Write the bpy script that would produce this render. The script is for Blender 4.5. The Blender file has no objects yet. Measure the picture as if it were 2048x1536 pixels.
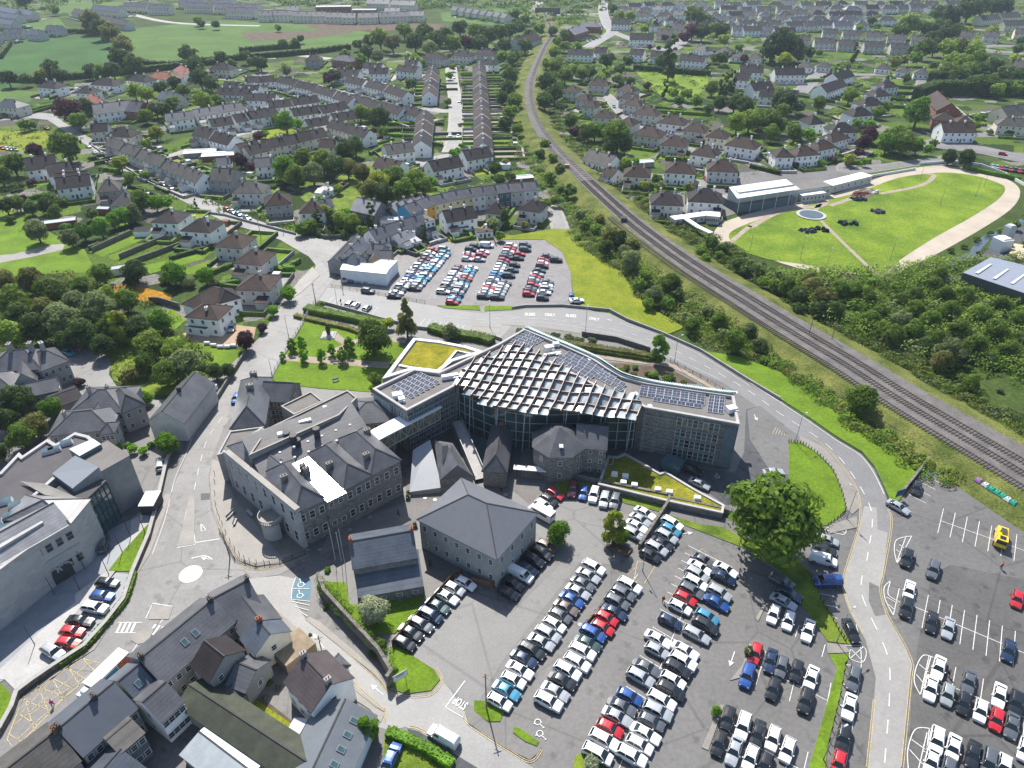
import bpy, bmesh, math, random
from mathutils import Vector, Matrix
from mathutils.geometry import tessellate_polygon
R = math.radians
rnd = random.Random(7)
SC = bpy.context.scene
COL = SC.collection

# ---------------------------------------------------------------- camera, sky, sun, exposure
F, PITCH, CH = 1430.0, R(34), 109.0          # focal length in photo pixels, downward pitch, height in metres
cam_d = bpy.data.cameras.new('camera'); cam = bpy.data.objects.new('camera', cam_d); COL.objects.link(cam)
cam_d.sensor_width = 36; cam_d.lens = 36 * F / 2048; cam_d.clip_end = 9000; cam_d.clip_start = 1
cam.location = (0, 0, CH); cam.rotation_euler = (R(90) - PITCH, 0, 0)
SC.camera = cam
SUN_AZ, SUN_EL = R(-15), R(50)               # azimuth measured from +Y towards +X
W_ = bpy.data.worlds.new('World'); SC.world = W_; W_.use_nodes = True
nt = W_.node_tree; nt.nodes.clear()
sky = nt.nodes.new('ShaderNodeTexSky'); sky.sky_type = 'NISHITA'; sky.sun_disc = False
sky.sun_elevation = SUN_EL; sky.sun_rotation = SUN_AZ; sky.altitude = 60
bg = nt.nodes.new('ShaderNodeBackground'); bg.inputs[1].default_value = 0.115
wo = nt.nodes.new('ShaderNodeOutputWorld')
nt.links.new(sky.outputs[0], bg.inputs[0]); nt.links.new(bg.outputs[0], wo.inputs[0])
sd = bpy.data.lights.new('sun', 'SUN'); sd.energy = 5.0; sd.angle = R(0.5); sd.color = (1, .955, .88)
sun = bpy.data.objects.new('sun', sd); COL.objects.link(sun)
sdir = Vector((math.sin(SUN_AZ) * math.cos(SUN_EL), math.cos(SUN_AZ) * math.cos(SUN_EL), math.sin(SUN_EL)))
sun.rotation_euler = sdir.to_track_quat('Z', 'Y').to_euler(); sun.location = (0, 100, 300)
SC.view_settings.view_transform = 'Standard'; SC.view_settings.look = 'None'
SC.view_settings.exposure = 0.68; SC.view_settings.gamma = 1
SC.cycles.max_bounces = 6; SC.cycles.diffuse_bounces = 2; SC.cycles.glossy_bounces = 2
SC.cycles.transmission_bounces = 3; SC.cycles.volume_bounces = 0; SC.cycles.transparent_max_bounces = 6

# ---------------------------------------------------------------- surveying: photo pixel -> place on the plan
sp_, cp_ = math.sin(PITCH), math.cos(PITCH)
def G(x, y, z=0.0):
    u = (x - 1024) / F; v = (y - 768) / F
    dz = sp_ + v * cp_; dy = cp_ - v * sp_
    t = (CH - z) / dz
    return Vector((u * t, dy * t, z))
def SCL(p):                                   # photo pixels per metre at a place
    return F / (p.y * cp_ + (CH - p.z) * sp_)
def ang(a, b): return math.atan2(b.y - a.y, b.x - a.x)
def PX(s, z=0.0):
    n = [float(t) for t in s.replace(',', ' ').split()]
    return [G(n[i], n[i + 1], z) for i in range(0, len(n), 2)]

# ---------------------------------------------------------------- materials
MATS = {}
def mat(name, col, rough=.8, spec=.3, metal=0, var=.12, scale=1.0, col2=None, bump=0.0, detail=4, emit=None, trans=0, fine=0.0, orand=0.0, coat=0, stains=0.0):
    if name in MATS: return MATS[name]
    m = bpy.data.materials.new(name); m.use_nodes = True; MATS[name] = m
    t = m.node_tree; N = t.nodes; b = N['Principled BSDF']; L = t.links.new
    b.inputs['Roughness'].default_value = rough; b.inputs['Metallic'].default_value = metal
    b.inputs['Specular IOR Level'].default_value = spec
    if coat: b.inputs['Coat Weight'].default_value = coat; b.inputs['Coat Roughness'].default_value = .05
    c1 = tuple(c * (1 - var) for c in col) + (1,); c2 = tuple(min(1, c * (1 + var)) for c in (col2 or col)) + (1,)
    out = None
    if var > 0 or col2:
        tc = N.new('ShaderNodeTexCoord'); no = N.new('ShaderNodeTexNoise')
        no.inputs['Scale'].default_value = scale; no.inputs['Detail'].default_value = detail; no.inputs['Roughness'].default_value = .6
        L(tc.outputs['Object'], no.inputs['Vector'])
        cr = N.new('ShaderNodeValToRGB'); cr.color_ramp.elements[0].position = .32; cr.color_ramp.elements[1].position = .68
        cr.color_ramp.elements[0].color = c1; cr.color_ramp.elements[1].color = c2
        L(no.outputs[0], cr.inputs[0]); out = cr.outputs[0]
        if fine:
            n2 = N.new('ShaderNodeTexNoise'); n2.inputs['Scale'].default_value = scale * 17; n2.inputs['Detail'].default_value = 3
            L(tc.outputs['Object'], n2.inputs['Vector'])
            mp = N.new('ShaderNodeMapRange'); mp.inputs[1].default_value = .3; mp.inputs[2].default_value = .7
            mp.inputs[3].default_value = 1 - fine; mp.inputs[4].default_value = 1 + fine
            L(n2.outputs[0], mp.inputs[0])
            mx = N.new('ShaderNodeVectorMath'); mx.operation = 'SCALE'
            L(out, mx.inputs[0]); L(mp.outputs[0], mx.inputs['Scale']); out = mx.outputs[0]
        if stains:                                   # oil drips and repairs
            for sc_, lo, hi in ((.33, .10, .3), (.06, .03, .12)):
                vo = N.new('ShaderNodeTexVoronoi'); vo.inputs['Scale'].default_value = sc_; L(tc.outputs['Object'], vo.inputs['Vector']); n3 = N.new('ShaderNodeMath'); n3.operation = 'ADD'; n4 = N.new('ShaderNodeMath'); n4.operation = 'MULTIPLY'; n4.inputs[1].default_value = .35
                L(n2.outputs[0], n4.inputs[0]); L(vo.outputs['Distance'], n3.inputs[0]); L(n4.outputs[0], n3.inputs[1])
                mp = N.new('ShaderNodeMapRange'); mp.inputs[1].default_value = lo + .17; mp.inputs[2].default_value = hi + .17; mp.inputs[3].default_value = 1 - stains; mp.inputs[4].default_value = 1; L(n3.outputs[0], mp.inputs[0])
                mx = N.new('ShaderNodeVectorMath'); mx.operation = 'SCALE'; L(out, mx.inputs[0]); L(mp.outputs[0], mx.inputs['Scale']); out = mx.outputs[0]
            v2 = N.new('ShaderNodeTexVoronoi'); v2.feature = 'DISTANCE_TO_EDGE'; v2.inputs['Scale'].default_value = .045; L(tc.outputs['Object'], v2.inputs['Vector'])
            mp = N.new('ShaderNodeMapRange'); mp.inputs[1].default_value = .004; mp.inputs[2].default_value = .009; mp.inputs[3].default_value = .72; mp.inputs[4].default_value = 1; L(v2.outputs['Distance'], mp.inputs[0])
            mx = N.new('ShaderNodeVectorMath'); mx.operation = 'SCALE'; L(out, mx.inputs[0]); L(mp.outputs[0], mx.inputs['Scale']); out = mx.outputs[0]
        if bump:
            bp = N.new('ShaderNodeBump'); bp.inputs['Strength'].default_value = bump; bp.inputs['Distance'].default_value = .2
            L((n2 if fine else no).outputs[0], bp.inputs['Height']); L(bp.outputs[0], b.inputs['Normal'])
    if orand:
        oi = N.new('ShaderNodeObjectInfo'); mp = N.new('ShaderNodeMapRange')
        mp.inputs[3].default_value = 1 - orand; mp.inputs[4].default_value = 1 + orand
        L(oi.outputs['Random'], mp.inputs[0])
        mx = N.new('ShaderNodeVectorMath'); mx.operation = 'SCALE'
        if out: L(out, mx.inputs[0])
        else: mx.inputs[0].default_value = col
        L(mp.outputs[0], mx.inputs['Scale']); out = mx.outputs[0]
    if out: L(out, b.inputs['Base Color'])
    else: b.inputs['Base Color'].default_value = (*col, 1)
    if emit: b.inputs['Emission Color'].default_value = (*emit, 1); b.inputs['Emission Strength'].default_value = 1
    if trans:
        tr = N.new('ShaderNodeBsdfTranslucent'); ms = N.new('ShaderNodeMixShader'); ms.inputs[0].default_value = trans
        if out: L(out, tr.inputs[0])
        else: tr.inputs[0].default_value = (*col, 1)
        o = N['Material Output']; L(b.outputs[0], ms.inputs[1]); L(tr.outputs[0], ms.inputs[2]); L(ms.outputs[0], o.inputs[0])
    m.diffuse_color = (*col, 1)
    return m
def slate(name, col, rough=.45, spec=.4, row=.35, orand=.12, contrast=.25, tint=None):
    """roof slates or tiles: courses across the slope, patchy weathering"""
    if name in MATS: return MATS[name]
    m = mat(name, col, rough, spec, var=.22, scale=.35, fine=.18, orand=orand, col2=tint)
    t = m.node_tree; N = t.nodes; L = t.links.new; b = N['Principled BSDF']
    tc = N.new('ShaderNodeTexCoord'); sx = N.new('ShaderNodeSeparateXYZ'); L(tc.outputs['Object'], sx.inputs[0])
    md = N.new('ShaderNodeMath'); md.operation = 'FRACT'; dv = N.new('ShaderNodeMath'); dv.operation = 'DIVIDE'; dv.inputs[1].default_value = row
    L(sx.outputs[2], dv.inputs[0]); L(dv.outputs[0], md.inputs[0])
    mp = N.new('ShaderNodeMapRange'); mp.inputs[1].default_value = 0; mp.inputs[2].default_value = .35
    mp.inputs[3].default_value = 1 - contrast; mp.inputs[4].default_value = 1; L(md.outputs[0], mp.inputs[0])
    src = b.inputs['Base Color'].links[0].from_socket
    mx = N.new('ShaderNodeVectorMath'); mx.operation = 'SCALE'; L(src, mx.inputs[0]); L(mp.outputs[0], mx.inputs['Scale'])
    L(mx.outputs[0], b.inputs['Base Color'])
    return m
def masonry(name, col, contrast=.35, scale=1.6):
    """coursed rubble stone: voronoi blocks"""
    if name in MATS: return MATS[name]
    m = bpy.data.materials.new(name); m.use_nodes = True; MATS[name] = m
    t = m.node_tree; N = t.nodes; b = N['Principled BSDF']; L = t.links.new
    tc = N.new('ShaderNodeTexCoord'); mpg = N.new('ShaderNodeMapping'); mpg.inputs['Scale'].default_value = (1, 1, 1.8)
    vo = N.new('ShaderNodeTexVoronoi'); vo.inputs['Scale'].default_value = scale
    L(tc.outputs['Object'], mpg.inputs[0]); L(mpg.outputs[0], vo.inputs['Vector'])
    sx = N.new('ShaderNodeSeparateColor'); L(vo.outputs['Color'], sx.inputs[0])
    cr = N.new('ShaderNodeValToRGB'); cr.color_ramp.elements[0].color = tuple(c * (1 - contrast) for c in col) + (1,)
    cr.color_ramp.elements[1].color = tuple(min(1, c * (1 + contrast)) for c in col) + (1,)
    L(sx.outputs[0], cr.inputs[0]); L(cr.outputs[0], b.inputs['Base Color']); b.inputs['Roughness'].default_value = .85
    return m
def gardens(name):
    """suburban back gardens seen from the air: plots of lawn, beds, hedges, gravel and paving"""
    m = bpy.data.materials.new(name); m.use_nodes = True
    t = m.node_tree; N = t.nodes; b = N['Principled BSDF']; L = t.links.new
    tc = N.new('ShaderNodeTexCoord'); vo = N.new('ShaderNodeTexVoronoi'); vo.inputs['Scale'].default_value = .09
    no = N.new('ShaderNodeTexNoise'); no.inputs['Scale'].default_value = .12; no.inputs['Detail'].default_value = 6
    ad = N.new('ShaderNodeVectorMath'); ad.operation = 'ADD'; sc = N.new('ShaderNodeVectorMath'); sc.operation = 'SCALE'; sc.inputs['Scale'].default_value = 9
    L(tc.outputs['Object'], no.inputs['Vector']); L(no.outputs['Color'], sc.inputs[0]); L(tc.outputs['Object'], ad.inputs[0]); L(sc.outputs[0], ad.inputs[1])
    L(ad.outputs[0], vo.inputs['Vector'])
    sx = N.new('ShaderNodeSeparateColor'); L(vo.outputs['Color'], sx.inputs[0])
    cr = N.new('ShaderNodeValToRGB'); cr.color_ramp.interpolation = 'CONSTANT'
    E_ = cr.color_ramp.elements; E_[0].position = 0; E_[0].color = (.025, .045, .012, 1); E_[1].position = .3; E_[1].color = (.07, .115, .016, 1)
    for p_, c_ in ((.5, (.05, .08, .02)), (.66, (.17, .16, .145)), (.76, (.09, .14, .02)), (.9, (.09, .085, .07))):
        e = E_.new(p_); e.color = (*c_, 1)
    L(sx.outputs[1], cr.inputs[0])
    n2 = N.new('ShaderNodeTexNoise'); n2.inputs['Scale'].default_value = .9; n2.inputs['Detail'].default_value = 5; L(tc.outputs['Object'], n2.inputs['Vector'])
    mp = N.new('ShaderNodeMapRange'); mp.inputs[1].default_value = .3; mp.inputs[2].default_value = .7; mp.inputs[3].default_value = .6; mp.inputs[4].default_value = 1.35
    L(n2.outputs[0], mp.inputs[0]); mx = N.new('ShaderNodeVectorMath'); mx.operation = 'SCALE'
    L(cr.outputs[0], mx.inputs[0]); L(mp.outputs[0], mx.inputs['Scale']); L(mx.outputs[0], b.inputs['Base Color'])
    b.inputs['Roughness'].default_value = .95; b.inputs['Specular IOR Level'].default_value = .1
    return m

M_ground = mat('meadow', (.045, .07, .016), .95, .1, var=.3, scale=.05, fine=.35)
M_gardens = gardens('gardens')
M_grass = mat('mown_grass', (.105, .175, .012), .9, .15, var=.22, scale=.12, fine=.22, bump=.3)
M_grass2 = mat('rough_grass', (.085, .15, .015), .92, .15, var=.35, scale=.25, fine=.35, col2=(.13, .17, .02), bump=.6)
M_grassy = mat('yellowish_grass', (.145, .20, .012), .92, .15, var=.2, scale=.15, fine=.3, col2=(.17, .185, .015), bump=.4)
M_bankg = mat('bank_growth', (.075, .11, .022), .95, .1, var=.3, scale=.12, fine=.4, col2=(.12, .125, .035), bump=.5)
M_field = mat('pasture', (.04, .095, .022), .92, .12, var=.22, scale=.03, fine=.2)
M_field2 = mat('pale_pasture', (.07, .125, .026), .92, .12, var=.2, scale=.03, fine=.2)
M_turf = mat('track_turf', (.088, .165, .01), .9, .15, var=.22, scale=.06, fine=.25, col2=(.145, .20, .015))
M_soil = mat('soil', (.11, .085, .06), .95, .1, var=.3, scale=.2, fine=.2)
M_asph = mat('asphalt', (.104, .100, .097), .62, .5, var=.16, scale=.08, fine=.14, detail=8, stains=.32)
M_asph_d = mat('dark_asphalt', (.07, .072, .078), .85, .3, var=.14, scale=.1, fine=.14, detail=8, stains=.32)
M_asph_l = mat('worn_asphalt', (.17, .166, .16), .62, .4, var=.14, scale=.12, fine=.12, detail=8, stains=.32)
M_street = mat('street_asphalt', (.155, .15, .146), .6, .45, var=.2, scale=.1, fine=.12, detail=8, stains=.32)
M_pave = mat('paving', (.20, .185, .165), .6, .4, var=.15, scale=.3, fine=.15)
M_pave_l = mat('pale_paving', (.38, .37, .36), .9, .15, var=.12, scale=.2, fine=.1)
M_plaza = mat('blue_grey_paving', (.21, .225, .245), .55, .5, var=.12, scale=.4, fine=.15)
M_kerb = mat('kerb_stone', (.33, .32, .30), .85, .2, var=.1, scale=1)
M_sand = mat('sand', (.40, .345, .28), .95, .1, var=.1, scale=.1, fine=.1)
M_gravelpath = mat('gravel_path', (.30, .25, .20), .95, .1, var=.15, scale=.4, fine=.2)
M_ballast = mat('ballast', (.135, .125, .12), .95, .1, var=.22, scale=.3, fine=.35)
M_rail = mat('rail_steel', (.20, .17, .15), .35, .5, metal=.8, var=.1)
M_sleeper = mat('sleeper', (.10, .085, .075), .9, .1, var=.2, scale=.5)
M_line = mat('white_paint', (.48, .48, .47), .85, .15, var=.25, scale=5, col2=(.62, .62, .60))
M_yell = mat('yellow_paint', (.28, .23, .13), .85, .15, var=.25, scale=5, col2=(.50, .41, .22))
M_water = mat('stream_water', (.06, .08, .09), .12, .5, var=.1, scale=.4)
M_white = mat('white_render', (.86, .855, .83), .8, .25, var=.07, scale=.5, orand=.06)
M_cream = mat('cream_render', (.70, .65, .52), .8, .25, var=.07, scale=.5, orand=.06)
M_grey = mat('grey_render', (.30, .295, .285), .85, .2, var=.12, scale=.5, orand=.12)
M_pebble = mat('pebbledash', (.56, .54, .50), .9, .15, var=.1, scale=.6, orand=.1, fine=.1)
M_brick = mat('red_brick', (.26, .10, .065), .85, .2, var=.15, scale=1.2, fine=.15)
M_stone = masonry('grey_stone', (.165, .16, .15))
M_stone_l = masonry('pale_ashlar', (.36, .36, .355), .1, .7)
M_stone_w = masonry('old_wall_stone', (.13, .12, .10), .4, 2)
M_slate = slate('grey_slate', (.095, .096, .104), .34, .5)
M_slate_b = slate('blue_slate', (.075, .088, .11), .4, .45)
M_slate_l = slate('pale_slate', (.20, .20, .21), .45, .45)
M_tile_k = slate('dark_tile', (.034, .029, .031), .75, .15, orand=.25)
M_tile_b = slate('brown_tile', (.058, .040, .034), .75, .15, orand=.2)
M_tile_g = slate('grey_tile', (.078, .074, .07), .7, .2, orand=.15)
M_tile_r = slate('red_tile', (.27, .10, .06), .65, .3)
M_roof_fl = mat('flat_roof_felt', (.17, .16, .15), .92, .12, var=.1, scale=.3, fine=.15)
M_roof_dk = mat('dark_roof_felt', (.075, .07, .075), .8, .3, var=.15, scale=.3, fine=.12)
M_metal_l = mat('pale_metal_sheet', (.46, .48, .50), .7, .3, var=.06, scale=.8)
M_metal_w = mat('white_metal', (.70, .70, .69), .8, .2, var=.04)
M_metal_g = mat('grey_metal', (.22, .23, .24), .45, .5, var=.08)
M_corr = mat('mossy_corrugated', (.19, .21, .15), .8, .2, var=.2, scale=.4, fine=.1)
M_glass = mat('window_glass', (.03, .035, .04), .12, .6, var=0, orand=.4)
M_glass_b = mat('blue_green_glass', (.05, .10, .115), .08, .7, var=.25, scale=.25)
M_frame = mat('white_frame', (.62, .62, .6), .6, .3, var=0)
M_black = mat('black_rubber', (.018, .018, .02), .8, .2, var=0)
M_dark = mat('dark_metal', (.045, .047, .05), .6, .3, var=0)
M_wood = mat('weathered_wood', (.24, .19, .13), .85, .2, var=.2, scale=.6)
M_brown = mat('brown_timber', (.17, .085, .05), .8, .2, var=.15)
M_solar = mat('solar_cell', (.04, .05, .09), .65, .2, var=.2, scale=1.5)
M_sedum = mat('sedum', (.17, .18, .014), .95, .1, var=.25, scale=.25, fine=.35, col2=(.22, .19, .02))
M_sedum2 = mat('moss_roof', (.09, .125, .012), .95, .1, var=.35, scale=.15, fine=.35, col2=(.18, .17, .02))
M_ridge = mat('ridge_tile', (.07, .066, .065), .9, .1, var=.15)
M_pot = mat('clay', (.36, .17, .10), .8, .2, var=.1)

# ---------------------------------------------------------------- mesh builder
class MB:
    def __init__(s): s.v = []; s.f = []; s.m = []
    def face(s, pts, mi=0):
        n = len(s.v); s.v += [tuple(p) for p in pts]; s.f.append(tuple(range(n, n + len(pts)))); s.m.append(mi)
    def tris(s, pts, mi=0):                      # concave polygon
        pts = [Vector(p) for p in pts]; n = len(s.v); s.v += [tuple(p) for p in pts]
        for t in tessellate_polygon([pts]):
            a, b, c = t
            nn = (pts[b] - pts[a]).cross(pts[c] - pts[a])
            if nn.z < 0: a, c = c, a
            s.f.append((n + a, n + b, n + c)); s.m.append(mi)
    def box(s, c, d, rz=0, mi=0, taper=1.0):     # centre of base, size
        ca, sa = math.cos(rz), math.sin(rz); n = len(s.v)
        for zz, k in ((0, 1), (d[2], taper)):
            for sx, sy in ((-1, -1), (1, -1), (1, 1), (-1, 1)):
                x, y = sx * d[0] / 2 * k, sy * d[1] / 2 * k
                s.v.append((c[0] + x * ca - y * sa, c[1] + x * sa + y * ca, c[2] + zz))
        for q in ((3, 2, 1, 0), (4, 5, 6, 7), (0, 1, 5, 4), (1, 2, 6, 5), (2, 3, 7, 6), (3, 0, 4, 7)):
            s.f.append(tuple(n + i for i in q)); s.m.append(mi)
    def prism(s, pts, z0, z1, mi=0, top=None, cap=True):
        a = sum(pts[i].x * pts[(i + 1) % len(pts)].y - pts[(i + 1) % len(pts)].x * pts[i].y for i in range(len(pts)))
        if a < 0: pts = pts[::-1]
        for i in range(len(pts)):
            p, q = pts[i], pts[(i + 1) % len(pts)]
            s.face([(p.x, p.y, z0), (q.x, q.y, z0), (q.x, q.y, z1), (p.x, p.y, z1)], mi)
        if cap: s.tris([(p.x, p.y, z1) for p in pts], mi if top is None else top)
    def bar(s, a, b, w, h=None, mi=0):           # square bar between two points
        a, b = Vector(a), Vector(b); h = h or w; d = (b - a)
        if d.length < 1e-6: return
        d.normalize(); u = d.cross(Vector((0, 0, 1)))
        if u.length < 1e-3: u = Vector((1, 0, 0))
        u.normalize(); v = u.cross(d)
        n = len(s.v)
        for p in (a, b):
            for i, j in ((-1, -1), (1, -1), (1, 1), (-1, 1)):
                s.v.append(tuple(p + u * (i * w / 2) + v * (j * h / 2)))
        for q in ((3, 2, 1, 0), (4, 5, 6, 7), (0, 1, 5, 4), (1, 2, 6, 5), (2, 3, 7, 6), (3, 0, 4, 7)):
            s.f.append(tuple(n + i for i in q)); s.m.append(mi)
    def tube(s, a, b, r0, r1=None, n=8, mi=0, cap=True):
        a, b = Vector(a), Vector(b); r1 = r0 if r1 is None else r1; d = (b - a)
        if d.length < 1e-6: return
        d.normalize(); u = d.cross(Vector((0, 0, 1)))
        if u.length < 1e-3: u = Vector((1, 0, 0))
        u.normalize(); v = d.cross(u); k = len(s.v)
        for p, r in ((a, r0), (b, r1)):
            for i in range(n):
                t = 2 * math.pi * i / n; s.v.append(tuple(p + u * (r * math.cos(t)) + v * (r * math.sin(t))))
        for i in range(n):
            j = (i + 1) % n; s.f.append((k + i, k + j, k + n + j, k + n + i)); s.m.append(mi)
        if cap:
            s.f.append(tuple(k + n + i for i in range(n))); s.m.append(mi)
            s.f.append(tuple(k + i for i in range(n))[::-1]); s.m.append(mi)
    def strip(s, pts, w, z, mi=0, w2=None):
        """flat ribbon along a polyline"""
        P = [Vector((p[0], p[1], 0)) for p in pts]; L_ = []
        for i, p in enumerate(P):
            d = (P[min(i + 1, len(P) - 1)] - P[max(i - 1, 0)])
            if d.length < 1e-6: d = Vector((1, 0, 0))
            d.normalize(); nrm = Vector((-d.y, d.x, 0))
            ww = w if w2 is None else w + (w2 - w) * i / max(1, len(P) - 1)
            L_.append((p + nrm * ww / 2, p - nrm * ww / 2))
        for i in range(len(L_) - 1):
            a, b = L_[i]; c, d = L_[i + 1]
            s.face([(b.x, b.y, z), (d.x, d.y, z), (c.x, c.y, z), (a.x, a.y, z)], mi)
    def wall(s, pts, w, z0, z1, mi=0):
        for i in range(len(pts) - 1):
            a, b = Vector((pts[i][0], pts[i][1], 0)), Vector((pts[i + 1][0], pts[i + 1][1], 0))
            d = b - a; l = d.length
            if l < .01: continue
            s.box(((a.x + b.x) / 2, (a.y + b.y) / 2, z0), (l + (w * .0 if i == len(pts) - 2 else w * .6), w, z1 - z0 - i % 2 * .003), math.atan2(d.y, d.x), mi)
    def mesh(s, name, mats):
        me = bpy.data.meshes.new(name); me.from_pydata(s.v, [], s.f)
        for m in (mats if isinstance(mats, (list, tuple)) else [mats]): me.materials.append(m)
        if any(s.m): me.polygons.foreach_set('material_index', s.m)
        me.update(); return me
    def build(s, name, mats, parent=None, smooth=False):
        me = s.mesh(name, mats)
        if smooth: me.polygons.foreach_set('use_smooth', [True] * len(me.polygons))
        return link(name, me, parent)
def link(name, me, parent=None, loc=None, rz=0, sc=None):
    o = bpy.data.objects.new(name, me); COL.objects.link(o)
    if parent: o.parent = parent
    if loc is not None: o.location = loc
    if rz: o.rotation_euler = (0, 0, rz)
    if sc: o.scale = sc if isinstance(sc, tuple) else (sc, sc, sc)
    return o
def smooth_line(pts, n=6):
    out = []
    for i in range(len(pts) - 1):
        p0, p1, p2, p3 = pts[max(i - 1, 0)], pts[i], pts[i + 1], pts[min(i + 2, len(pts) - 1)]
        for k in range(n):
            t = k / n
            out.append(.5 * ((2 * p1) + (p2 - p0) * t + (2 * p0 - 5 * p1 + 4 * p2 - p3) * t * t + (3 * p1 - p0 - 3 * p2 + p3) * t ** 3))
    out.append(pts[-1].copy()); return out

# ---------------------------------------------------------------- naming of things
OCC = []
PENDING = []
ORD = ['first', 'second', 'third', 'fourth', 'fifth', 'sixth', 'seventh', 'eighth', 'ninth', 'tenth', 'eleventh', 'twelfth', 'thirteenth', 'fourteenth', 'fifteenth',
       'sixteenth', 'seventeenth', 'eighteenth', 'nineteenth', 'twentieth']
def ordinal(n):
    if n <= 20: return ORD[n - 1]
    t, u = divmod(n, 10); T = {2: 'twent', 3: 'thirt', 4: 'fort', 5: 'fift', 6: 'sixt', 7: 'sevent', 8: 'eight', 9: 'ninet'}
    if n >= 100: return '%dth' % n
    return T[t] + ('ieth' if u == 0 else 'y-' + ORD[u - 1])
def tag(o, label, cat, group=None):
    o['label'] = label; o['category'] = cat
    if group: o['group'] = group
    return o
def later(o, desc, region, cat, group=None, key=None, way='from the left'):
    """label is completed at the end, when every look-alike of the same region is known"""
    o['category'] = cat
    if group: o['group'] = group
    PENDING.append((o, desc, region, key, way))
def finish_labels():
    d = {}
    for o, desc, region, key, way in PENDING: d.setdefault((desc, region, way), []).append((o, key))
    for (desc, region, way), L_ in d.items():
        if len(L_) == 1: L_[0][0]['label'] = desc + ' ' + region; continue
        L_.sort(key=lambda t: t[1])
        for i, (o, _) in enumerate(L_): o['label'] = '%s, %s %s %s' % (desc, ordinal(i + 1), way.replace('the ', ''), region)
def empty(name, loc=(0, 0, 0), rz=0):
    o = bpy.data.objects.new(name, None); COL.objects.link(o); o.location = loc; o.rotation_euler = (0, 0, rz); o.empty_display_size = .5; return o
def struct(o): o['kind'] = 'structure'; return o
def stuff(o): o['kind'] = 'stuff'; return o
ZQ = [0]
def sheet(name, pts, m, z):
    ZQ[0] = (ZQ[0] + 1) % 8; z += ZQ[0] * .002; b = MB(); b.tris([(p.x, p.y, z) for p in pts]); return struct(b.build(name, m))
def slab(name, pts, m, z=.22, kerb=True):
    ZQ[0] = (ZQ[0] + 1) % 8; z += ZQ[0] * .002; b = MB(); b.prism(pts, 0.0, z, 1, 0)
    return struct(b.build(name, [m, M_kerb if kerb else m]))
# ================================================================ THE GROUND
def big(x0, y0, x1, y1): return [Vector((x0, y0, 0)), Vector((x1, y0, 0)), Vector((x1, y1, 0)), Vector((x0, y1, 0))]
sheet('ground', big(-2600, -200, 2600, 4200), M_ground, 0)
sheet('garden_ground', PX('-300 470, -300 210, 60 185, 300 130, 440 140, 600 118, 900 100, 1060 60, 1120 20, 1300 -40, 2600 -40, 2700 200, 2700 420, 2050 330, 1500 400, 1380 450, 1250 400, 1120 455, 860 480, 650 500, 600 640, 480 700, 200 620, 60 480'), M_gardens, .03)
sheet('far_gardens', PX('0 60, 250 12, 540 20, 1050 8, 1300 -40, 1300 -90, -600 -90, -600 80'), M_gardens, .03)
# fields
for s, m in (('-100 225, -100 95, 40 76, 150 70, 240 80, 262 108, 235 130, 60 165', M_field),
             ('238 60, 440 40, 660 52, 760 68, 720 85, 610 108, 340 132, 262 110', M_field2),
             ('-40 245, -40 175, 85 185, 60 203', M_field2), ('0 262, 88 262, 112 290, 60 305, -60 300', M_grassy),
             ('25 45, 120 38, 135 58, 70 70', M_field2), ('120 0, 240 5, 230 30, 110 25', M_field2), ('880 25, 1090 10, 1110 35, 1000 52, 885 42', M_field2),
             ('520 76, 690 66, 740 76, 700 90, 520 104', M_grassy)):
    sheet('field', PX(s), m, .07)
sheet('bare_soil', PX('480 66, 610 62, 720 56, 700 66, 600 80, 500 82'), M_soil, .09)
sheet('building_site', PX('600 48, 850 46, 900 52, 880 62, 640 60'), M_soil, .09)
sheet('meadow', PX('1268 138, 1420 148, 1412 172, 1392 198, 1332 196, 1300 178'), M_turf, .07)
sheet('village_green', PX('520 262, 585 256, 640 272, 560 280, 520 276'), M_grassy, .07)
sheet('orchard_ground', PX('600 395, 720 330, 860 330, 870 400, 760 410, 660 440'), M_grass2, .07)
# left park and lawns
sheet('park_lawn', PX('-200 420, 10 412, 60 440, 110 470, 170 500, 185 530, 170 545, 60 550, -200 600'), M_grass, .07)
sheet('park_path', PX('-100 520, 30 508, 100 490, 130 488, 126 500, 60 515, -100 545'), M_pave, .10)
# long back gardens behind the hipped houses
for i, s in enumerate(('178 504, 262 472, 290 478, 205 514', '215 512, 330 476, 335 485, 228 522', '250 522, 365 488, 372 497, 262 530', '285 532, 395 508, 410 518, 300 548', '345 545, 430 518, 445 528, 365 560')):
    sheet('back_garden', PX(s), M_grass, .08)
sheet('wild_flower_strip', PX('225 572, 262 568, 345 590, 340 603, 300 606, 230 588'), mat('dry_orange_grass', (.30, .15, .015), .95, .1, var=.3, scale=.4, fine=.3), .08)
sheet('house_lawn', PX('310 630, 345 618, 372 640, 350 660, 318 650'), M_grass, .08)
sheet('house_gravel', PX('365 668, 440 640, 470 650, 512 655, 505 690, 440 696, 385 684'), mat('buff_gravel', (.36, .26, .18), .95, .1, var=.12, scale=.5, fine=.15), .09)
sheet('roadside_lawn', PX('380 680, 440 700, 482 700, 475 718, 440 745, 330 720'), M_grass, .08)
sheet('shaded_lawn', PX('90 690, 230 680, 330 700, 440 745, 440 790, 300 790, 225 760, 215 700, 130 690'), M_grass2, .08)
sheet('gravel_drive', PX('125 690, 175 688, 212 700, 222 725, 218 750, 235 775, 300 800, 330 800, 330 815, 250 815, 150 790, 60 800, -100 810, -100 780, 60 775, 130 760'), M_asph_l, .10)
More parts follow.
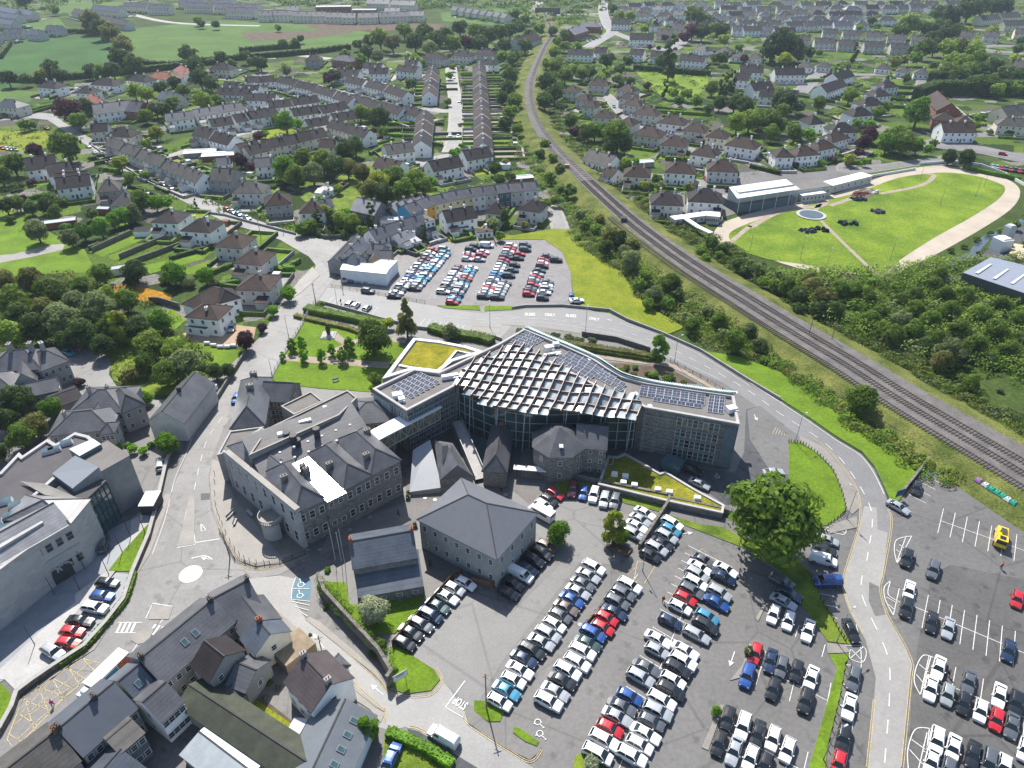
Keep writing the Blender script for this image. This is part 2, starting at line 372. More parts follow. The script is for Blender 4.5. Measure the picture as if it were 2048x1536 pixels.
# ---- main tarmac of the town centre
sheet('town_tarmac', PX('-700 2100, -700 830, 200 800, 330 800, 445 745, 600 600, 640 545, 700 470, 1100 478, 1150 610, 1320 668, 1400 702, 1499 765, 1560 800, 1790 1015, 1862 918, 2048 1038, 2800 1480, 2800 2300'), M_asph, .08)
# streets
road = PX('0 242, 55 236, 95 240, 128 262, 175 292, 222 322, 300 370, 345 392, 400 420, 455 447, 512 463, 560 480, 618 514, 632 531, 622 556, 570 606, 548 630, 512 694, 490 712, 440 790, 400 850, 378 903, 358 948, 340 993, 325 1043, 300 1110, 262 1160, 235 1225, 185 1300, 110 1345, 40 1400, 0 1470, -80 1600, 0 1540, 110 1458, 165 1420, 285 1320, 402 1204, 475 1162, 560 1150, 625 1116, 560 1131, 512 1137, 478 1128, 443 1072, 422 1020, 417 955, 426 915, 448 855, 492 800, 538 768, 556 734, 632 604, 655 574, 680 540, 735 480, 720 478, 640 478, 590 467, 512 440, 440 410, 395 385, 345 365, 260 322, 215 296, 178 275, 128 245, 105 228, 60 224, 0 232')
sheet('main_street', road, M_street, .12)
sheet('main_street_worn', PX('360 1020, 345 1060, 325 1110, 300 1150, 330 1180, 420 1150, 465 1145, 440 1100, 425 1060, 415 1010, 415 940, 385 950'), M_asph_l, .14)
sheet('zebra_street', PX('262 1160, 235 1225, 195 1295, 250 1330, 330 1270, 402 1204, 440 1180, 330 1180'), M_asph_l, .14)
ring = PX('655 576, 700 578, 800 601, 862 611, 887 618, 957 627, 1024 623, 1050 619, 1124 617, 1219 627, 1254 645, 1324 672, 1400 706, 1499 770, 1536 788, 1618 841, 1673 879, 1723 909, 1748 939, 1768 981, 1780 1018, 1782 1048, 1766 1152, 1758 1177, 1771 1227, 1806 1290, 1823 1327, 1821 1352, 1801 1536, 1790 1700, 1700 1700, 1733 1536, 1751 1357, 1731 1282, 1698 1224, 1686 1187, 1686 1152, 1716 1055, 1718 1018, 1711 980, 1686 943, 1648 898, 1598 873, 1536 830, 1449 768, 1349 726, 1301 699, 1231 676, 1164 666, 1024 652, 1002 676, 987 671, 837 654, 762 636, 662 614, 634 606')
sheet('ring_road', ring, mat('road_asphalt', (.15, .148, .148), .6, .5, var=.1, scale=.15, fine=.12), .12)
sheet('ring_road_concrete', PX('1728 1013, 1753 1016, 1755 1060, 1775 1066, 1766 1152, 1758 1177, 1771 1227, 1806 1290, 1823 1327, 1821 1352, 1801 1536, 1790 1700, 1720 1700, 1736 1536, 1751 1357, 1731 1282, 1700 1226, 1688 1187, 1690 1152, 1718 1055'), mat('concrete_road', (.245, .237, .225), .65, .4, var=.1, scale=.1, fine=.08, detail=9), .14)
sheet('tarmac_patch', PX('1738 1165, 1758 1175, 1770 1230, 1750 1233, 1737 1203'), M_asph, .16)
sheet('side_road', PX('470 1160, 560 1152, 600 1160, 583 1190, 612 1240, 700 1312, 752 1359, 777 1387, 812 1394, 862 1389, 884 1362, 900 1380, 930 1425, 937 1450, 1024 1507, 1100 1560, 1000 1600, 960 1542, 927 1522, 837 1467, 812 1455, 777 1462, 757 1455, 772 1425, 752 1414, 625 1312, 512 1187'), mat('side_road_asphalt', (.165, .163, .16), .55, .5, var=.12, scale=.15, fine=.12), .12)
# darker and lighter areas of the car parks
sheet('car_park_light', PX('1040 1020, 1110 990, 1235 1010, 1285 1080, 1230 1130, 1160 1125, 1000 1330, 950 1420, 880 1360, 780 1290, 900 1180, 1022 1229, 1120 1130'), mat('pale_car_park', (.132, .130, .127), .6, .45, var=.08, scale=.15, fine=.12, stains=.2), .10)
sheet('car_park_dark', PX('1862 1150, 1900 1130, 2048 1160, 2500 1200, 2500 1900, 1800 1900, 1822 1400, 1835 1290'), mat('dark_car_park', (.082, .079, .077), .7, .4, var=.2, scale=.12, fine=.14, detail=9, stains=.4), .10)
sheet('overflow_car_park', PX('885 484, 1089 480, 1124 504, 1141 544, 1146 598, 1100 611, 1050 614, 1000 612, 880 612, 855 605, 780 592, 690 572, 680 566, 720 530, 790 560, 870 490'), mat('purple_grey_asphalt', (.165, .155, .155), .7, .4, var=.1, scale=.15, fine=.1, stains=.25), .10)
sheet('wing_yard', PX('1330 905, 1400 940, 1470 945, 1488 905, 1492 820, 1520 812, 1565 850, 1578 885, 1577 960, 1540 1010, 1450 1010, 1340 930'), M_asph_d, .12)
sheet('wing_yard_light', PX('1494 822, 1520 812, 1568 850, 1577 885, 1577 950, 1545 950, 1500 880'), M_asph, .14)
sheet('hall_forecourt', PX('812 1005, 812 940, 850 920, 1000 890, 1110 950, 1060 1010, 1000 960, 930 960, 850 1040, 780 1060, 640 1110, 660 1060'), mat('brown_grey_tarmac', (.155, .145, .135), .85, .3, var=.12, scale=.2, fine=.12), .10)
# streets of the housing areas
ROADW = [('902 135, 905 165, 910 200, 912 240, 908 280, 900 305', 6.5), ('850 215, 880 222, 905 222', 6), ('660 118, 560 108, 540 118', 6), ('845 132, 800 150, 735 180', 5),
         ('905 312, 860 320, 830 330', 6), ('735 482, 800 455, 865 431, 940 416, 1010 409, 1075 412', 7.5), ('1122 462, 1105 420, 1075 412', 5),
         ('1210 -20, 1206 20, 1215 50, 1224 64, 1200 80, 1175 95', 9), ('1224 64, 1300 92, 1342 100, 1370 78', 8), ('1188 185, 1212 190, 1240 222, 1262 240, 1300 268, 1380 300, 1440 300, 1540 345', 5.5),
         ('1600 185, 1640 142, 1628 132', 8), ('1250 350, 1330 355, 1400 366, 1468 370', 6), ('1848 155, 1835 190, 1822 205', 6), ('1650 150, 1780 150, 1848 158', 5),
         ('1730 300, 1690 342, 1800 330, 1890 318, 1935 318', 6), ('1845 282, 1880 290, 1960 300, 2048 318, 2200 345', 13), ('1945 270, 2048 268, 2200 262', 8),
         ('2100 95, 1990 92, 1960 98, 2048 108', 8), ('235 20, 340 45, 520 52', 6), ('250 345, 290 330, 380 300', 4), ('420 285, 480 268, 560 252, 660 240', 5), ('1100 -20, 1075 10, 1065 25', 8), ('960 40, 1120 30, 1200 28', 7)]
N_S = 0
for s, w in ROADW:
    b = MB(); zz = .04 + N_S * .004; N_S += 1; b.strip(smooth_line(PX(s), 5), w + 2.6, zz + .04, 1); b.strip(smooth_line(PX(s), 5), w, zz + .09, 0); struct(b.build('street', [M_street, M_pave])); OCC += [(p.x, p.y, w * .5 + 3) for p in smooth_line(PX(s), 14)]
# ---- raised grass and pavements (real kerb steps)
slab('verge_lawn', PX('1400 702, 1440 708, 1480 715, 1560 745, 1640 790, 1700 832, 1760 878, 1857 919, 1800 1000, 1785 1010, 1770 975, 1750 934, 1725 905, 1675 875, 1620 837, 1538 784, 1500 764'), M_grass, .24)
slab('crescent_lawn', PX('1577 884, 1600 886, 1622 898, 1645 918, 1668 945, 1684 985, 1692 1022, 1686 1030, 1656 1051, 1600 1060, 1577 960'), M_grass, .24)
slab('field_by_car_park', PX('1024 472, 1109 458, 1159 461, 1174 504, 1205 525, 1241 544, 1261 574, 1289 609, 1369 656, 1340 668, 1320 668, 1256 640, 1219 624, 1164 613, 1148 600, 1141 544, 1124 504, 1089 480, 1024 480, 886 484, 886 477, 1010 470'), M_grassy, .24)
slab('road_island', PX('875 612, 900 611, 958 612, 962 622, 890 617'), M_grass, .24); slab('road_island', PX('970 613, 1045 613, 1030 620, 968 623'), M_grass, .24)
slab('memorial_lawn', PX('612 637, 650 645, 700 655, 760 675, 805 690, 818 705, 795 735, 765 765, 745 785, 700 782, 640 778, 540 766, 560 726'), M_grass, .20, False)
for s, w in (('665 668, 680 680, 694 690, 676 700, 650 712', 2.6), ('566 716, 640 722, 720 728, 780 732', 3.2), ('694 690, 740 678, 812 684', 2.2)):
    b = MB(); b.strip(smooth_line(PX(s)), w, .23); struct(b.build('garden_path', M_gravelpath))
slab('verge_strip', PX('1340 1032, 1400 1050, 1445 1055, 1500 1085, 1560 1092, 1624 1150, 1636 1187, 1676 1252, 1703 1290, 1655 1284, 1611 1222, 1590 1190, 1573 1153, 1480 1094, 1347 1043'), M_grass2, .24)
slab('verge_strip', PX('1657 1310, 1698 1310, 1690 1335, 1678 1400, 1655 1490, 1645 1580, 1605 1580, 1650 1420, 1673 1338'), M_grass, .24)
b = MB(); b.tris([(*p[:2], .2) for p in PX('1653 1287, 1690 1291, 1700 1306, 1655 1308')]); struct(b.build('footpath_link', M_pave))
slab('lawn_by_wall', PX('1110 968, 1123 955, 1180 966, 1336 998, 1326 1026, 1250 1008, 1228 993, 1150 968, 1125 1000'), M_grass2, .24)
slab('corner_lawn', PX('780 1295, 800 1296, 832 1317, 868 1340, 880 1360, 862 1382, 812 1389, 782 1378, 776 1350'), M_grass, .24)
slab('slate_house_lawn', PX('650 1165, 692 1166, 700 1212, 852 1193, 835 1222, 790 1268, 740 1272, 700 1240, 650 1212'), M_grass, .24)
slab('small_island', PX('948 1402, 975 1404, 1008 1424, 1000 1444, 975 1444, 948 1424'), M_grass, .24)
slab('car_park_island', PX('1028 1455, 1040 1458, 1078 1485, 1074 1493, 1050 1484, 1026 1466'), M_grass, .24)
slab('car_park_island', PX('1152 1512, 1165 1506, 1185 1512, 1205 1530, 1210 1545, 1150 1560, 1146 1530'), M_grass2, .24)
slab('front_garden', PX('770 1470, 800 1470, 860 1505, 910 1540, 860 1600, 760 1600'), M_grass2, .24)
slab('civic_verge', PX('296 1050, 305 1050, 290 1095, 268 1144, 217 1143, 250 1100'), M_grass, .24)
slab('civic_verge', PX('-60 1360, 0 1366, 20 1385, 28 1415, 0 1460, -100 1560'), M_grass, .24)
slab('terrace_garden', PX('512 1400, 600 1460, 590 1490, 500 1420, 480 1398'), M_grassy, .2); slab('terrace_garden', PX('505 1395, 540 1408, 600 1455, 580 1462, 520 1425'), M_soil, .18)
b = MB(); b.prism(PX('-60 1180, 80 1120, 190 1095, 200 1070, 262 1040, 300 1010, 316 1030, 300 1060, 270 1100, 215 1145, 265 1150, 248 1205, 215 1250, 172 1298, 112 1336, 72 1362, 38 1388, 10 1360, -60 1400'), 0, .18, 0, 0)
struct(b.build('civic_plaza', [M_plaza]))
sheet('civic_plaza_pale', PX('262 1042, 300 1024, 300 1050, 262 1108, 215 1143, 150 1190, 152 1205, 80 1265, 0 1340, -20 1360, 10 1360, 38 1388, 75 1362, 115 1335, 140 1300, 130 1260, 165 1210, 205 1180, 262 1100'), M_pave_l, .20)
slab('courthouse_pavement', PX('425 920, 440 925, 470 1000, 520 1060, 560 1112, 615 1105, 560 1128, 512 1134, 482 1124, 448 1070, 426 1020, 420 955'), M_pave, .22)
slab('courthouse_pavement', PX('445 945, 500 960, 620 1100, 560 1125, 520 1120, 470 1080, 440 1010'), mat('brown_paving', (.185, .165, .14), .85, .2, var=.12, scale=.3, fine=.12), .20)
for s, m in (('490 712, 442 792, 436 800, 482 716', M_pave), ('330 800, 440 790, 402 850, 385 880, 340 880, 350 840', M_pave), ('300 1110, 325 1043, 345 985, 330 990, 310 1040, 290 1095, 262 1158, 235 1222, 195 1285, 130 1340, 50 1395, 20 1450, 45 1400, 110 1350, 190 1300, 240 1225, 268 1160', M_pave),
             ('640 552, 600 588, 570 606, 560 612, 600 560, 625 535', M_pave), ('1598 872, 1648 897, 1686 942, 1711 979, 1718 1018, 1704 1030, 1694 1020, 1686 985, 1668 942, 1640 912, 1600 884', M_pave),
             ('1656 1052, 1714 1034, 1714 1056, 1660 1068', M_pave), ('625 1315, 640 1325, 752 1418, 770 1428, 762 1446, 740 1420, 690 1388, 700 1380, 640 1335', M_pave), ('612 1240, 752 1352, 776 1380, 752 1340, 640 1245, 620 1235', M_pave),
             ('480 1168, 512 1188, 560 1225, 640 1300, 630 1310, 500 1200', M_pave), ('930 1425, 960 1402, 950 1424, 975 1446, 1060 1500, 1082 1495, 1078 1505, 1060 1521, 1024 1503, 938 1449', M_asph), ('815 1458, 838 1464, 910 1510, 960 1540, 940 1560, 880 1520, 820 1478', M_asph_d)):
    slab('pavement', PX(s), m, .23)
slab('traffic_island', PX('380 988, 390 1000, 389 1090, 355 1095, 372 1030', 0), M_pave, .24); slab('traffic_island', PX('305 1213, 347 1214, 338 1240, 298 1240'), M_pave, .24)
slab('traffic_island', PX('290 1258, 310 1258, 296 1286, 276 1290, 262 1282, 270 1268'), M_pave, .24)
sheet('mini_roundabout', [G(382, 1149) + Vector((2.2 * math.cos(i * math.pi / 12), 2.2 * math.sin(i * math.pi / 12), 0)) for i in range(24)], M_line, .17)
for i, s in enumerate(('1485 1330, 1500 1290, 1505 1290, 1482 1356, 1460 1362', '1403 1496, 1440 1410, 1448 1412, 1416 1502', '1511 1238, 1528 1208, 1532 1210, 1516 1244')):
    slab('planting_island', PX(s), M_pave, .24)
# ---- greyhound stadium: sand track round a lawn
outer = smooth_line(PX('1425 470, 1442 448, 1490 430, 1560 412, 1640 396, 1700 378, 1760 355, 1820 338, 1880 332, 1940 338, 1990 350, 2030 368, 2040 390, 2020 420, 1960 460, 1880 505, 1800 545, 1770 560, 1755 552, 1600 538, 1470 490, 1455 500, 1440 490'), 4)
inner = smooth_line(PX('1458 478, 1462 464, 1500 446, 1560 426, 1650 402, 1720 384, 1790 358, 1850 348, 1900 346, 1950 352, 1995 366, 2010 378, 1995 400, 1940 436, 1870 475, 1800 520, 1762 550, 1700 545, 1600 528, 1540 520, 1490 505'), 4)
sheet('sand_track', outer, M_sand, .10); sheet('infield', inner, M_turf, .14)
b = MB()
for s, w in (('1650 400, 1640 412, 1560 424, 1500 455', 3), ('1660 412, 1700 398, 1720 388', 2.5), ('1636 436, 1680 480, 1730 528, 1758 552', 1.5), ('1640 408, 1625 428', 2), ('1700 398, 1728 388, 1760 380', 2), ('1850 348, 1868 352, 1840 372, 1760 388', 2.2), ('1500 452, 1465 482', 2)):
    b.strip(smooth_line(PX(s)), w, .17)
struct(b.build('infield_path', M_gravelpath))
sheet('builders_clutter_ground', PX('1700 392, 1725 376, 1755 380, 1745 394, 1715 404'), M_soil, .18)
sheet('stadium_forecourt', PX('1360 385, 1480 345, 1700 330, 1720 350, 1640 390, 1480 425, 1430 440, 1380 440, 1300 400'), M_asph, .10)
sheet('timber_yard', PX('1930 545, 1985 490, 2060 440, 2300 470, 2300 640, 2060 620, 1925 560'), M_asph_d, .10)
b = MB(); b.strip(smooth_line(PX('2050 440, 2010 462, 1975 475, 1955 495, 1945 510, 1915 520, 1900 540, 1898 565')), 3.2, .10); struct(b.build('stream', M_water))
# ---- railway: low bank, ballast, sleepers, rails
RZ = 2.2
rl = smooth_line(PX('1085 20, 1103 62, 1088 95, 1070 135, 1060 165, 1059 200, 1072 245, 1103 290, 1150 338, 1200 385, 1262 440, 1330 492, 1400 540, 1500 602, 1600 664, 1700 724, 1800 788, 1900 848, 2048 935, 2300 1090, 2700 1350', RZ), 6)
def offs(line, d):
    out = []
    for i, p in enumerate(line):
        t = line[min(i + 1, len(line) - 1)] - line[max(i - 1, 0)]; t = Vector((t.x, t.y, 0)).normalized()
        dd = d(i / len(line)) if callable(d) else d
        out.append(Vector((p.x - t.y * dd, p.y + t.x * dd, p.z)))
    return out
def ribbon(b, A, B, mi=0):
    for i in range(len(A) - 1): b.face([A[i], A[i + 1], B[i + 1], B[i]], mi)
def flat(L_, z): return [Vector((p.x, p.y, z)) for p in L_]
wd = lambda s: (lambda t: s * (3.0 + max(0, t - .3) * 8))
la, ra = offs(rl, wd(1)), offs(rl, wd(-1))
b = MB(); ribbon(b, flat(offs(rl, wd(-1)), RZ), flat(la, RZ), 0); struct(b.build('railway_ballast', M_ballast))
b = MB(); ribbon(b, flat(la, RZ), flat(offs(la, 2.5), RZ - .2)); ribbon(b, flat(offs(la, 2.5), RZ - .2), flat(offs(la, 8), .1))
ribbon(b, flat(offs(ra, -2.5), RZ - .2), flat(ra, RZ)); ribbon(b, flat(offs(ra, -9), .1), flat(offs(ra, -2.5), RZ - .2)); struct(b.build('railway_bank', M_bankg))
for nm, off in (('railway_track', -2.2), ('railway_track', 1.9), ('railway_siding', -6.6)):
    seg = rl if nm == 'railway_track' else rl[-62:-8]
    if off == -2.2: seg = rl[40:]
    b = MB(); c = offs(seg, off) if off != 1.9 else offs(seg, lambda t: 1.9 * min(1, t * 3))
    zz = RZ + .06 if nm == 'railway_track' else RZ + .05
    if nm != 'railway_track': c = offs(seg, -6.9)
    for o2 in (-.72, .72):
        q = offs(c, o2)
        for i in range(len(q) - 1): b.bar((q[i].x, q[i].y, zz + .16), (q[i + 1].x, q[i + 1].y, zz + .16), .10, .14, 0)
    for i in range(len(c) - 1):
        d = c[i + 1] - c[i]; n = max(1, int(d.length / .72)) if c[i].y < 330 else max(1, int(d.length / 2.2))
        for k in range(n):
            p = c[i] + d * (k / n); b.box((p.x, p.y, zz), (.26, 2.5, .09), math.atan2(d.y, d.x), 1)
    struct(b.build(nm, [M_rail, M_sleeper]))

# ================================================================ PAINTED MARKINGS
b = MB()
def dash(px, w, on, off, z=.19, bb=None):
    pts = smooth_line(PX(px), 8); bb = bb or b; acc = 0; draw = True; cur = [pts[0]]
    i = 0; pos = pts[0].copy(); rem = on
    for q in pts[1:]:
        while (q - pos).length > rem:
            d = (q - pos).normalized(); pos = pos + d * rem
            if draw: cur.append(pos.copy()); bb.strip(cur, w, z)
            draw = not draw; rem = on if draw else off; cur = [pos.copy()]
        rem -= (q - pos).length; pos = q.copy()
        if draw: cur.append(pos.copy())
def line(px, w=.12, z=.19, bb=None): (bb or b).strip(smooth_line(PX(px), 6) if px.count(',') > 1 else PX(px), w, z)
for s in ('700 590, 800 611, 887 633, 960 640, 1060 638, 1160 650', '1160 650, 1260 668, 1340 698, 1420 738, 1499 784, 1560 828, 1640 880, 1680 918, 1712 962, 1738 1010, 1744 1050, 1728 1150', '1724 1152, 1722 1185, 1738 1228, 1764 1284, 1778 1330, 1778 1400, 1768 1536'):
    dash(s, .16, 2.6, 2.6)
dash('960 622, 1024 635, 1100 640, 1170 648, 1230 660', .16, 1.8, 1.2)
line('1499 766, 1536 790, 1618 844, 1673 882, 1720 912, 1746 945, 1768 990', .14); line('960 646, 1100 648, 1240 672, 1310 700, 1440 760', .12); line('1239 648, 1324 676, 1400 711, 1499 772', .12)
line('402 826, 388 868, 372 910, 350 960, 330 1040, 305 1110', .12)
dash('445 835, 415 880, 400 930, 388 985', .14, 2.5, 2.5); line('381 990, 357 1095', .14); line('381 990, 391 1090', .14); line('355 1096, 391 1090', .3)
for k in range(4): line('%d %d, %d %d' % (377 - k, 1010 + k * 9, 386, 1014 + k * 9), .3)
line('388 1087, 440 1079', .25); line('402 1048, 413 1062', .15); line('402 1048, 403 1064', .15); line('403 1064, 413 1062', .15)
line('383 1118, 410 1113, 425 1120', .25)
# zebra crossings
for (x0, y0, x1, y1, n, ax, ay) in ((243, 1247, 276, 1247, 4, -9, 19), (312, 1250, 340, 1257, 4, -14, 19)):
    for k in range(n):
        t = k / (n - .5); X = x0 + (x1 - x0) * t; Y = y0 + (y1 - y0) * t; line('%f %f, %f %f' % (X, Y, X + ax, Y + ay), .42)
line('236 1246, 285 1246', .15); line('230 1267, 275 1267', .15)
line('305 1208, 347 1214', .18); line('347 1214, 320 1248', .15); line('304 1212, 292 1238', .15); line('286 1272, 262 1310', .15)
# stop bar and box at the car park entrance
line('930 1363, 891 1416', .22); line('891 1416, 929 1438', .15)
# bays drawn as comb lines: start, end, n bays, tooth vector (pixels), both sides?
def comb(x0, y0, x1, y1, n, tx, ty, both=True, spine=True, w=.12, z=.125, bb=None):
    bb = bb or b
    a, c = G(x0, y0), G(x1, y1); d = (c - a) / n; t = G(x0 + tx, y0 + ty) - a
    if spine: bb.strip([a, c], w, z)
    for k in range(n + 1):
        p = a + d * k; bb.strip([p - t if both else p, p + t], w, z + .008)
comb(1826, 1213, 2110, 1333, 11, -7, 33); comb(1881, 1042, 2110, 1124, 9, -6, 25)
comb(1849, 1351, 2110, 1462, 9, -9, 40); comb(1845, 1502, 2110, 1640, 9, -9, 38)
comb(1863, 925, 1814, 988, 5, 36, 17, False); comb(1538, 870, 1538, 936, 6, 30, 2, False, True)
comb(1412, 1110, 1235, 1545, 22, -36, -18, True); comb(1012, 1400, 1200, 1140, 14, -22, -12, False, True)
comb(1105, 1370, 1275, 1150, 12, -1, -1, False, True); comb(1490, 1320, 1655, 1402, 5, 10, -32, True); comb(1450, 1462, 1640, 1560, 6, 12, -35, True)
comb(1548, 1215, 1650, 1290, 4, -8, 22, False, False)
comb(960, 588, 1030, 490, 17, -16, 0, True, True, .1); comb(1070, 600, 1100, 510, 15, 18, 1, True, True, .1); comb(868, 596, 925, 540, 12, -12, 0, True, True, .1); comb(820, 590, 885, 500, 15, -14, -1, True, True, .1)
comb(655, 607, 745, 628, 8, 12, -12, False, False); comb(840, 650, 920, 663, 7, 10, -12, False, False)
comb(1632, 1075, 1642, 1230, 8, 30, 6, False, False); line('1712 1250, 1722 1330, 1700 1480, 1690 1536', .12); comb(1690, 1330, 1668, 1500, 4, 24, 3, False, False)
for s in ('1823 1073, 1794 1080, 1788 1100, 1793 1126', '1812 1073, 1793 1128, 1823 1073', '1866 1316, 1846 1312, 1832 1335, 1828 1365, 1840 1391', '1861 1315, 1840 1391', '1860 1458, 1830 1460, 1815 1500, 1816 1540', '1858 1458, 1848 1540', '1780 1163, 1768 1176, 1770 1200, 1786 1232', '1780 1165, 1776 1190, 1800 1206', '1798 1178, 1786 1232'):
    line(s, .14)
for a in ((1798, 1090, 1812, 1100), (1792, 1100, 1808, 1114), (1838, 1330, 1856, 1345), (1832, 1350, 1850, 1372), (1822, 1480, 1850, 1500), (1818, 1500, 1845, 1530), (1772, 1195, 1795, 1208), (1776, 1210, 1790, 1222)): line('%d %d, %d %d' % a, .14)
line('1648 1060, 1688 1070, 1690 1048', .14)
for k in range(6): line('%d %d, %d %d' % (1652 + k * 6, 1058 + k * 1, 1664 + k * 5, 1052 - k * 0 + k * 3), .12)
line('1657 1292, 1726 1295, 1726 1325, 1700 1318, 1700 1300', .12); line('1702 1300, 1726 1325', .12); line('1726 1295, 1700 1318', .12)
# arrows: shaft and head
def arrow(x0, y0, x1, y1, w=.16):
    a, c = G(x0, y0, 0), G(x1, y1, 0); d = (c - a).normalized(); n = Vector((-d.y, d.x, 0)); h = c - d * 1.1
    b.strip([a, h], w, .185); b.face([(*(h + n * .5)[:2], .185), (*(h - n * .5)[:2], .185), (*c[:2], .185)])
arrow(648, 1297, 626, 1268); arrow(766, 1390, 742, 1370); arrow(1469, 1304, 1459, 1334); arrow(1355, 1070, 1386, 1066); arrow(1508, 830, 1514, 842); arrow(420, 1120, 402, 1116)
struct(b.build('white_markings', M_line))
b = MB()
for s in ('426 925, 424 960, 428 1015, 446 1068, 480 1126, 512 1140, 560 1133, 618 1112', '1613 872, 1652 897, 1690 942, 1713 980, 1720 1020, 1716 1060, 1688 1152, 1690 1190, 1702 1224, 1727 1270', '1776 1020, 1783 1050, 1766 1150, 1760 1178, 1773 1227, 1808 1290, 1824 1330, 1821 1360, 1804 1536', '1748 1400, 1734 1536',
          '500 1178, 560 1228, 640 1306, 752 1408, 772 1422, 768 1445', '612 1238, 680 1292, 752 1356, 778 1386, 815 1394, 862 1390, 884 1362, 872 1336', '820 1455, 845 1462, 920 1510', '934 1424, 936 1448, 1024 1506, 1062 1524, 1084 1500', '372 1290, 250 1400, 110 1455, 40 1520', '1003 650, 1080 655, 1164 668'):
    pts = smooth_line(PX(s), 6); b.strip(offs(pts, .16), .11, .19); b.strip(offs(pts, -.16), .11, .19)
# yellow box junction in front of the lorry
A_, B_, C_, D_ = G(75, 1385), G(165, 1315), G(215, 1345), G(40, 1490)
q = PX('165 1318, 210 1330, 130 1395, 30 1500, 15 1480, 45 1400, 100 1362')
b.strip(q + [q[0]], .18, .165)
for s in ('45 1400, 95 1420', '40 1430, 75 1452', '75 1375, 125 1392', '105 1357, 145 1378', '135 1335, 172 1360', '165 1318, 190 1343', '20 1470, 45 1485', '110 1355, 40 1430', '160 1318, 100 1362', '210 1330, 60 1430', '185 1322, 30 1450', '140 1385, 35 1480', '48 1392, 72 1470', '75 1370, 100 1430', '105 1357, 128 1400', '137 1335, 160 1372'):
    b.strip(PX(s), .13, .165)
for (x0, y0, x1, y1, x2, y2) in ((1390, 1110, 1405, 1098, 1412, 1105), (1230, 1140, 1256, 1150, 1270, 1136)):
    b.strip(PX('%d %d, %d %d, %d %d' % (x0, y0, x1, y1, x2, y2)), .12, .13)
b.strip(PX('1275 1122, 1310 1134, 1288 1168, 1268 1160, 1275 1122'), .14, .13); b.strip(PX('940 664, 1000 668, 1002 656, 944 652, 940 664'), .12, .2)
for k in range(5): b.strip(PX('%d %d, %d %d' % (944 + k * 12, 653, 950 + k * 12, 666)), .12, .2)
for k in range(6): b.strip(PX('%d %d, %d %d' % (1545 + k * 6, 868 + k, 1552 + k * 4, 855 + k * 3)), .12, .17)
b.strip(PX('1960 966, 2025 1018, 2032 1020, 1940 975, 1944 966'), .12, .13)
struct(b.build('yellow_markings', M_yell))
def lettering(s, x, y, size, px2, sx=1.0, m=M_line, z=.19):
    c = bpy.data.curves.new('lettering', 'FONT'); c.body = s; c.size = size; c.align_x = 'CENTER'; c.align_y = 'CENTER'; c.offset = .03 * size; c.fill_mode = 'BOTH'
    c.materials.append(m); o = bpy.data.objects.new('road_lettering', c); COL.objects.link(o)
    p = G(x, y, 0); q_ = G(*px2); o.location = (p.x, p.y, z); o.rotation_euler = (0, 0, math.atan2(q_.y - p.y, q_.x - p.x)); o.scale = (1, sx, 1); struct(o); return o
lettering('BUSES', 1060, 630, 1.25, (1080, 630.5), 2.1); lettering('ONLY', 1100, 631, 1.25, (1120, 632), 2.1); lettering('BUSES', 1142, 633, 1.25, (1162, 634.5), 2.1); lettering('ONLY', 1188, 639, 1.25, (1208, 642), 2.0)
lettering('STOP', 921, 1407, 1.0, (908, 1399), 2.0)
lettering('BUS', 1219, 641, .8, (1230, 643), 1.2)
# wheelchair bays
def wheelchair(x, y, sc, rz, m=M_line, z=.2):
    b = MB(); p = G(x, y); n = 14
    c, s_ = math.cos(rz), math.sin(rz)
    def w(u, v): return Vector((p.x + (u * c - v * s_) * sc, p.y + (u * s_ + v * c) * sc, 0))
    b.strip([w(.45 * math.cos(t), -.25 + .45 * math.sin(t)) for t in [math.pi * (.62 + 1.35 * k / n) for k in range(n + 1)]], .13 * sc, z)
    b.strip([w(-.05, .65), w(0, .1), (w(.35, .05)), w(.5, -.45), w(.68, -.4)], .14 * sc, z + .004)
    b.tris([(*w(-.07 + .14 * math.cos(t), .86 + .14 * math.sin(t))[:2], z) for t in [k * math.pi / 5 for k in range(10)]])
    struct(b.build('wheelchair_symbol', m))
wheelchair(1078, 1448, 1.1, R(-140)); wheelchair(1082, 1471, 1.1, R(-140)); wheelchair(1434, 953, 1.0, R(-10))
sheet('blue_bay', PX('586 1178, 592 1158, 605 1156, 622 1160, 620 1204, 584 1200'), mat('blue_bay_paint', (.10, .19, .24), .8, .3, var=.15, scale=.6), .13); wheelchair(602, 1168, 1.3, R(20)); wheelchair(600, 1190, 1.2, R(20))
b = MB()
for s in ('585 1178, 620 1179', '592 1156, 584 1178, 583 1200, 620 1204', '583 1204, 620 1212', '590 1214, 618 1222', '600 1224, 616 1234'): b.strip(PX(s), .14, .2)
struct(b.build('bay_outline', M_line))
sheet('drain_cover', PX('402 988, 420 987, 420 1000, 402 1001'), M_dark, .16)
for x, y in ((850, 996), (990, 1018), (1012, 990), (870, 1000), (1160, 1250), (700, 1060), (740, 1035), (640, 1100)):
    sheet('manhole_cover', [G(x, y) + Vector((.45 * math.cos(i * math.pi / 6), .45 * math.sin(i * math.pi / 6), 0)) for i in range(12)], M_metal_g, .135)
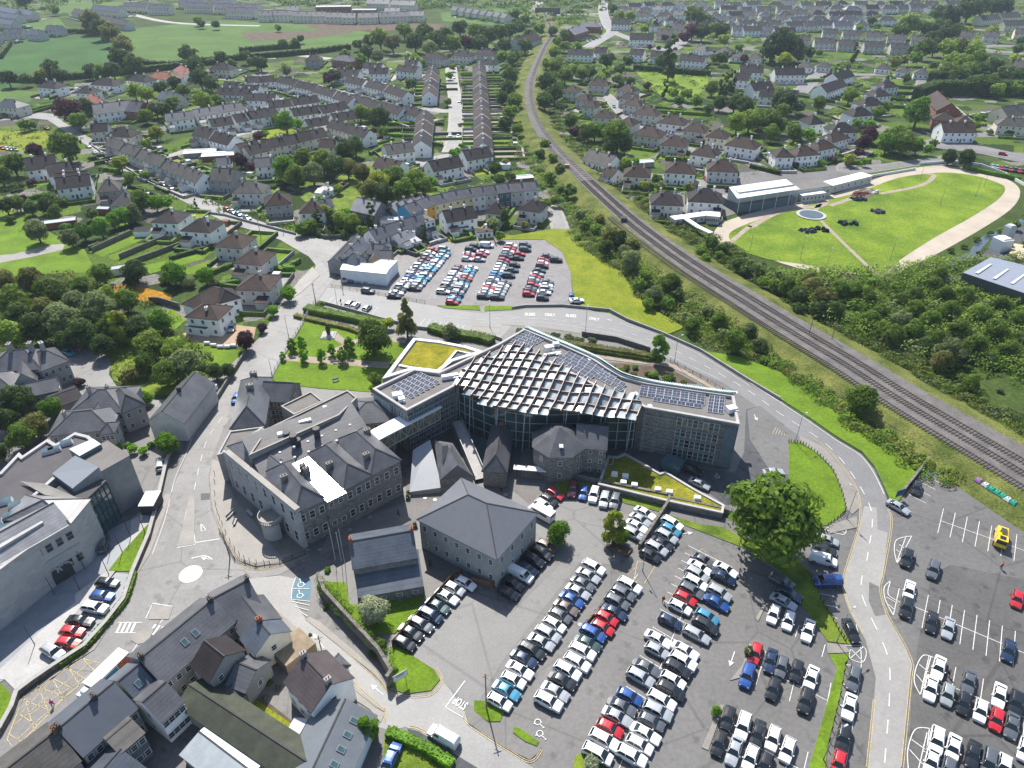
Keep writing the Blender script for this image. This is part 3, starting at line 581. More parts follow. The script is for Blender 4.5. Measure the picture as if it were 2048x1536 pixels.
# ================================================================ BUILDERS
WIN = {}
def win_mesh(w, h, fm=None, gm=None, arch=False, bars=1):
    key = (round(w, 2), round(h, 2), fm.name if fm else '', gm.name if gm else '', bars)
    if key in WIN: return WIN[key]
    f = MB(); g = MB(); t = .09 if w > .5 else .06; fm = fm or M_frame; gm = gm or M_glass
    # frame stands 5 cm proud of the wall, pane inside it (local x along wall, y outwards)
    for c, d in (((0, .03, -h / 2 - .02), (w + .1, .10, t)), ((0, .03, h / 2 - t + .02), (w + .04, .08, t)), ((-w / 2 + t / 2, .03, -h / 2 + t), (t, .08, h - 2 * t)), ((w / 2 - t / 2, .03, -h / 2 + t), (t, .08, h - 2 * t))):
        f.box(c, d)
    if bars: f.box((0, .03, -.03), (w - .1, .07, .06))
    if bars > 1: f.box((0, .03, -h / 2 + t), (.06, .075, h - 2 * t))
    g.box((0, .012, -h / 2), (w - .06, .06, h - .04))
    WIN[key] = (f.mesh('window', fm), g.mesh('pane', gm)); n = len(f.v)
    j = MB(); j.v = f.v + g.v; j.f = f.f + [tuple(i + n for i in q) for q in g.f]; j.m = [0] * len(f.f) + [1] * len(g.f)
    WIN[key] += (j.mesh('window', [fm, gm]),)
    return WIN[key]
def put_windows(root, a, b_, zs, xs, w, h, split=False, fm=None, gm=None, name='window', bars=1):
    """windows on the wall that runs a -> b (local coords), outward normal to the right of a->b"""
    d = (b_ - a); L_ = d.length
    if L_ < .5: return
    d.normalize(); rz = math.atan2(-d.y, -d.x)           # local +y points outwards (right of a->b)
    n = Vector((d.y, -d.x, 0)); W = win_mesh(w, h, fm, gm, bars=bars)
    for z in zs:
        for t in xs:
            p = a + d * (L_ * t)
            if split:
                o = link(name, W[0], root, (p.x + n.x * .01, p.y + n.y * .01, z), rz); link('pane', W[1], o)
            else: link(name, W[2], root, (p.x + n.x * .01, p.y + n.y * .01, z), rz)
def facing(root_loc, rz, n):
    w = Vector((n.x * math.cos(rz) - n.y * math.sin(rz), n.x * math.sin(rz) + n.y * math.cos(rz), 0)); v = Vector((-root_loc[0], -root_loc[1], 0))
    return w.dot(v.normalized()) > -.12
def chimney_mesh(w=.9, d=.6, h=1.6, m=None, pots=2):
    b = MB(); b.box((0, 0, -1.2), (w, d, h + 1.2), 0, 0); b.box((0, 0, h), (w + .16, d + .16, .14), 0, 0)
    for k in range(pots): b.tube(((k - (pots - 1) / 2) * w / pots, 0, h + .14), ((k - (pots - 1) / 2) * w / pots, 0, h + .5), .12, .1, 6, 1)
    return b.mesh('chimney', [m or M_grey, M_pot])
CH_ = {}
def wing(root, L, W, h, rise, kind='gable', cx=0, cy=0, rz=0, wm=None, rm=None, over=.35, z0=0, chim=(), win=None, split=False, door=None, chm=None, ww=(1.0, 1.25), base_loc=None, base_rz=0, cap=False, winname='window', ch_size=(.9, .6, 1.0), fm=None, ends=True, half=False, sky=()):
    """one rectangular block with its roof, under the thing `root`; ridge along local X"""
    ca, sa = math.cos(rz), math.sin(rz)
    def T(x, y, z=0): return Vector((cx + x * ca - y * sa, cy + x * sa + y * ca, z))
    x, y = L / 2, W / 2; b = MB()
    b.prism([T(-x, -y), T(x, -y), T(x, y), T(-x, y)], z0, h, 0, 0, cap=(kind == 'flat'))
    if kind == 'gable':
        for s in (-1, 1): 
            q = [T(s * x, -y, h), T(s * x, y, h), T(s * x, 0, h + rise)]
            b.face(q if s > 0 else q[::-1])
    if kind == 'mono':
        for s in (-1, 1):
            q = [T(s * x, -y, h), T(s * x, y, h), T(s * x, y, h + rise)]; b.face(q if s > 0 else q[::-1])
        b.face([T(x, y, h), T(-x, y, h), T(-x, y, h + rise), T(x, y, h + rise)])
    b.build('wall', wm or M_white, root)
    r = MB(); o = over; th = .14
    if kind == 'flat':
        r.prism([T(-x - .1, -y - .1), T(x + .1, -y - .1), T(x + .1, y + .1), T(-x - .1, y + .1)], h + .004, h + .18)
    elif kind == 'gable':
        k = o * rise / y
        for s in (-1, 1):
            lo0, lo1, hi0, hi1 = T(-x - o * .5, s * (y + o), h - k), T(x + o * .5, s * (y + o), h - k), T(-x - o * .5, 0, h + rise), T(x + o * .5, 0, h + rise)
            up = Vector((0, 0, th))
            q = [lo0 + up, lo1 + up, hi1 + up, hi0 + up]; r.face(q if s < 0 else q[::-1])
            q = [lo0, lo1, lo1 + up, lo0 + up]; r.face(q if s < 0 else q[::-1])
            for e in ((lo0, hi0), (lo1, hi1)): r.face([e[0], e[1], e[1] + up, e[0] + up])
        r.bar(T(-x - o * .5, 0, h + rise + th), T(x + o * .5, 0, h + rise + th), .24, .14, 1)
    elif kind == 'mono':
        k = o * rise / W; up = Vector((0, 0, th)); q = [T(-x - .1, -y - o, h - k), T(x + .1, -y - o, h - k), T(x + .1, y + .15, h + rise + .02), T(-x - .1, y + .15, h + rise + .02)]
        r.face([p + up for p in q])
        for i in range(4): r.face([q[i], q[(i + 1) % 4], q[(i + 1) % 4] + up, q[i] + up])
    elif kind in ('hip', 'pyramid', 'halfhip'):
        X, Y = x + o, y + o; ri = Y if kind == 'hip' else (X if kind == 'pyramid' else Y * .45)
        if half: ri2 = -o * .5
        rid = max(0.0, X - ri); k = 0; z = h - .05
        e = [T(-X, -Y, z), T(X, -Y, z), T(X, Y, z), T(-X, Y, z)]; A, B2 = T(-rid, 0, h + rise), T(X if half else rid, 0, h + rise)
        up = Vector((0, 0, th)); e2 = [p + up for p in e]; A2, B3 = A + up, B2 + up
        r.face([e2[0], e2[1], B3, A2]); r.face([e2[2], e2[3], A2, B3]); r.face([e2[1], e2[2], B3]); r.face([e2[3], e2[0], A2])
        for i in range(4): r.face([e[i], e[(i + 1) % 4], e2[(i + 1) % 4], e2[i]])
        for p in ((e2[0], A2), (e2[3], A2), (e2[1], B3), (e2[2], B3), (A2, B3)):
            if (p[1] - p[0]).length > .2: r.bar(p[0], p[1], .22, .12, 1)
    ro = r.build('roof', [rm or M_tile_k, M_ridge], root)
    for t in sky:                                    # skylights on the slope towards us
        p = T(t * x, -y * .5); o = empty('skylight', (p.x, p.y, h + rise * .5 + .2)); o.parent = ro; o.rotation_euler = (math.atan2(rise, y), 0, rz)
        bb = MB(); bb.box((0, 0, 0), (.95, 1.3, .1)); bb.build('frame', M_metal_g, o); bb = MB(); bb.box((0, 0, .105), (.7, 1.05, .02)); bb.build('pane', M_glass_b, o)
    for c in chim:                                   # (t along ridge -1..1, t across -1..1)
        key = (ch_size, (chm or wm or M_grey).name)
        if key not in CH_: CH_[key] = chimney_mesh(*ch_size, m=(chm or wm or M_grey))
        p = T(c[0] * x, c[1] * y); zz = h + rise * max(.0, 1 - abs(c[1])) * (1 if kind == 'gable' or abs(c[0]) < .6 else .8)
        link('chimney', CH_[key], ro, (p.x, p.y, zz), rz + R(90))
    if win:
        fl = max(1, int(round(h / 2.9))) if win.get('floors') is None else win['floors']; n = win.get('n', max(1, int(L / 3)))
        fh = (h - z0) / fl; zs = [z0 + fh * (k + .55) for k in range(fl)]
        for (p, q, cnt) in ((T(-x, -y), T(x, -y), n), (T(x, y), T(-x, y), n), (T(x, -y), T(x, y), win.get('side', 1)), (T(-x, y), T(-x, -y), win.get('side', 1))):
            d = (q - p).normalized()
            if cnt and (base_loc is None or facing(base_loc, base_rz, Vector((d.y, -d.x, 0)))):
                put_windows(root, p, q, zs, [(k + .5) / cnt for k in range(cnt)], ww[0], ww[1], split, fm, name=winname, bars=win.get('bars', 1))
        if door:
            k = door if isinstance(door, float) else .5
            put_windows(root, T(-x, -y), T(x, -y), [z0 + 1.06], [k + .5 / max(n, 1) * (1 if n % 2 else 0) * .9], .95, 2.1, False, gm=door_mat(), name='door', bars=0)
    return ro
DM = []
def door_mat():
    if not DM:
        for c in ((.22, .03, .03), (.03, .07, .05), (.03, .04, .09), (.05, .05, .05), (.3, .3, .29)): DM.append(mat('door_paint_%02d' % len(DM), c, .5, .4, var=0))
    return rnd.choice(DM)
RM = {'k': (M_tile_k, 'dark-tiled'), 'b': (M_tile_b, 'brown-tiled'), 'g': (M_tile_g, 'grey-tiled'), 's': (M_slate, 'slate-roofed'), 'u': (M_slate_b, 'blue slate-roofed'), 'l': (M_slate_l, 'pale-roofed'), 'r': (M_tile_r, 'red-tiled')}
WM = {'w': (M_white, 'white'), 'c': (M_cream, 'cream'), 'g': (M_grey, 'grey'), 'p': (M_pebble, 'pebbledashed'), 'b': (M_brick, 'brick'), 's': (M_stone, 'stone')}
N_H = [0]; PLOTS = []
def lay_plots():
    g = MB(); s = MB(); q = random.Random(4); fm = [FO['d'][0], FO['m'][0], M_grey, M_stone_w]
    sm = [M_grass, M_grass2, M_pave, M_asph_l, M_gravelpath, M_grassy]
    for n_, (x, y, rz, L, W, far) in enumerate(PLOTS):
        if far == 2 and n_ % 2: continue
        ca, sa = math.cos(rz), math.sin(rz); T = lambda u, v: (x + u * ca - v * sa, y + u * sa + v * ca)
        nu = max(1, int(L / 7)); uw = L / nu; hit = lambda u, v, m=0: any((T(u, v)[0] - a) ** 2 + (T(u, v)[1] - c) ** 2 < (r + m) ** 2 for a, c, r in OCC if abs(a - x) + abs(c - y) > 1)
        for sd, dep in ((-1, q.uniform(6, 8)), (1, q.uniform(10, 16))):
            for k in range(nu + 1):
                u = -L / 2 + k * uw; v0, v1 = sd * (W / 2 + .5), sd * (W / 2 + dep)
                if hit(u, v1, -3) or hit(u, (v0 + v1) / 2, -3): continue
                w, h, mi = q.choice(((.9, 1.5, 0), (1.1, 1.3, 1), (.25, 1.2, 2), (.3, 1.5, 3))); c = T(u, (v0 + v1) / 2); g.box((*c, 0), (w, dep, h), rz, mi)
                if k < nu:
                    mi = q.choice((0, 1, 2, 3, 4, 5) if sd > 0 else (0, 2, 3, 3, 5)); z = .075 + .004 * (n_ % 7) + .0005 * k; a = [T(u + .4, v0), T(u + uw - .4, v0), T(u + uw - .4, v1), T(u + .4, v1)]
                    if not hit(u + uw / 2, v1, -2): s.face([(*p, z) for p in (a if sd > 0 else a[::-1])], mi)
                    if sd > 0 and q.random() < .5 and not hit(u + uw / 2, v1, -2): c = T(u + uw / 2, v1 - 1.5); g.box((*c, 0), (2.6, 2.2, 2.0), rz, q.choice((4, 5, 6, 4)))
            if q.random() < .8 and not hit(0, sd * (W / 2 + dep), -2): c = T(0, sd * (W / 2 + dep)); g.box((*c, 0), (L, q.choice((.3, 1.0)), 1.3), rz, q.choice((0, 1, 2)))
    stuff(tag(g.build('garden_boundaries', fm + [M_metal_l, M_brown, M_tile_g]), 'hedges, walls and sheds parting the small gardens of the houses', 'garden boundaries')); struct(s.build('garden_plots', sm))
def house(a, b_, W, kind, wc, rc, region, h=5.4, rise=None, far=False, word='house', ext=True, zr=None, cat='house', nwin=None, group=None, key=None):
    """a, b_: ends of the ridge line (world points)"""
    c = (a + b_) / 2; d = b_ - a; L = max(4, d.length); rz = math.atan2(d.y, d.x); rise = rise or W * .36
    if math.cos(rz) < 0: rz += math.pi
    kn = {'hip': 'hipped', 'gable': 'gabled', 'flat': 'flat-roofed', 'pyramid': 'hipped', 'halfhip': 'hipped', 'mono': 'lean-to'}[kind]
    root = empty('house', (c.x, c.y, 0), rz); OCC.append((c.x, c.y, max(W, L) * .5 + .5)); PLOTS.append((c.x, c.y, rz, L, W, far)); wm, wn = WM[wc]; rm, rn = RM[rc]
    ch = [(-.45, 0), (.45, 0)] if L > 11 else [(rnd.choice((-.8, .8, 0)) if kind == 'gable' else .2, 0)]
    n = nwin or max(2, int(L / 3.2))
    wing(root, L, W, h, rise, kind, wm=wm, rm=rm, chim=ch, win={'n': n, 'side': 1 if not far else 0, 'floors': 2 if h > 4 else 1} if not (far == 2) else {'n': max(2, n - 1), 'side': 0}, base_loc=(c.x, c.y), base_rz=rz, door=True if not far else None)
    if ext and not far and rnd.random() < .6:
        s = rnd.choice((-1, 1)); wl = rnd.uniform(2.6, 4); wing(root, wl, 3.2, 2.6, .9, 'mono' if kind != 'gable' else 'gable', cx=s * (L / 2 - wl / 2 - .5), cy=-W / 2 - 1.55, wm=wm, rm=rm, chim=())
    desc = '%s-roofed %s %s %s' % ({'k': 'dark', 'b': 'brown', 'g': 'grey', 's': 'slate', 'u': 'blue', 'l': 'pale', 'r': 'red'}[rc], wn, kn, word) if kind != 'flat' else '%s flat-roofed %s' % (wn, word)
    later(root, desc, region, cat, group or 'houses ' + region, key if key is not None else c.x / max(c.y, 1)); N_H[0] += 1; return root
def HR(s, W, kind, wc, rc, region, n=1, zr=7.5, step=0.0, gap=0.0, **k):
    """a row of houses along one ridge line given at roof height"""
    v = [float(t) for t in s.replace(',', ' ').split()]
    a, c = G(v[0], v[1], zr), G(v[2], v[3], zr); a.z = c.z = 0
    for i in range(n):
        p = a + (c - a) * (i / n); q = a + (c - a) * ((i + 1) / n)
        if gap: m = (p + q) / 2; p = m + (p - m) * (1 - gap); q = m + (q - m) * (1 - gap)
        hh = k.get('h', 5.4) + (step * (i % 2)) + (rnd.uniform(-.08, .08)); kk = dict(k); kk['h'] = hh
        wcc = wc[i % len(wc)]; rcc = rc[i % len(rc)]
        house(p, q - (q - p).normalized() * .02, W + .03 * (i % 2), kind, wcc, rcc, region, **kk)

# ---------------------------------------------------------------- foliage
def foliage(name, col, col2=None, trans=.5, orand=.28):
    return mat(name, col, .6, .25, var=.35, scale=.35, fine=.25, col2=col2, trans=trans, orand=orand)
FO = {'m': (foliage('mid_green_leaves', (.135, .22, .025)), 'mid green'), 'd': (foliage('dark_green_leaves', (.075, .13, .026)), 'dark green'),
      'l': (foliage('light_green_leaves', (.21, .30, .035)), 'light green'), 'y': (foliage('yellow_green_leaves', (.28, .33, .03)), 'yellowish green'),
      'p': (foliage('purple_leaves', (.085, .032, .042)), 'purple'), 'o': (foliage('olive_leaves', (.19, .20, .045)), 'olive green'),
      'w': (foliage('white_blossom', (.42, .46, .28)), 'white-flowering'), 'g': (foliage('grey_green_leaves', (.20, .25, .09)), 'grey-green'), 'b': (foliage('bright_green_leaves', (.14, .29, .018)), 'bright green')}
M_bark = mat('bark', (.10, .08, .06), .9, .1, var=.2, scale=1)
def rpt(r): 
    while 1:
        v = Vector((r.uniform(-1, 1), r.uniform(-1, 1), r.uniform(-1, 1)))
        if .05 < v.length <= 1: return v
def leaf(b, p, n, s, r):
    n = (n + rpt(r) * .55).normalized(); u = n.cross(rpt(r))
    if u.length < .01: u = n.orthogonal()
    u.normalize(); v = n.cross(u); e = r.uniform(.55, 1)
    k = len(b.v); b.v += [tuple(p - u * s), tuple(p - v * s * e), tuple(p + u * s * r.uniform(.7, 1.1)), tuple(p + v * s * e)]; b.f.append((k, k + 1, k + 2, k + 3)); b.m.append(0)
def crown(shape, nl, ls, seed, clumps=26):
    """unit crown: radius 1, from z=0 up to its height; leaf-sized faces on clumps through the volume"""
    r = random.Random(seed); b = MB(); cl = []
    for i in range(clumps):
        if shape == 'round': v = rpt(r).normalized() * r.uniform(.3, .72); c = Vector((v.x, v.y, .95 + v.z * .95)); cr = r.uniform(.3, .46)
        elif shape == 'tall': t = (i + .5) / clumps; w = math.sin(math.pi * min(1, t * .9 + .12)) ** .6; a = r.uniform(0, 6.28); c = Vector((math.cos(a) * w * .6, math.sin(a) * w * .6, .25 + t * 2.6)); cr = r.uniform(.3, .45) * (.6 + .4 * w)
        elif shape == 'cone': t = (i + .5) / clumps; w = 1 - t * .93; a = r.uniform(0, 6.28); q = r.uniform(.35, .8); c = Vector((math.cos(a) * w * q, math.sin(a) * w * q, .25 + t * 3.0)); cr = .12 + .3 * w
        elif shape == 'column': t = (i + .5) / clumps; a = r.uniform(0, 6.28); c = Vector((math.cos(a) * .45, math.sin(a) * .45, .3 + t * 4.2)); cr = r.uniform(.35, .55) * (1.05 - t * .5)
        else: v = rpt(r).normalized() * r.uniform(.2, .68); c = Vector((v.x, v.y, .45 + abs(v.z) * .45)); cr = r.uniform(.3, .45)
        cl.append((c, cr))
    tot = sum(c[1] ** 2 for c in cl)
    for c, cr in cl:
        for _ in range(max(6, int(nl * cr * cr / tot))):
            n = rpt(r).normalized(); n.z = n.z if n.z > -.35 else -n.z * .5
            sq = .8 if shape == 'round' else 1
            p = c + Vector((n.x, n.y, n.z * sq)) * cr * r.uniform(.72, 1.05); leaf(b, p, n, ls * r.uniform(.6, 1.3), r)
    # dark heart so that the sky does not shine straight through
    return b
def trunk_mesh(h, r, limbs=4, seed=0, spread=.5):
    q = random.Random(seed); b = MB(); b.tube((0, 0, -.2), (0, 0, h * .55), r * 1.25, r * .85, 7); b.tube((0, 0, h * .55), (.03 * h, 0, h), r * .85, r * .4, 7)
    for i in range(limbs):
        a = 6.28 * i / limbs + q.uniform(-.4, .4); z = h * q.uniform(.4, .75); b.tube((0, 0, z), (math.cos(a) * spread, math.sin(a) * spread, z + spread * q.uniform(.7, 1.2)), r * .45, r * .15, 5)
    return b
TREE = {}
def tree_set(shape, var, lod):
    key = (shape, var, lod)
    if key not in TREE:
        nl, ls = {0: (7200, .062), 1: (2300, .10), 2: (700, .17)}[lod]
        if shape == 'bush': nl = int(nl * .6)
        if shape == 'column': nl = int(nl * 1.3)
        b = crown(shape, nl, ls, hash((shape, var)) % 1000 if False else (len(shape) * 31 + var * 7 + lod), {'round': 40, 'tall': 24, 'cone': 30, 'column': 18, 'bush': 12}[shape])
        th = {'round': .75, 'tall': .9, 'cone': 1.2, 'column': 1.6, 'bush': .3}[shape]
        TREE[key] = {}
        TREE[key]['c'] = b
        TREE[key]['t'] = trunk_mesh(th, .075 if shape != 'bush' else .04, 5, var, .45).mesh('trunk', M_bark)
    return TREE[key]
KIND = {'r': ('round', 'broad', .12), 't': ('tall', 'tall', .25), 'c': ('cone', 'conical', .2), 'k': ('column', 'columnar', .15), 'b': ('bush', 'low', .0)}
N_T = [0]
def tree_at(p, r, kc, region, lod=1, var=None, label=None, cat='tree', lift=None, group=None, zs=1.0):
    shape, word, lf = KIND[kc[0]]; fm, fn = FO[kc[1]]; var = rnd.randrange(3) if var is None else var
    S = tree_set(shape, var, lod); mk = 'm' + kc[1]
    if mk not in S: S[mk] = S['c'].mesh('crown', fm)
    isb = shape == 'bush'
    root = empty('bush' if isb else {'c': 'conifer_tree', 'k': 'columnar_tree'}.get(kc[0], 'broadleaf_tree'), (p.x, p.y, 0), rnd.uniform(0, 6.28)); root.scale = (r, r, r * zs)
    lf = lf if lift is None else lift
    link('crown', S[mk], root, (0, 0, lf))
    if not isb or lod == 0: link('trunk', S['t'], root)
    N_T[0] += 1
    if label: tag(root, label, cat, group)
    else:
        noun = 'bush' if isb else 'tree'; w = 'rounded' if isb else word
        later(root, '%s %s %s' % (w, fn, noun), region, 'shrub' if isb else 'tree', group or ('bushes ' if isb else 'trees ') + region, p.x / max(p.y, 1))
    return root
def TR(x, y, r_px, kc, region, lod=1, **k):
    """crown centre and radius in photo pixels -> a tree that stands on the ground under it"""
    shape = KIND[kc[0]][0]; zc = {'round': 1.1, 'tall': 1.7, 'cone': 1.6, 'column': 2.3, 'bush': .45}[shape]; rr = 4.0
    for _ in range(6):
        p = G(x, y, zc * rr); rr = r_px / SCL(p)
    return tree_at(p, rr, kc, region, lod, **k)
QUEUE = []
def TL(s, region, lod=1):
    for t in s.split(','):
        q = t.split()
        if q: QUEUE.append((float(q[2]), float(q[0]), float(q[1]), q[3], region, lod))
def plant_queue():
    QUEUE.sort(key=lambda q: -q[0]); n = 0; rest = MB(); cols = [FO[c][0] for c in FO]; keys = list(FO)
    for r_px, x, y, kc, region, lod in QUEUE:
        if KIND[kc[0]][0] in ('round', 'tall'):
            n += 1
            if n > 278:
                zc = 1.6; rr = 4.0
                for _ in range(6): p = G(x, y, zc * rr); rr = r_px / SCL(p)
                c = tree_set(KIND[kc[0]][0], n % 3, 2)['c']; k = len(rest.v); a = n * 1.7; ca, sa = math.cos(a) * rr, math.sin(a) * rr; mi = keys.index(kc[1])
                rest.v += [(p.x + v[0] * ca - v[1] * sa, p.y + v[0] * sa + v[1] * ca, (v[2] + .12) * rr) for v in c.v]; rest.f += [tuple(i + k for i in f) for f in c.f]; rest.m += [mi] * len(c.f); continue
        TR(x, y, r_px, kc, region, lod)
    o = rest.build('small_trees', cols); stuff(o); tag(o, 'many small distant trees scattered among the houses and field edges', 'trees')
def inside(p, poly):
    c = False; j = len(poly) - 1
    for i in range(len(poly)):
        a, b2 = poly[i], poly[j]
        if (a.y > p.y) != (b2.y > p.y) and p.x < (b2.x - a.x) * (p.y - a.y) / (b2.y - a.y) + a.x: c = not c
        j = i
    return c
def scatter(poly, n, dmin):
    x0, x1 = min(p.x for p in poly), max(p.x for p in poly); y0, y1 = min(p.y for p in poly), max(p.y for p in poly); out = []; t = 0
    while len(out) < n and t < n * 60:
        t += 1; p = Vector((rnd.uniform(x0, x1), rnd.uniform(y0, y1), 0))
        if inside(p, poly) and all((p - q).length > dmin for q in out): out.append(p)
    return out
def wood(poly_px, n, r0, r1, kinds, region, lod=1, dmin=None, **k):
    poly = PX(poly_px)
    for p in scatter(poly, n, dmin or r0 * 1.2): tree_at(p, rnd.uniform(r0, r1), rnd.choice(kinds), region, lod, **k)
def mass(name, poly_px, n, r0, r1, colors, label, cat, leafn=90, ls=.35, z=0, hs=.8, zf=None):
    """dense uncountable vegetation: clumps of leaf faces over an area, one object"""
    poly = PX(poly_px) if isinstance(poly_px, str) else poly_px; b = MB(); r = random.Random(len(poly) * n)
    cols = [FO[c][0] for c in colors]
    for p in scatter(poly, n, r0 * .55):
        rr = rnd.uniform(r0, r1)
        if name == 'garden_shrubbery' and any((p.x - a) ** 2 + (p.y - c) ** 2 < (q + rr * .5) ** 2 for a, c, q in OCC): continue
        mi = rnd.randrange(len(cols)); z0 = zf(p) if zf else z
        for _ in range(int(leafn * (rr / r1) ** 2)):
            v = rpt(r).normalized(); v.z = abs(v.z)
            q = Vector((p.x + v.x * rr, p.y + v.y * rr, z0 + v.z * rr * hs * r.uniform(.75, 1.05))); leaf(b, q, v, ls * r.uniform(.6, 1.3), r); b.m[-1] = mi
    o = b.build(name, cols); stuff(o); o['label'] = label; o['category'] = cat; return o
N_HG = [0]
def hedge(px, w, h, col='d', label=None, region='in the gardens', lsz=.22, dens=1.0, z=0):
    pts = PX(px) if isinstance(px, str) else px; b = MB(); r = random.Random(N_HG[0]); fm, fn = FO[col]
    for i in range(len(pts) - 1):
        a, c = pts[i], pts[i + 1]; d = c - a; L_ = d.length; d.normalize(); n = Vector((-d.y, d.x, 0))
        b.box(((a.x + c.x) / 2, (a.y + c.y) / 2, z), (L_, w * .8, h * .9), math.atan2(d.y, d.x), 0)
        area = L_ * (w + 2 * h)
        for _ in range(int(min(3500, area * 9 * dens * (.22 / lsz) ** 2))):
            t = r.uniform(0, 1); k = r.uniform(0, w + 2 * h)
            if k < h: q, nn = a + d * (L_ * t) + n * (w / 2) + Vector((0, 0, k)), n
            elif k < 2 * h: q, nn = a + d * (L_ * t) - n * (w / 2) + Vector((0, 0, k - h)), -n
            else: q, nn = a + d * (L_ * t) + n * (k - 2 * h - w / 2) + Vector((0, 0, h * r.uniform(.88, 1.08))), Vector((0, 0, 1))
            leaf(b, q + Vector((0, 0, z)), nn, lsz * r.uniform(.6, 1.2), r)
    o = b.build('hedge', fm); N_HG[0] += 1
    m = (pts[0] + pts[-1]) / 2
    if label: tag(o, label, 'hedge', 'garden hedges')
    else: later(o, '%s clipped hedge' % fn, region, 'hedge', 'hedges ' + region, m.x / max(m.y, 1))
    return o

# ---------------------------------------------------------------- vehicles
PAINT = {'w': ((.72, .72, .72), 'white'), 's': ((.36, .38, .40), 'silver'), 'g': ((.10, .11, .125), 'grey'), 'k': ((.016, .018, .022), 'black'), 'b': ((.015, .07, .26), 'blue'), 'n': ((.012, .03, .075), 'navy'),
         'r': ((.42, .012, .02), 'red'), 'm': ((.16, .03, .04), 'maroon'), 'c': ((.05, .24, .38), 'light blue'), 'e': ((.04, .075, .075), 'dark teal'), 't': ((.14, .11, .095), 'brown'), 'y': ((.72, .50, .015), 'yellow'), 'a': ((.30, .33, .33), 'pale grey')}
def paint(c): return mat(PAINT[c][1].replace(' ', '_') + '_car_paint', PAINT[c][0], .3, .5, metal=.0 if c in 'wry' else .25, var=0, coat=.8)
M_cglass = mat('car_glass', (.012, .02, .022), .06, .8, var=0)
M_lampw = mat('headlamp', (.6, .6, .6), .15, .7, var=0); M_lampr = mat('rear_lamp', (.3, .01, .01), .2, .5, var=0); M_alloy = mat('alloy', (.35, .35, .36), .35, .5, metal=.7, var=0)
M_plate = mat('number_plate', (.6, .6, .55), .5, .3, var=0)
# stations: x, belt z, half width ; cabin: x front base, x front roof, x rear roof, x rear base, roof z
CARS = {'hatchback': dict(L=4.05, w=.87, h=1.47, st=((-2.02, .62), (-1.98, .92), (-1.2, .98), (.55, .96), (1.45, .82), (1.95, .68), (2.03, .5)), cab=(.95, .28, -1.35, -1.92)),
        'saloon': dict(L=4.6, w=.89, h=1.43, st=((-2.3, .62), (-2.24, .95), (-1.5, .98), (.6, .94), (1.6, .82), (2.18, .68), (2.3, .5)), cab=(.95, .22, -.95, -1.72)),
        'four-by-four': dict(L=4.5, w=.94, h=1.68, st=((-2.25, .7), (-2.22, 1.08), (-1.2, 1.12), (.7, 1.1), (1.6, 1.0), (2.15, .86), (2.25, .6)), cab=(1.05, .42, -1.62, -2.15)),
        'estate car': dict(L=4.7, w=.89, h=1.47, st=((-2.35, .62), (-2.3, .95), (-1.4, .98), (.7, .95), (1.65, .83), (2.22, .68), (2.35, .5)), cab=(1.05, .3, -1.75, -2.22)),
        'people carrier': dict(L=4.5, w=.92, h=1.66, st=((-2.25, .7), (-2.2, 1.02), (-1.2, 1.05), (.9, 1.0), (1.75, .88), (2.18, .74), (2.25, .55)), cab=(1.45, .6, -1.65, -2.14)),
        'van': dict(L=4.9, w=.95, h=1.95, st=((-2.45, .6), (-2.43, 1.1), (-1.2, 1.15), (1.1, 1.12), (1.9, .98), (2.38, .84), (2.45, .55)), cab=(1.55, .95, -2.2, -2.42))}
CM = {}
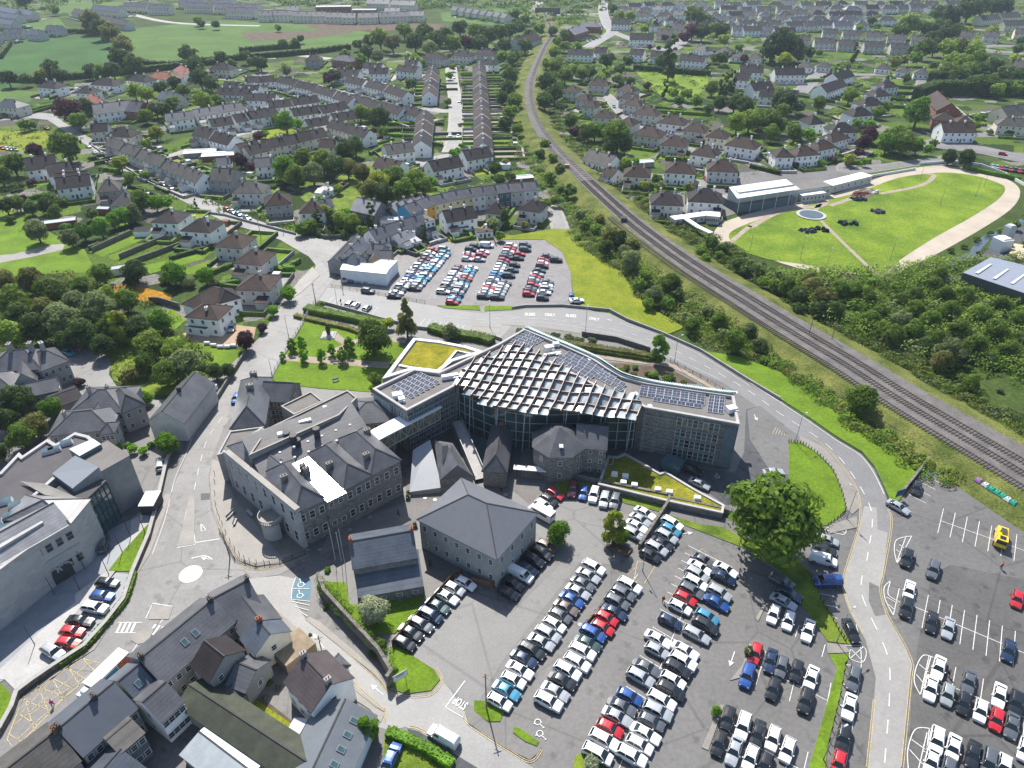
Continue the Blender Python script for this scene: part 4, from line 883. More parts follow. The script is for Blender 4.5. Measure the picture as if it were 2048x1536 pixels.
def car_meshes(kind):
    if kind in CM: return CM[kind]
    D = CARS[kind]; w, H = D['w'], D['h']; st = D['st']; cf, rf, rr_, cr_ = D['cab']; b = MB(); g = MB()
    # lower body: loft of rounded sections
    secs = []
    for i, (x, z) in enumerate(st):
        ww = w * (.78 if i in (0, len(st) - 1) else .93 if i in (1, len(st) - 2) else 1)
        secs.append([(x, -ww * .92, .24), (x, -ww, .42), (x, -ww, z - .14), (x, -ww * .93, z - .02), (x, -ww * .45, z + .015), (x, ww * .45, z + .015), (x, ww * .93, z - .02), (x, ww, z - .14), (x, ww, .42), (x, ww * .92, .24)])
    for i in range(len(secs) - 1):
        A, B2 = secs[i], secs[i + 1]
        for k in range(9): b.face([A[k], A[k + 1], B2[k + 1], B2[k]][::-1])
    b.face(secs[0]); b.face(secs[-1][::-1])
    zb = lambda x: next((a[1] + (c[1] - a[1]) * (x - a[0]) / (c[0] - a[0]) for a, c in zip(st, st[1:]) if a[0] <= x <= c[0]), .9)
    # glasshouse
    wb, wr = w * .9, w * .68; P = [(cf, wb, zb(cf)), (rf, wr, H - .05), (rr_, wr, H - .06), (cr_, wb * .95, zb(cr_) + .02)]
    gb = b if kind == 'van' else g
    for s in (1, -1):
        q = [(x, s * y, z) for x, y, z in P]; gb.face(q if s < 0 else q[::-1])
    for i in (0, 2):
        (x0, y0, z0), (x1, y1, z1) = P[i], P[i + 1]
        q = [(x0, -y0, z0), (x0, y0, z0), (x1, y1, z1), (x1, -y1, z1)]; (g if i == 0 or kind != 'van' else b).face(q)
    if kind == 'van':
        for s in (1, -1): g.face([(1.35, s * (wb - .01), 1.2), (.92, s * (wr + .07), H - .35), (.35, s * (wr + .08), H - .35), (.3, s * (wb + .0), 1.2)])
    # roof skin, slightly proud, with pillars
    rx0, rx1 = rf + .06, rr_ - .1; rw = wr + .03
    top = [[(x, -rw, H - .05), (x, -rw * .85, H - .01 + dz), (x, -rw * .4, H + .015 + dz), (x, rw * .4, H + .015 + dz), (x, rw * .85, H - .01 + dz), (x, rw, H - .05)] for x, dz in ((rx1, -.05), (rx1 + .3, 0), ((rx0 + rx1) / 2, .01), (rx0 - .3, -.005), (rx0, -.055))]
    for A, B2 in zip(top, top[1:]):
        for k in range(5): b.face([A[k], A[k + 1], B2[k + 1], B2[k]][::-1])
    for s in (1, -1):
        b.bar((cf, s * wb, zb(cf)), (rf, s * wr, H - .04), .08, .08); b.bar((cr_, s * wb * .95, zb(cr_)), (rr_, s * wr, H - .06), .14, .12)
        xm = (rf + rr_) / 2 - .1; b.bar((xm, s * wb * 1.0, zb(xm) - .05), (xm, s * (wr + .005), H - .05), .08, .05)
        b.box((cf - .25, s * (w + .09), zb(cf) - .02), (.16, .2, .13))
    wh = MB()
    wh.tube((0, -.11, 0), (0, .11, 0), .33, .33, 14, 0); tyre = wh.mesh('wheel', M_black); ri = MB(); ri.tube((0, -.125, 0), (0, .125, 0), .2, .2, 10, 0); rim = ri.mesh('rim', M_alloy)
    hl = MB(); hl.box((0, 0, 0), (.26, .34, .15), 0, 0, .8); tl = MB(); tl.box((0, 0, 0), (.12, .26, .22), 0, 0, .9); pl = MB(); pl.box((0, 0, 0), (.03, .5, .12))
    xw = D['L'] * .305; x1 = D['L'] / 2
    body, glz = b.mesh('body', None), g.mesh('glazing', M_cglass)
    body.polygons.foreach_set('use_smooth', [True] * len(body.polygons))
    # one-piece version for the far car parks
    j = MB(); j.v = list(b.v); j.f = list(b.f); j.m = [0] * len(b.f)
    def add(o, mi, dx=0, dy=0, dz=0):
        n = len(j.v); j.v.extend([(x + dx, y + dy, z + dz) for x, y, z in o.v]); j.f.extend([tuple(i + n for i in q) for q in o.f]); j.m.extend([mi] * len(o.f))
    add(g, 1)
    for sx in (1, -1):
        for sy in (1, -1): add(wh, 2, sx * xw, sy * (w - .1), .33)
    whole = j.mesh('car', [None, M_cglass, M_black])
    CM[kind] = dict(body=body, glazing=glz, wheel=tyre, rim=rim, hl=hl.mesh('headlight', M_lampw), tl=tl.mesh('tail_light', M_lampr), pl=pl.mesh('number_plate', M_plate), xw=xw, x1=x1, w=w, zl=st[-2][1], whole=whole, zr=st[1][1]); return CM[kind]
def setmat(o, i, m):
    o.material_slots[i].link = 'OBJECT'; o.material_slots[i].material = m
def make_car(kind, col):
    C_ = car_meshes(kind); root = empty('parked_car')
    setmat(link('body', C_['body'], root), 0, paint(col)); link('glazing', C_['glazing'], root)
    for sx in (1, -1):
        for sy in (1, -1):
            o = link('wheel', C_['wheel'], root, (sx * C_['xw'], sy * (C_['w'] - .1), .33)); link('rim', C_['rim'], o)
    for sy in (1, -1):
        link('headlight', C_['hl'], root, (C_['x1'] - .16, sy * C_['w'] * .66, C_['zl'] - .17)); link('tail_light', C_['tl'], root, (-C_['x1'] + .08, sy * C_['w'] * .74, C_['zr'] - .28))
    link('number_plate', C_['pl'], root, (-C_['x1'] - .005, 0, .62)); return root
for k_ in CARS: car_meshes(k_)
for k_ in CARS:
    CM[k_]['body'].materials.clear(); CM[k_]['body'].materials.append(paint('w'))
    CM[k_]['whole'].materials[0] = paint('w')
PROTO = {}
def dup(root, loc, rz):
    r = root.copy(); COL.objects.link(r); r.location = loc; r.rotation_euler = (0, 0, rz)
    for ch in root.children:
        c = ch.copy(); COL.objects.link(c); c.parent = r
        for g in ch.children: d = g.copy(); COL.objects.link(d); d.parent = c
    return r
N_C = [0]
def car(p, rz, col, kind, region, way, key, far=False, z=.13, label=None, group=None):
    rz += rnd.uniform(-.03, .03)
    if far:
        r = link('parked_car', CM[kind]['whole'], None, (p.x, p.y, z), rz); setmat(r, 0, paint(col)); r.scale = (1.05, 1.04, 1.04)
    else:
        k = (kind, col)
        if k not in PROTO: r = PROTO[k] = make_car(kind, col); r.location = (p.x, p.y, z); r.rotation_euler = (0, 0, rz)
        else: r = dup(PROTO[k], (p.x, p.y, z), rz)
        for key_ in list(r.keys()): del r[key_]
        r.scale = (1.08, 1.06, 1.05)
    N_C[0] += 1
    if label: tag(r, label, 'van' if kind == 'van' else 'car', group)
    else: later(r, '%s %s' % (PAINT[col][1], kind), region, 'van' if kind == 'van' else 'car', group or 'cars ' + region, key, way)
    return r
KS = {'h': 'hatchback', 's': 'saloon', 'f': 'four-by-four', 'e': 'estate car', 'm': 'people carrier', 'v': 'van'}
def cars(s, d, region, way='from the top', far=False, z=.13, keyf=None):
    """s: 'x y colour[kind]' list, d: nose direction in pixels"""
    for i, t in enumerate(s.split(',')):
        q = t.split()
        if not q: continue
        x, y, c = float(q[0]), float(q[1]), q[2]; p = G(x, y, .7); q2 = G(x + d[0], y + d[1], .7); kind = KS[c[1]] if len(c) > 1 else rnd.choices(['hatchback', 'saloon', 'four-by-four', 'estate car', 'people carrier'], (6, 4, 4, 1.5, 1.5))[0]
        p = p.copy(); fl = math.pi if len(c) > 2 else 0
        car(p, ang(p, q2) + fl, c[0], kind, region, way, y if keyf is None else keyf(x, y), far, z)
def car_row(x0, y0, x1, y1, cols, d, region, way='from the top', far=True, z=.13):
    n = len(cols)
    s = ','.join('%f %f %s' % (x0 + (x1 - x0) * i / max(1, n - 1), y0 + (y1 - y0) * i / max(1, n - 1), c) for i, c in enumerate(cols) if c != '.')
    cars(s, d, region, way, far, z)

# ---------------------------------------------------------------- small things
def lamp_post(x, y, h, ax, ay, label, arm=1.6, z=.1, col=None):
    p = G(x, y, z); q = G(x + ax, y + ay, z); d = (q - p).normalized() if (q - p).length > .01 else Vector((1, 0, 0)); root = empty('street_lamp', (p.x, p.y, z))
    b = MB(); b.tube((0, 0, 0), (0, 0, 1.1), .11, .1, 8); b.tube((0, 0, 1.1), (0, 0, h), .075, .05, 8); b.tube((0, 0, h), tuple(d * arm + Vector((0, 0, h + .25))), .04, .035, 6); b.build('post', col or M_metal_g, root)
    b = MB(); b.box((d.x * (arm + .2), d.y * (arm + .2), h + .18), (.8, .3, .14), math.atan2(d.y, d.x), 0, .8); b.build('lamp_head', M_metal_l, root); 
    later(root, label, '', 'street lamp', 'street lamps', p.x / p.y); PENDING[-1] = (root, label.split('|')[0], label.split('|')[1], p.x / p.y, 'from the left'); return root
def pole(x, y, h, label, name='telegraph_pole', r=.14, m=None, cross=True, z=.1):
    p = G(x, y, z); root = empty(name, (p.x, p.y, z)); b = MB(); b.tube((0, 0, 0), (0, 0, h), r, r * .65, 8); b.build('pole', m or M_wood, root)
    if cross: b = MB(); b.bar((-.6, -.2, h - .7), (.6, .2, h - .7), .1); b.bar((-.35, .15, h - 1.1), (.35, -.15, h - 1.1), .08); b.build('cross_arm', m or M_wood, root)
    later(root, label.split('|')[0], label.split('|')[1], 'pole', None, p.x / p.y); return root
def fence(px, h, m, label, name='fence', gap=2.4, solid=False, z=0, rails=3, cat='fence', group=None, sp=.14):
    pts = PX(px) if isinstance(px, str) else px; root = empty(name, (pts[0].x, pts[0].y, 0)); o = pts[0]
    for i in range(len(pts) - 1):
        a, c = pts[i] - o, pts[i + 1] - o; d = c - a; L_ = d.length; a.z = c.z = 0; b = MB()
        if solid:
            b.box(((a.x + c.x) / 2, (a.y + c.y) / 2, z), (L_, .06, h), math.atan2(d.y, d.x)); b.build('panel', m, root)
        else:
            for k in range(rails): zz = z + h * (k + 1) / rails - .05; b.bar((a.x, a.y, zz), (c.x, c.y, zz), .05)
            for k in range(int(L_ / sp)): q = a + d * ((k + .5) * sp / L_); b.box((q.x, q.y, z + .1), (.025, .025, h - .15))
            b.build('railing', m, root)
    b = MB(); n = 0
    for i in range(len(pts) - 1):
        a, c = pts[i] - o, pts[i + 1] - o; d = c - a; L_ = d.length; k = max(1, int(L_ / gap))
        for j in range(k): q = a + d * (j / k); b.box((q.x, q.y, z), (.11, .11, h + .12))
    q = pts[-1] - o; b.box((q.x, q.y, z), (.11, .11, h + .12)); stuffless = b.build('fence_posts', m, root)
    return tag(root, label, cat, group)
def wall_obj(px, w, h, m, label, name='stone_wall', z=0, cap=None, cat='wall', group=None):
    pts = PX(px) if isinstance(px, str) else px; b = MB(); b.wall(pts, w, z, z + h); o = b.build(name, m)
    if cap: b = MB(); b.wall(pts, w + .14, z + h + .004, z + h + .12); b.build('coping', cap, o)
    return tag(o, label, cat, group)
def person(x, y, top, bottom, hair, az, label, walk=.35, skin=(.45, .28, .2)):
    p = G(x, y, .13); root = empty('person', (p.x, p.y, .13), R(az)); me = bpy.data.meshes.new('body'); s = 1.74 / 1.74
    V = [(0, 0, .95), (0, 0, 1.12), (0, 0, 1.32), (0, 0, 1.46), (0, .01, 1.54), (0, .02, 1.64), (0, .01, 1.74),
         (.10, 0, .9), (.11, walk * .5, .5), (.11, walk * .55, .08), (.11, walk * .55 + .16, .04), (-.10, 0, .9), (-.11, -walk * .3, .52), (-.11, -walk * .9, .1), (-.11, -walk * .9 + .16, .04),
         (.19, 0, 1.40), (.25, -.05, 1.14), (.24, .10, .92), (.24, .14, .83), (-.19, 0, 1.40), (-.25, .03, 1.14), (-.23, .18, .95), (-.23, .23, .87)]
    E_ = [(0, 1), (1, 2), (2, 3), (3, 4), (4, 5), (5, 6), (0, 7), (7, 8), (8, 9), (9, 10), (0, 11), (11, 12), (12, 13), (13, 14), (3, 15), (15, 16), (16, 17), (17, 18), (3, 19), (19, 20), (20, 21), (21, 22)]
    rad = [.14, .13, .15, .10, .055, .09, .06, .09, .065, .045, .035, .09, .065, .045, .035, .06, .045, .035, .035, .06, .045, .035, .035]
    me.from_pydata(V, E_, []); o = link('body', me, root); sk = o.modifiers.new('skin', 'SKIN'); L_ = me.skin_vertices[0].data
    for i, r_ in enumerate(rad): L_[i].radius = (r_, r_ * .8 if i in (1, 2) else r_)
    L_[0].use_root = True; ss = o.modifiers.new('smooth', 'SUBSURF'); ss.levels = ss.render_levels = 1
    me.materials.append(mat('skin', skin, .6, .3, var=0))
    b = MB(); b.tube((0, 0, .88), (0, 0, 1.15), .19, .18, 10, 0); b.tube((0, 0, 1.15), (0, 0, 1.44), .18, .20, 10, 0)
    for s_ in (1, -1): b.tube((s_ * .19, 0, 1.42), (s_ * .255, -.02 * s_, 1.13), .075, .06, 8, 0); b.tube((s_ * .255, -.02 * s_, 1.13), (s_ * .24, .13, .93), .06, .05, 8, 0)
    b.build('jacket', mat('cloth_%02d_%02d_%02d' % tuple(int(c * 99) for c in top), top, .9, .1, var=.05), root)
    b = MB()
    for s_, yy in ((1, walk * .5), (-1, -walk * .3)): b.tube((s_ * .1, 0, .92), (s_ * .11, yy, .5), .11, .08, 8); b.tube((s_ * .11, yy, .5), (s_ * .11, walk * .55 if s_ > 0 else -walk * .9, .1), .08, .06, 8)
    b.build('trousers', mat('trousers_%02d' % int(bottom[0] * 99), bottom, .9, .1, var=.05), root)
    b = MB(); b.tube((0, -.02, 1.62), (0, -.02, 1.79), .105, .07, 10); b.build('hair', mat('hair_%02d' % int(hair[0] * 99), hair, .8, .2, var=0), root)
    return tag(root, label, 'person')
# ================================================================ BUILDINGS OF THE TOWN CENTRE
def broot(name, x, y): p = G(x, y, 0); return empty(name, (p.x, p.y, 0))
def block(root, A, B, depth, z, rise=2.5, kind='hip', ridge='x', **k):
    """A, B: photo pixels of the two front eave corners (outward = right of A->B), seen at height z"""
    a, c = G(*A, z), G(*B, z); o = root.location; d = c - a; L = d.length; d.normalize(); n = Vector((-d.y, d.x, 0)); m = (a + c) / 2 + n * depth / 2; rz = ang(a, c)
    if ridge == 'x': return wing(root, L, depth, z, rise, kind, m.x - o.x, m.y - o.y, rz, base_loc=(m.x, m.y), base_rz=0, **k)
    return wing(root, depth, L, z, rise, kind, m.x - o.x, m.y - o.y, rz + R(90), base_loc=(m.x, m.y), base_rz=0, **k)
def local(root, pts): return [Vector((p.x - root.location.x, p.y - root.location.y, p.z)) for p in pts]
def poly_block(root, px, z, wm, rm, z0=0, par=.5, parm=None, name='roof', wname='wall', pw=.35):
    pts = local(root, PX(px, z)); b = MB(); b.prism(pts, z0, z, 0, 0, cap=False); b.build(wname, wm, root)
    b = MB(); b.tris([(p.x, p.y, z - par) for p in pts]); r = b.build(name, rm, root)
    b = MB()
    a = sum(pts[i].x * pts[(i + 1) % len(pts)].y - pts[(i + 1) % len(pts)].x * pts[i].y for i in range(len(pts)))
    if a < 0: pts = pts[::-1]
    n = len(pts); inn = []
    for i in range(n):
        p0, p1, p2 = pts[i - 1], pts[i], pts[(i + 1) % n]; d1, d2 = (p1 - p0).normalized(), (p2 - p1).normalized(); n1, n2 = Vector((-d1.y, d1.x, 0)), Vector((-d2.y, d2.x, 0)); m = (n1 + n2)
        m = m / max(.3, m.length) if m.length > .01 else n1; k = pw / max(.35, m.dot(n1)); inn.append((p1 + m * k, p1 - m * .06))
    for i in range(n):
        (a_, oa), (c_, oc) = inn[i], inn[(i + 1) % n]; z1 = z + .05
        b.face([(oa.x, oa.y, z1), (oc.x, oc.y, z1), (c_.x, c_.y, z1), (a_.x, a_.y, z1)]); b.face([(a_.x, a_.y, z - par), (a_.x, a_.y, z1), (c_.x, c_.y, z1), (c_.x, c_.y, z - par)])
        b.face([(oa.x, oa.y, z - .3), (oc.x, oc.y, z - .3), (oc.x, oc.y, z1), (oa.x, oa.y, z1)])
    b.build('parapet', parm or M_pave_l, root); return r
def roof_faces(root, name, m, faces):
    b = MB(); o = root.location
    for f_ in faces:
        q = []
        for x, y, z in f_: p = G(x, y, z); q.append(Vector((p.x - o.x, p.y - o.y, z)))
        nn = (q[1] - q[0]).cross(q[2] - q[0]); q = q if nn.z > 0 else q[::-1]; b.face(q)
        if len(q) > 2: b.face([p - Vector((0, 0, .15)) for p in q[::-1]])
    return b.build(name, m, root)
def skirt(root, name, m, pts3, z0=0):
    b = MB(); o = root.location; q = [G(*p) for p in pts3]
    for i in range(len(q)):
        a, c = q[i], q[(i + 1) % len(q)]; b.face([(a.x - o.x, a.y - o.y, z0), (c.x - o.x, c.y - o.y, z0), (c.x - o.x, c.y - o.y, c.z - .1), (a.x - o.x, a.y - o.y, a.z - .1)])
    return b.build(name, m, root)
WN = lambda n, s=1, **k: dict(n=n, side=s, **k)

# --- old stone courthouse
r = broot('courthouse', 620, 960)
for A_1, B_1, rs_, ch_1 in (((592, 1025), (650, 998), 3.0, ((.1, .5),)), ((688, 979), (742, 950), 2.9, ((-.1, .7),)), ((742, 950), (800, 921), 2.9, ((.5, -.7), (-.5, .6)))):
    block(r, A_1, B_1, 15, 9.8, rs_, 'hip', 'y', wm=M_stone, rm=M_slate, chim=ch_1, chm=M_stone, win=WN(3, 3, floors=2), split=True, ww=(1.2, 1.9), ch_size=(1.3, .8, 1.5))
bb = MB(); o_ = r.location; q0 = G(650, 960, 10.6)
bb.face([(p.x - o_.x, p.y - o_.y, 10.6 - (.037 * (p.x - q0.x) - .079 * (p.y - q0.y)) / .996) for p in PX('654 1000, 692 982, 618 918, 580 935', 10.6)]); bb.build('lead_valley_roof', mat('polished_lead', (.32, .33, .35), .24, .6, metal=.5, var=.3, scale=.6), r)
for x, y in ((606, 938), (614, 944)): q = G(x, y, 11.5) - r.location; link('chimney', chimney_mesh(1.2, .7, 1.6, M_stone), r, (q.x, q.y, 11), .7)
block(r, (650, 998), (688, 979), .4, 10, .2, 'flat', wm=M_stone, rm=M_pave, win=WN(2, 0, floors=2), split=True, ww=(1.1, 1.2)); block(r, (450, 905), (590, 1021), 1.0, 10.8, .2, 'flat', wm=M_stone_l, rm=M_pave, win=WN(8, 0, floors=2), split=True, ww=(1.3, 2.6)); block(r, (458, 893), (590, 1004), 7, 9.6, 1.8, 'hip', wm=M_stone_l, rm=M_slate)
a, c = [G(*q, 10) - r.location for q in ((450, 905), (590, 1021))]; d = (c - a).normalized(); n = Vector((d.y, -d.x, 0))
for k in range(9): q = a + (c - a) * (k / 8) + n * .1; bb = MB(); bb.box((q.x, q.y, 0), (.7, .5, 10.4), ang(a, c)); bb.build('pilaster', M_stone_l, r)
block(r, (524, 955), (742, 868), 10.5, 9.8, 3.6, 'mono', wm=M_stone, rm=M_slate, chim=())
poly_block(r, '497 911, 533 858, 695 780, 714 795, 678 830', 12.9, M_grey, M_roof_fl, par=.3, parm=M_pave); poly_block(r, '434 910, 460 862, 528 853, 500 872, 466 915, 458 903', 8, M_grey, M_roof_fl, par=.3, parm=M_pave_l); poly_block(r, '562 812, 622 783, 646 802, 588 829', 9, M_grey, M_roof_fl, par=.3, parm=M_pave)
poly_block(r, '500 872, 524 856, 546 868, 520 886', 10.5, M_grey, M_roof_dk, par=.8, parm=M_pave)
block(r, (690, 850), (788, 842), 10, 8.6, 2.4, 'hip', wm=M_grey, rm=M_slate, win=WN(4, 1), chim=((.6, 0),), chm=M_white)
p = G(551, 1068, 0) - r.location; bb = MB()
for k in range(14):
    a0, a1 = R(130 + k * 14), R(144 + k * 14)
    bb.face([(p.x + 2.3 * math.cos(a0), p.y + 2.3 * math.sin(a0), 0), (p.x + 2.3 * math.cos(a1), p.y + 2.3 * math.sin(a1), 0), (p.x + 2.3 * math.cos(a1), p.y + 2.3 * math.sin(a1), 4.6), (p.x + 2.3 * math.cos(a0), p.y + 2.3 * math.sin(a0), 4.6)])
bb.build('bow_front', M_stone_l, r); bb = MB(); bb.prism([Vector((p.x + 2.6 * math.cos(k * .314), p.y + 2.6 * math.sin(k * .314), 0)) for k in range(20)], 4.6, 4.9); bb.build('balcony', M_pave, r)
bb = MB()
for k in range(40): a0 = k * .157; bb.box((p.x + 2.5 * math.cos(a0), p.y + 2.5 * math.sin(a0), 4.9), (.12, .12, .8))
for k in range(20): a0, a1 = k * .314, (k + 1) * .314; bb.bar((p.x + 2.5 * math.cos(a0), p.y + 2.5 * math.sin(a0), 5.75), (p.x + 2.5 * math.cos(a1), p.y + 2.5 * math.sin(a1), 5.75), .16)
bb.build('balustrade', M_pave_l, r)
for x, y, z in ((586, 872, 13.6), (632, 858, 13.4), (594, 880, 12.6), (572, 866, 13)):
    q = G(x, y, z) - r.location; bb = MB(); bb.tube((q.x, q.y, z - 2.2), (q.x, q.y, z), .7, .7, 10); bb.tube((q.x, q.y, z), (q.x, q.y, z + .25), .85, .8, 10); bb.build('roof_ventilator', M_dark, r)
for k in range(12):
    q = G(560 + (k % 6) * 28, 905 - (k % 6) * 11 + (k // 6) * 14, 12.3) - r.location; bb = MB(); bb.box((q.x, q.y, 12.1 - (k // 6) * .9), (.5, .5, .35)); bb.build('roof_vent', M_metal_l, r)
# gutters and cornice
a, c = G(592, 1025, 9.8) - r.location, G(742, 949, 9.8) - r.location; bb = MB(); bb.bar((a.x, a.y, 9.65), (c.x, c.y, 9.65), .3, .22); bb.build('cornice', M_pave, r)
for x, y, a_, c_ in ((610, 842, 3, 1), (560, 868, 1.2, 1.2), (650, 815, 1, 1), (470, 885, 1, 1.4), (600, 805, 1, 1)):
    q = G(x, y, 12.9) - r.location; bb = MB(); bb.box((q.x, q.y, 12.5 if x > 500 and x < 660 and y > 810 else 7.8), (a_, c_, .7), .4, 0, .9); bb.build('rooflight', M_metal_w, r)
tag(r, 'large old grey stone courthouse with hipped slate roofs and bow-fronted balcony', 'courthouse')

# --- rear slate-roofed houses by the street
r = broot('stone_house', 520, 800)
block(r, (462, 857), (528, 850), 20, 8, 3.2, 'hip', 'y', wm=M_stone, rm=M_slate, chim=((.1, 0), (.75, 0)), win=WN(3, 2), ch_size=(1.6, .9, 1.3)); block(r, (520, 800), (578, 803), 8, 7.5, 2.8, 'gable', wm=M_stone, rm=M_slate, win=WN(4, 1))
tag(r, 'old slate-roofed stone house between the street and the memorial lawn', 'house')

# --- modern county offices
r = broot('county_offices', 1150, 790); ZT = 13.0
outline = '745 777, 828 738, 877 744, 997 687, 1049 657, 1129 690, 1186 716, 1215 735, 1245 752, 1290 764, 1380 778, 1468 790, 1479 848, 1380 830, 1289 814, 1262 797, 1200 776, 1120 735, 1045 697, 1000 706, 926 742, 908 772, 813 821'
poly_block(r, outline, ZT, M_stone, M_roof_fl, par=.7, parm=M_pave_l, pw=.6)
# stepped glass fins along the back edge
bb = MB(); pts = local(r, smooth_line(PX('1049 657, 1129 690, 1186 716, 1215 735, 1245 752, 1290 764, 1380 778, 1468 790', ZT), 10)); acc = 0
for i in range(len(pts) - 1):
    a, c = pts[i], pts[i + 1]; d = (c - a).normalized(); n = Vector((-d.y, d.x, 0)); n = n if n.y > 0 else -n
    for t in (0, .5):
        q = a + (c - a) * t; m = q + d * 1.0 + n * 1.1; bb.face([(q.x, q.y, ZT - .3), (m.x, m.y, ZT - .3), (m.x, m.y, ZT + .5), (q.x, q.y, ZT + .5)]); bb.face([(q.x, q.y, ZT + .5), (m.x, m.y, ZT + .5), (m.x - n.x, m.y - n.y, ZT + .5)])
bb.build('edge_fins', mat('pale_glass', (.55, .68, .66), .25, .5, var=.05), r)
# right wing street front: slit windows in stone, glazed strip, slate panel
def pxwall(A, B, z): a, c = G(*A, z), G(*B, z); o = r.location; return Vector((a.x - o.x, a.y - o.y, 0)), Vector((c.x - o.x, c.y - o.y, 0))
a, c = pxwall((1289, 815), (1479, 848), ZT); d = (c - a).normalized(); LW = (c - a).length; n = Vector((d.y, -d.x, 0)); rzw = math.atan2(-d.y, -d.x)
bb = MB()
for k in range(1, 5):
    z = ZT * k / 4.25 - 1.2; p0, p1 = a + n * .06, c + n * .06; bb.bar((p0.x, p0.y, z), (p1.x, p1.y, z), .22, .32)
bb.build('floor_bands', M_metal_g, r)
for fl in range(4):
    z = 1.9 + fl * 3.0
    put_windows(r, a, c, [z], [.02, .145, .27], .35, 2.0, True, bars=0, name='slit_window')
    for k in range(8): put_windows(r, a, c, [z], [.39 + k * .056], 1.15, 2.1, True, M_metal_l, M_glass_b if (fl + k) % 3 else M_glass, bars=0, name='office_window')
    bb = MB()
    for k in range(9): q = a + d * (LW * (.362 + k * .056)) + n * .3; bb.box((q.x, q.y, z - 1.2), (.12, .55, 2.4), rzw)
    bb.build('facade_fins', M_metal_l, r)
bb = MB(); m_ = a + d * (LW * .93) + n * .1; bb.box((m_.x, m_.y, .3), (LW * .13, .3, ZT - 1.4), rzw); bb.build('cladding', mat('blue_slate_cladding', (.12, .15, .18), .6, .3, var=.2, scale=.8), r)
# left wing: end wall and inner front
a2, c2 = pxwall((745, 777), (813, 821), ZT); bb = MB(); d2 = (c2 - a2).normalized(); L2 = (c2 - a2).length; n2 = Vector((d2.y, -d2.x, 0)); rz2 = math.atan2(-d2.y, -d2.x)
m_ = a2 + d2 * (L2 * .27) + n2 * .1; bb.box((m_.x, m_.y, 1), (L2 * .5, .25, ZT - 2.2), rz2)
bb.build('cladding', mat('pale_green_cladding', (.36, .40, .39), .5, .4, var=.06), r)
for fl in range(4):
    put_windows(r, a2, c2, [2.0 + fl * 2.95], [.58, .68, .78, .88], .7, 2.2, True, M_metal_l, M_glass_b, bars=0, name='office_window')
a3, c3 = pxwall((813, 821), (908, 773), ZT); d3 = (c3 - a3).normalized(); n3 = Vector((d3.y, -d3.x, 0)); rz3 = math.atan2(-d3.y, -d3.x); L3 = (c3 - a3).length
for fl in range(4):
    for k in range(9): put_windows(r, a3, c3, [1.9 + fl * 3.0], [.06 + k * .11], 1.3, 2.3, True, M_metal_g, M_glass_b if fl == 3 else M_glass, bars=0, name='office_window')
bb = MB()
for k in range(1, 5): z = ZT * k / 4.25 - 1.2; p0, p1 = a3 + n3 * .12, c3 + n3 * .12; bb.bar((p0.x, p0.y, z), (p1.x, p1.y, z), .3, .3)
for k in range(19): q = a3 + d3 * (L3 * k / 18) + n3 * .2; bb.box((q.x, q.y, .2), (.08, .3, ZT - 1.6), rz3)
bb.build('facade_frame', M_metal_g, r)
# curved atrium glass wall
gw = local(r, smooth_line(PX('909 775, 935 790, 990 812, 1045 823, 1129 824, 1200 822, 1262 822, 1284 818', 12), 5)); bb = MB(); fr = MB()
inn = []
for i, q in enumerate(gw): inn.append(Vector((q.x, q.y + 1.2, 0)))
for i in range(len(inn) - 1):
    a, c = inn[i], inn[i + 1]; bb.face([(a.x, a.y, 0), (c.x, c.y, 0), (c.x, c.y, 12), (a.x, a.y, 12)])
    if i % 2 == 0: fr.bar((a.x, a.y - .06, 0), (a.x, a.y - .06, 12), .16, .22)
    for z in (2.6, 5.2, 7.8, 10.4): fr.bar((a.x, a.y - .08, z), (c.x, c.y - .08, z), .10, .12)
bb.build('atrium_glass', mat('atrium_glass', (.035, .06, .065), .06, .7, var=.5, scale=.15), r); fr.build('atrium_mullions', mat('pale_green_steel', (.36, .42, .40), .5, .4, var=.05), r)
for i in range(0, len(gw), 5):
    q = gw[i]; bb = MB(); bb.tube((q.x, q.y + .3, 0), (q.x + .6, q.y + .2, 12.2), .14, .12, 8); bb.build('column', M_metal_l, r)
# great sloping lattice roof
ZR = [(909, 773, 12.6), (924, 740, 13.8), (965, 716, 14.8), (1036, 690, 16.2), (1072, 707, 16.2), (1130, 738, 15.6), (1200, 778, 15.0), (1284, 798, 14.6), (1275, 837, 13.0), (1200, 831, 12.6), (1129, 826, 12.3), (1045, 825, 12.2), (988, 816, 12.3), (948, 797, 12.4)]
lat = [(lambda p: Vector((p.x - r.location.x, p.y - r.location.y, z)))(G(x, y, z)) for x, y, z in ZR]
def latz(p):                                        # smooth height field from the surveyed rim points
    s = w = 0
    for q in lat: k = 1 / ((q.x - p.x) ** 2 + (q.y - p.y) ** 2 + 2) ** 1.5; s += q.z * k; w += k
    return s / w
bb = MB(); flat_l = [Vector((p.x, p.y, 0)) for p in lat]
def clip(a, c):
    ts = []
    for i in range(len(flat_l)):
        p, q = flat_l[i], flat_l[(i + 1) % len(flat_l)]; e = q - p; dd = c - a; den = dd.x * e.y - dd.y * e.x
        if abs(den) < 1e-9: continue
        t = ((p.x - a.x) * e.y - (p.y - a.y) * e.x) / den; u = ((p.x - a.x) * dd.y - (p.y - a.y) * dd.x) / den
        if 0 <= u <= 1: ts.append(t)
    ts.sort(); return [(a + (c - a) * ts[i], a + (c - a) * ts[i + 1]) for i in range(0, len(ts) - 1, 2)]
loc2 = lambda x, y, z: (lambda p: Vector((p.x - r.location.x, p.y - r.location.y, 0)))(G(x, y, z))
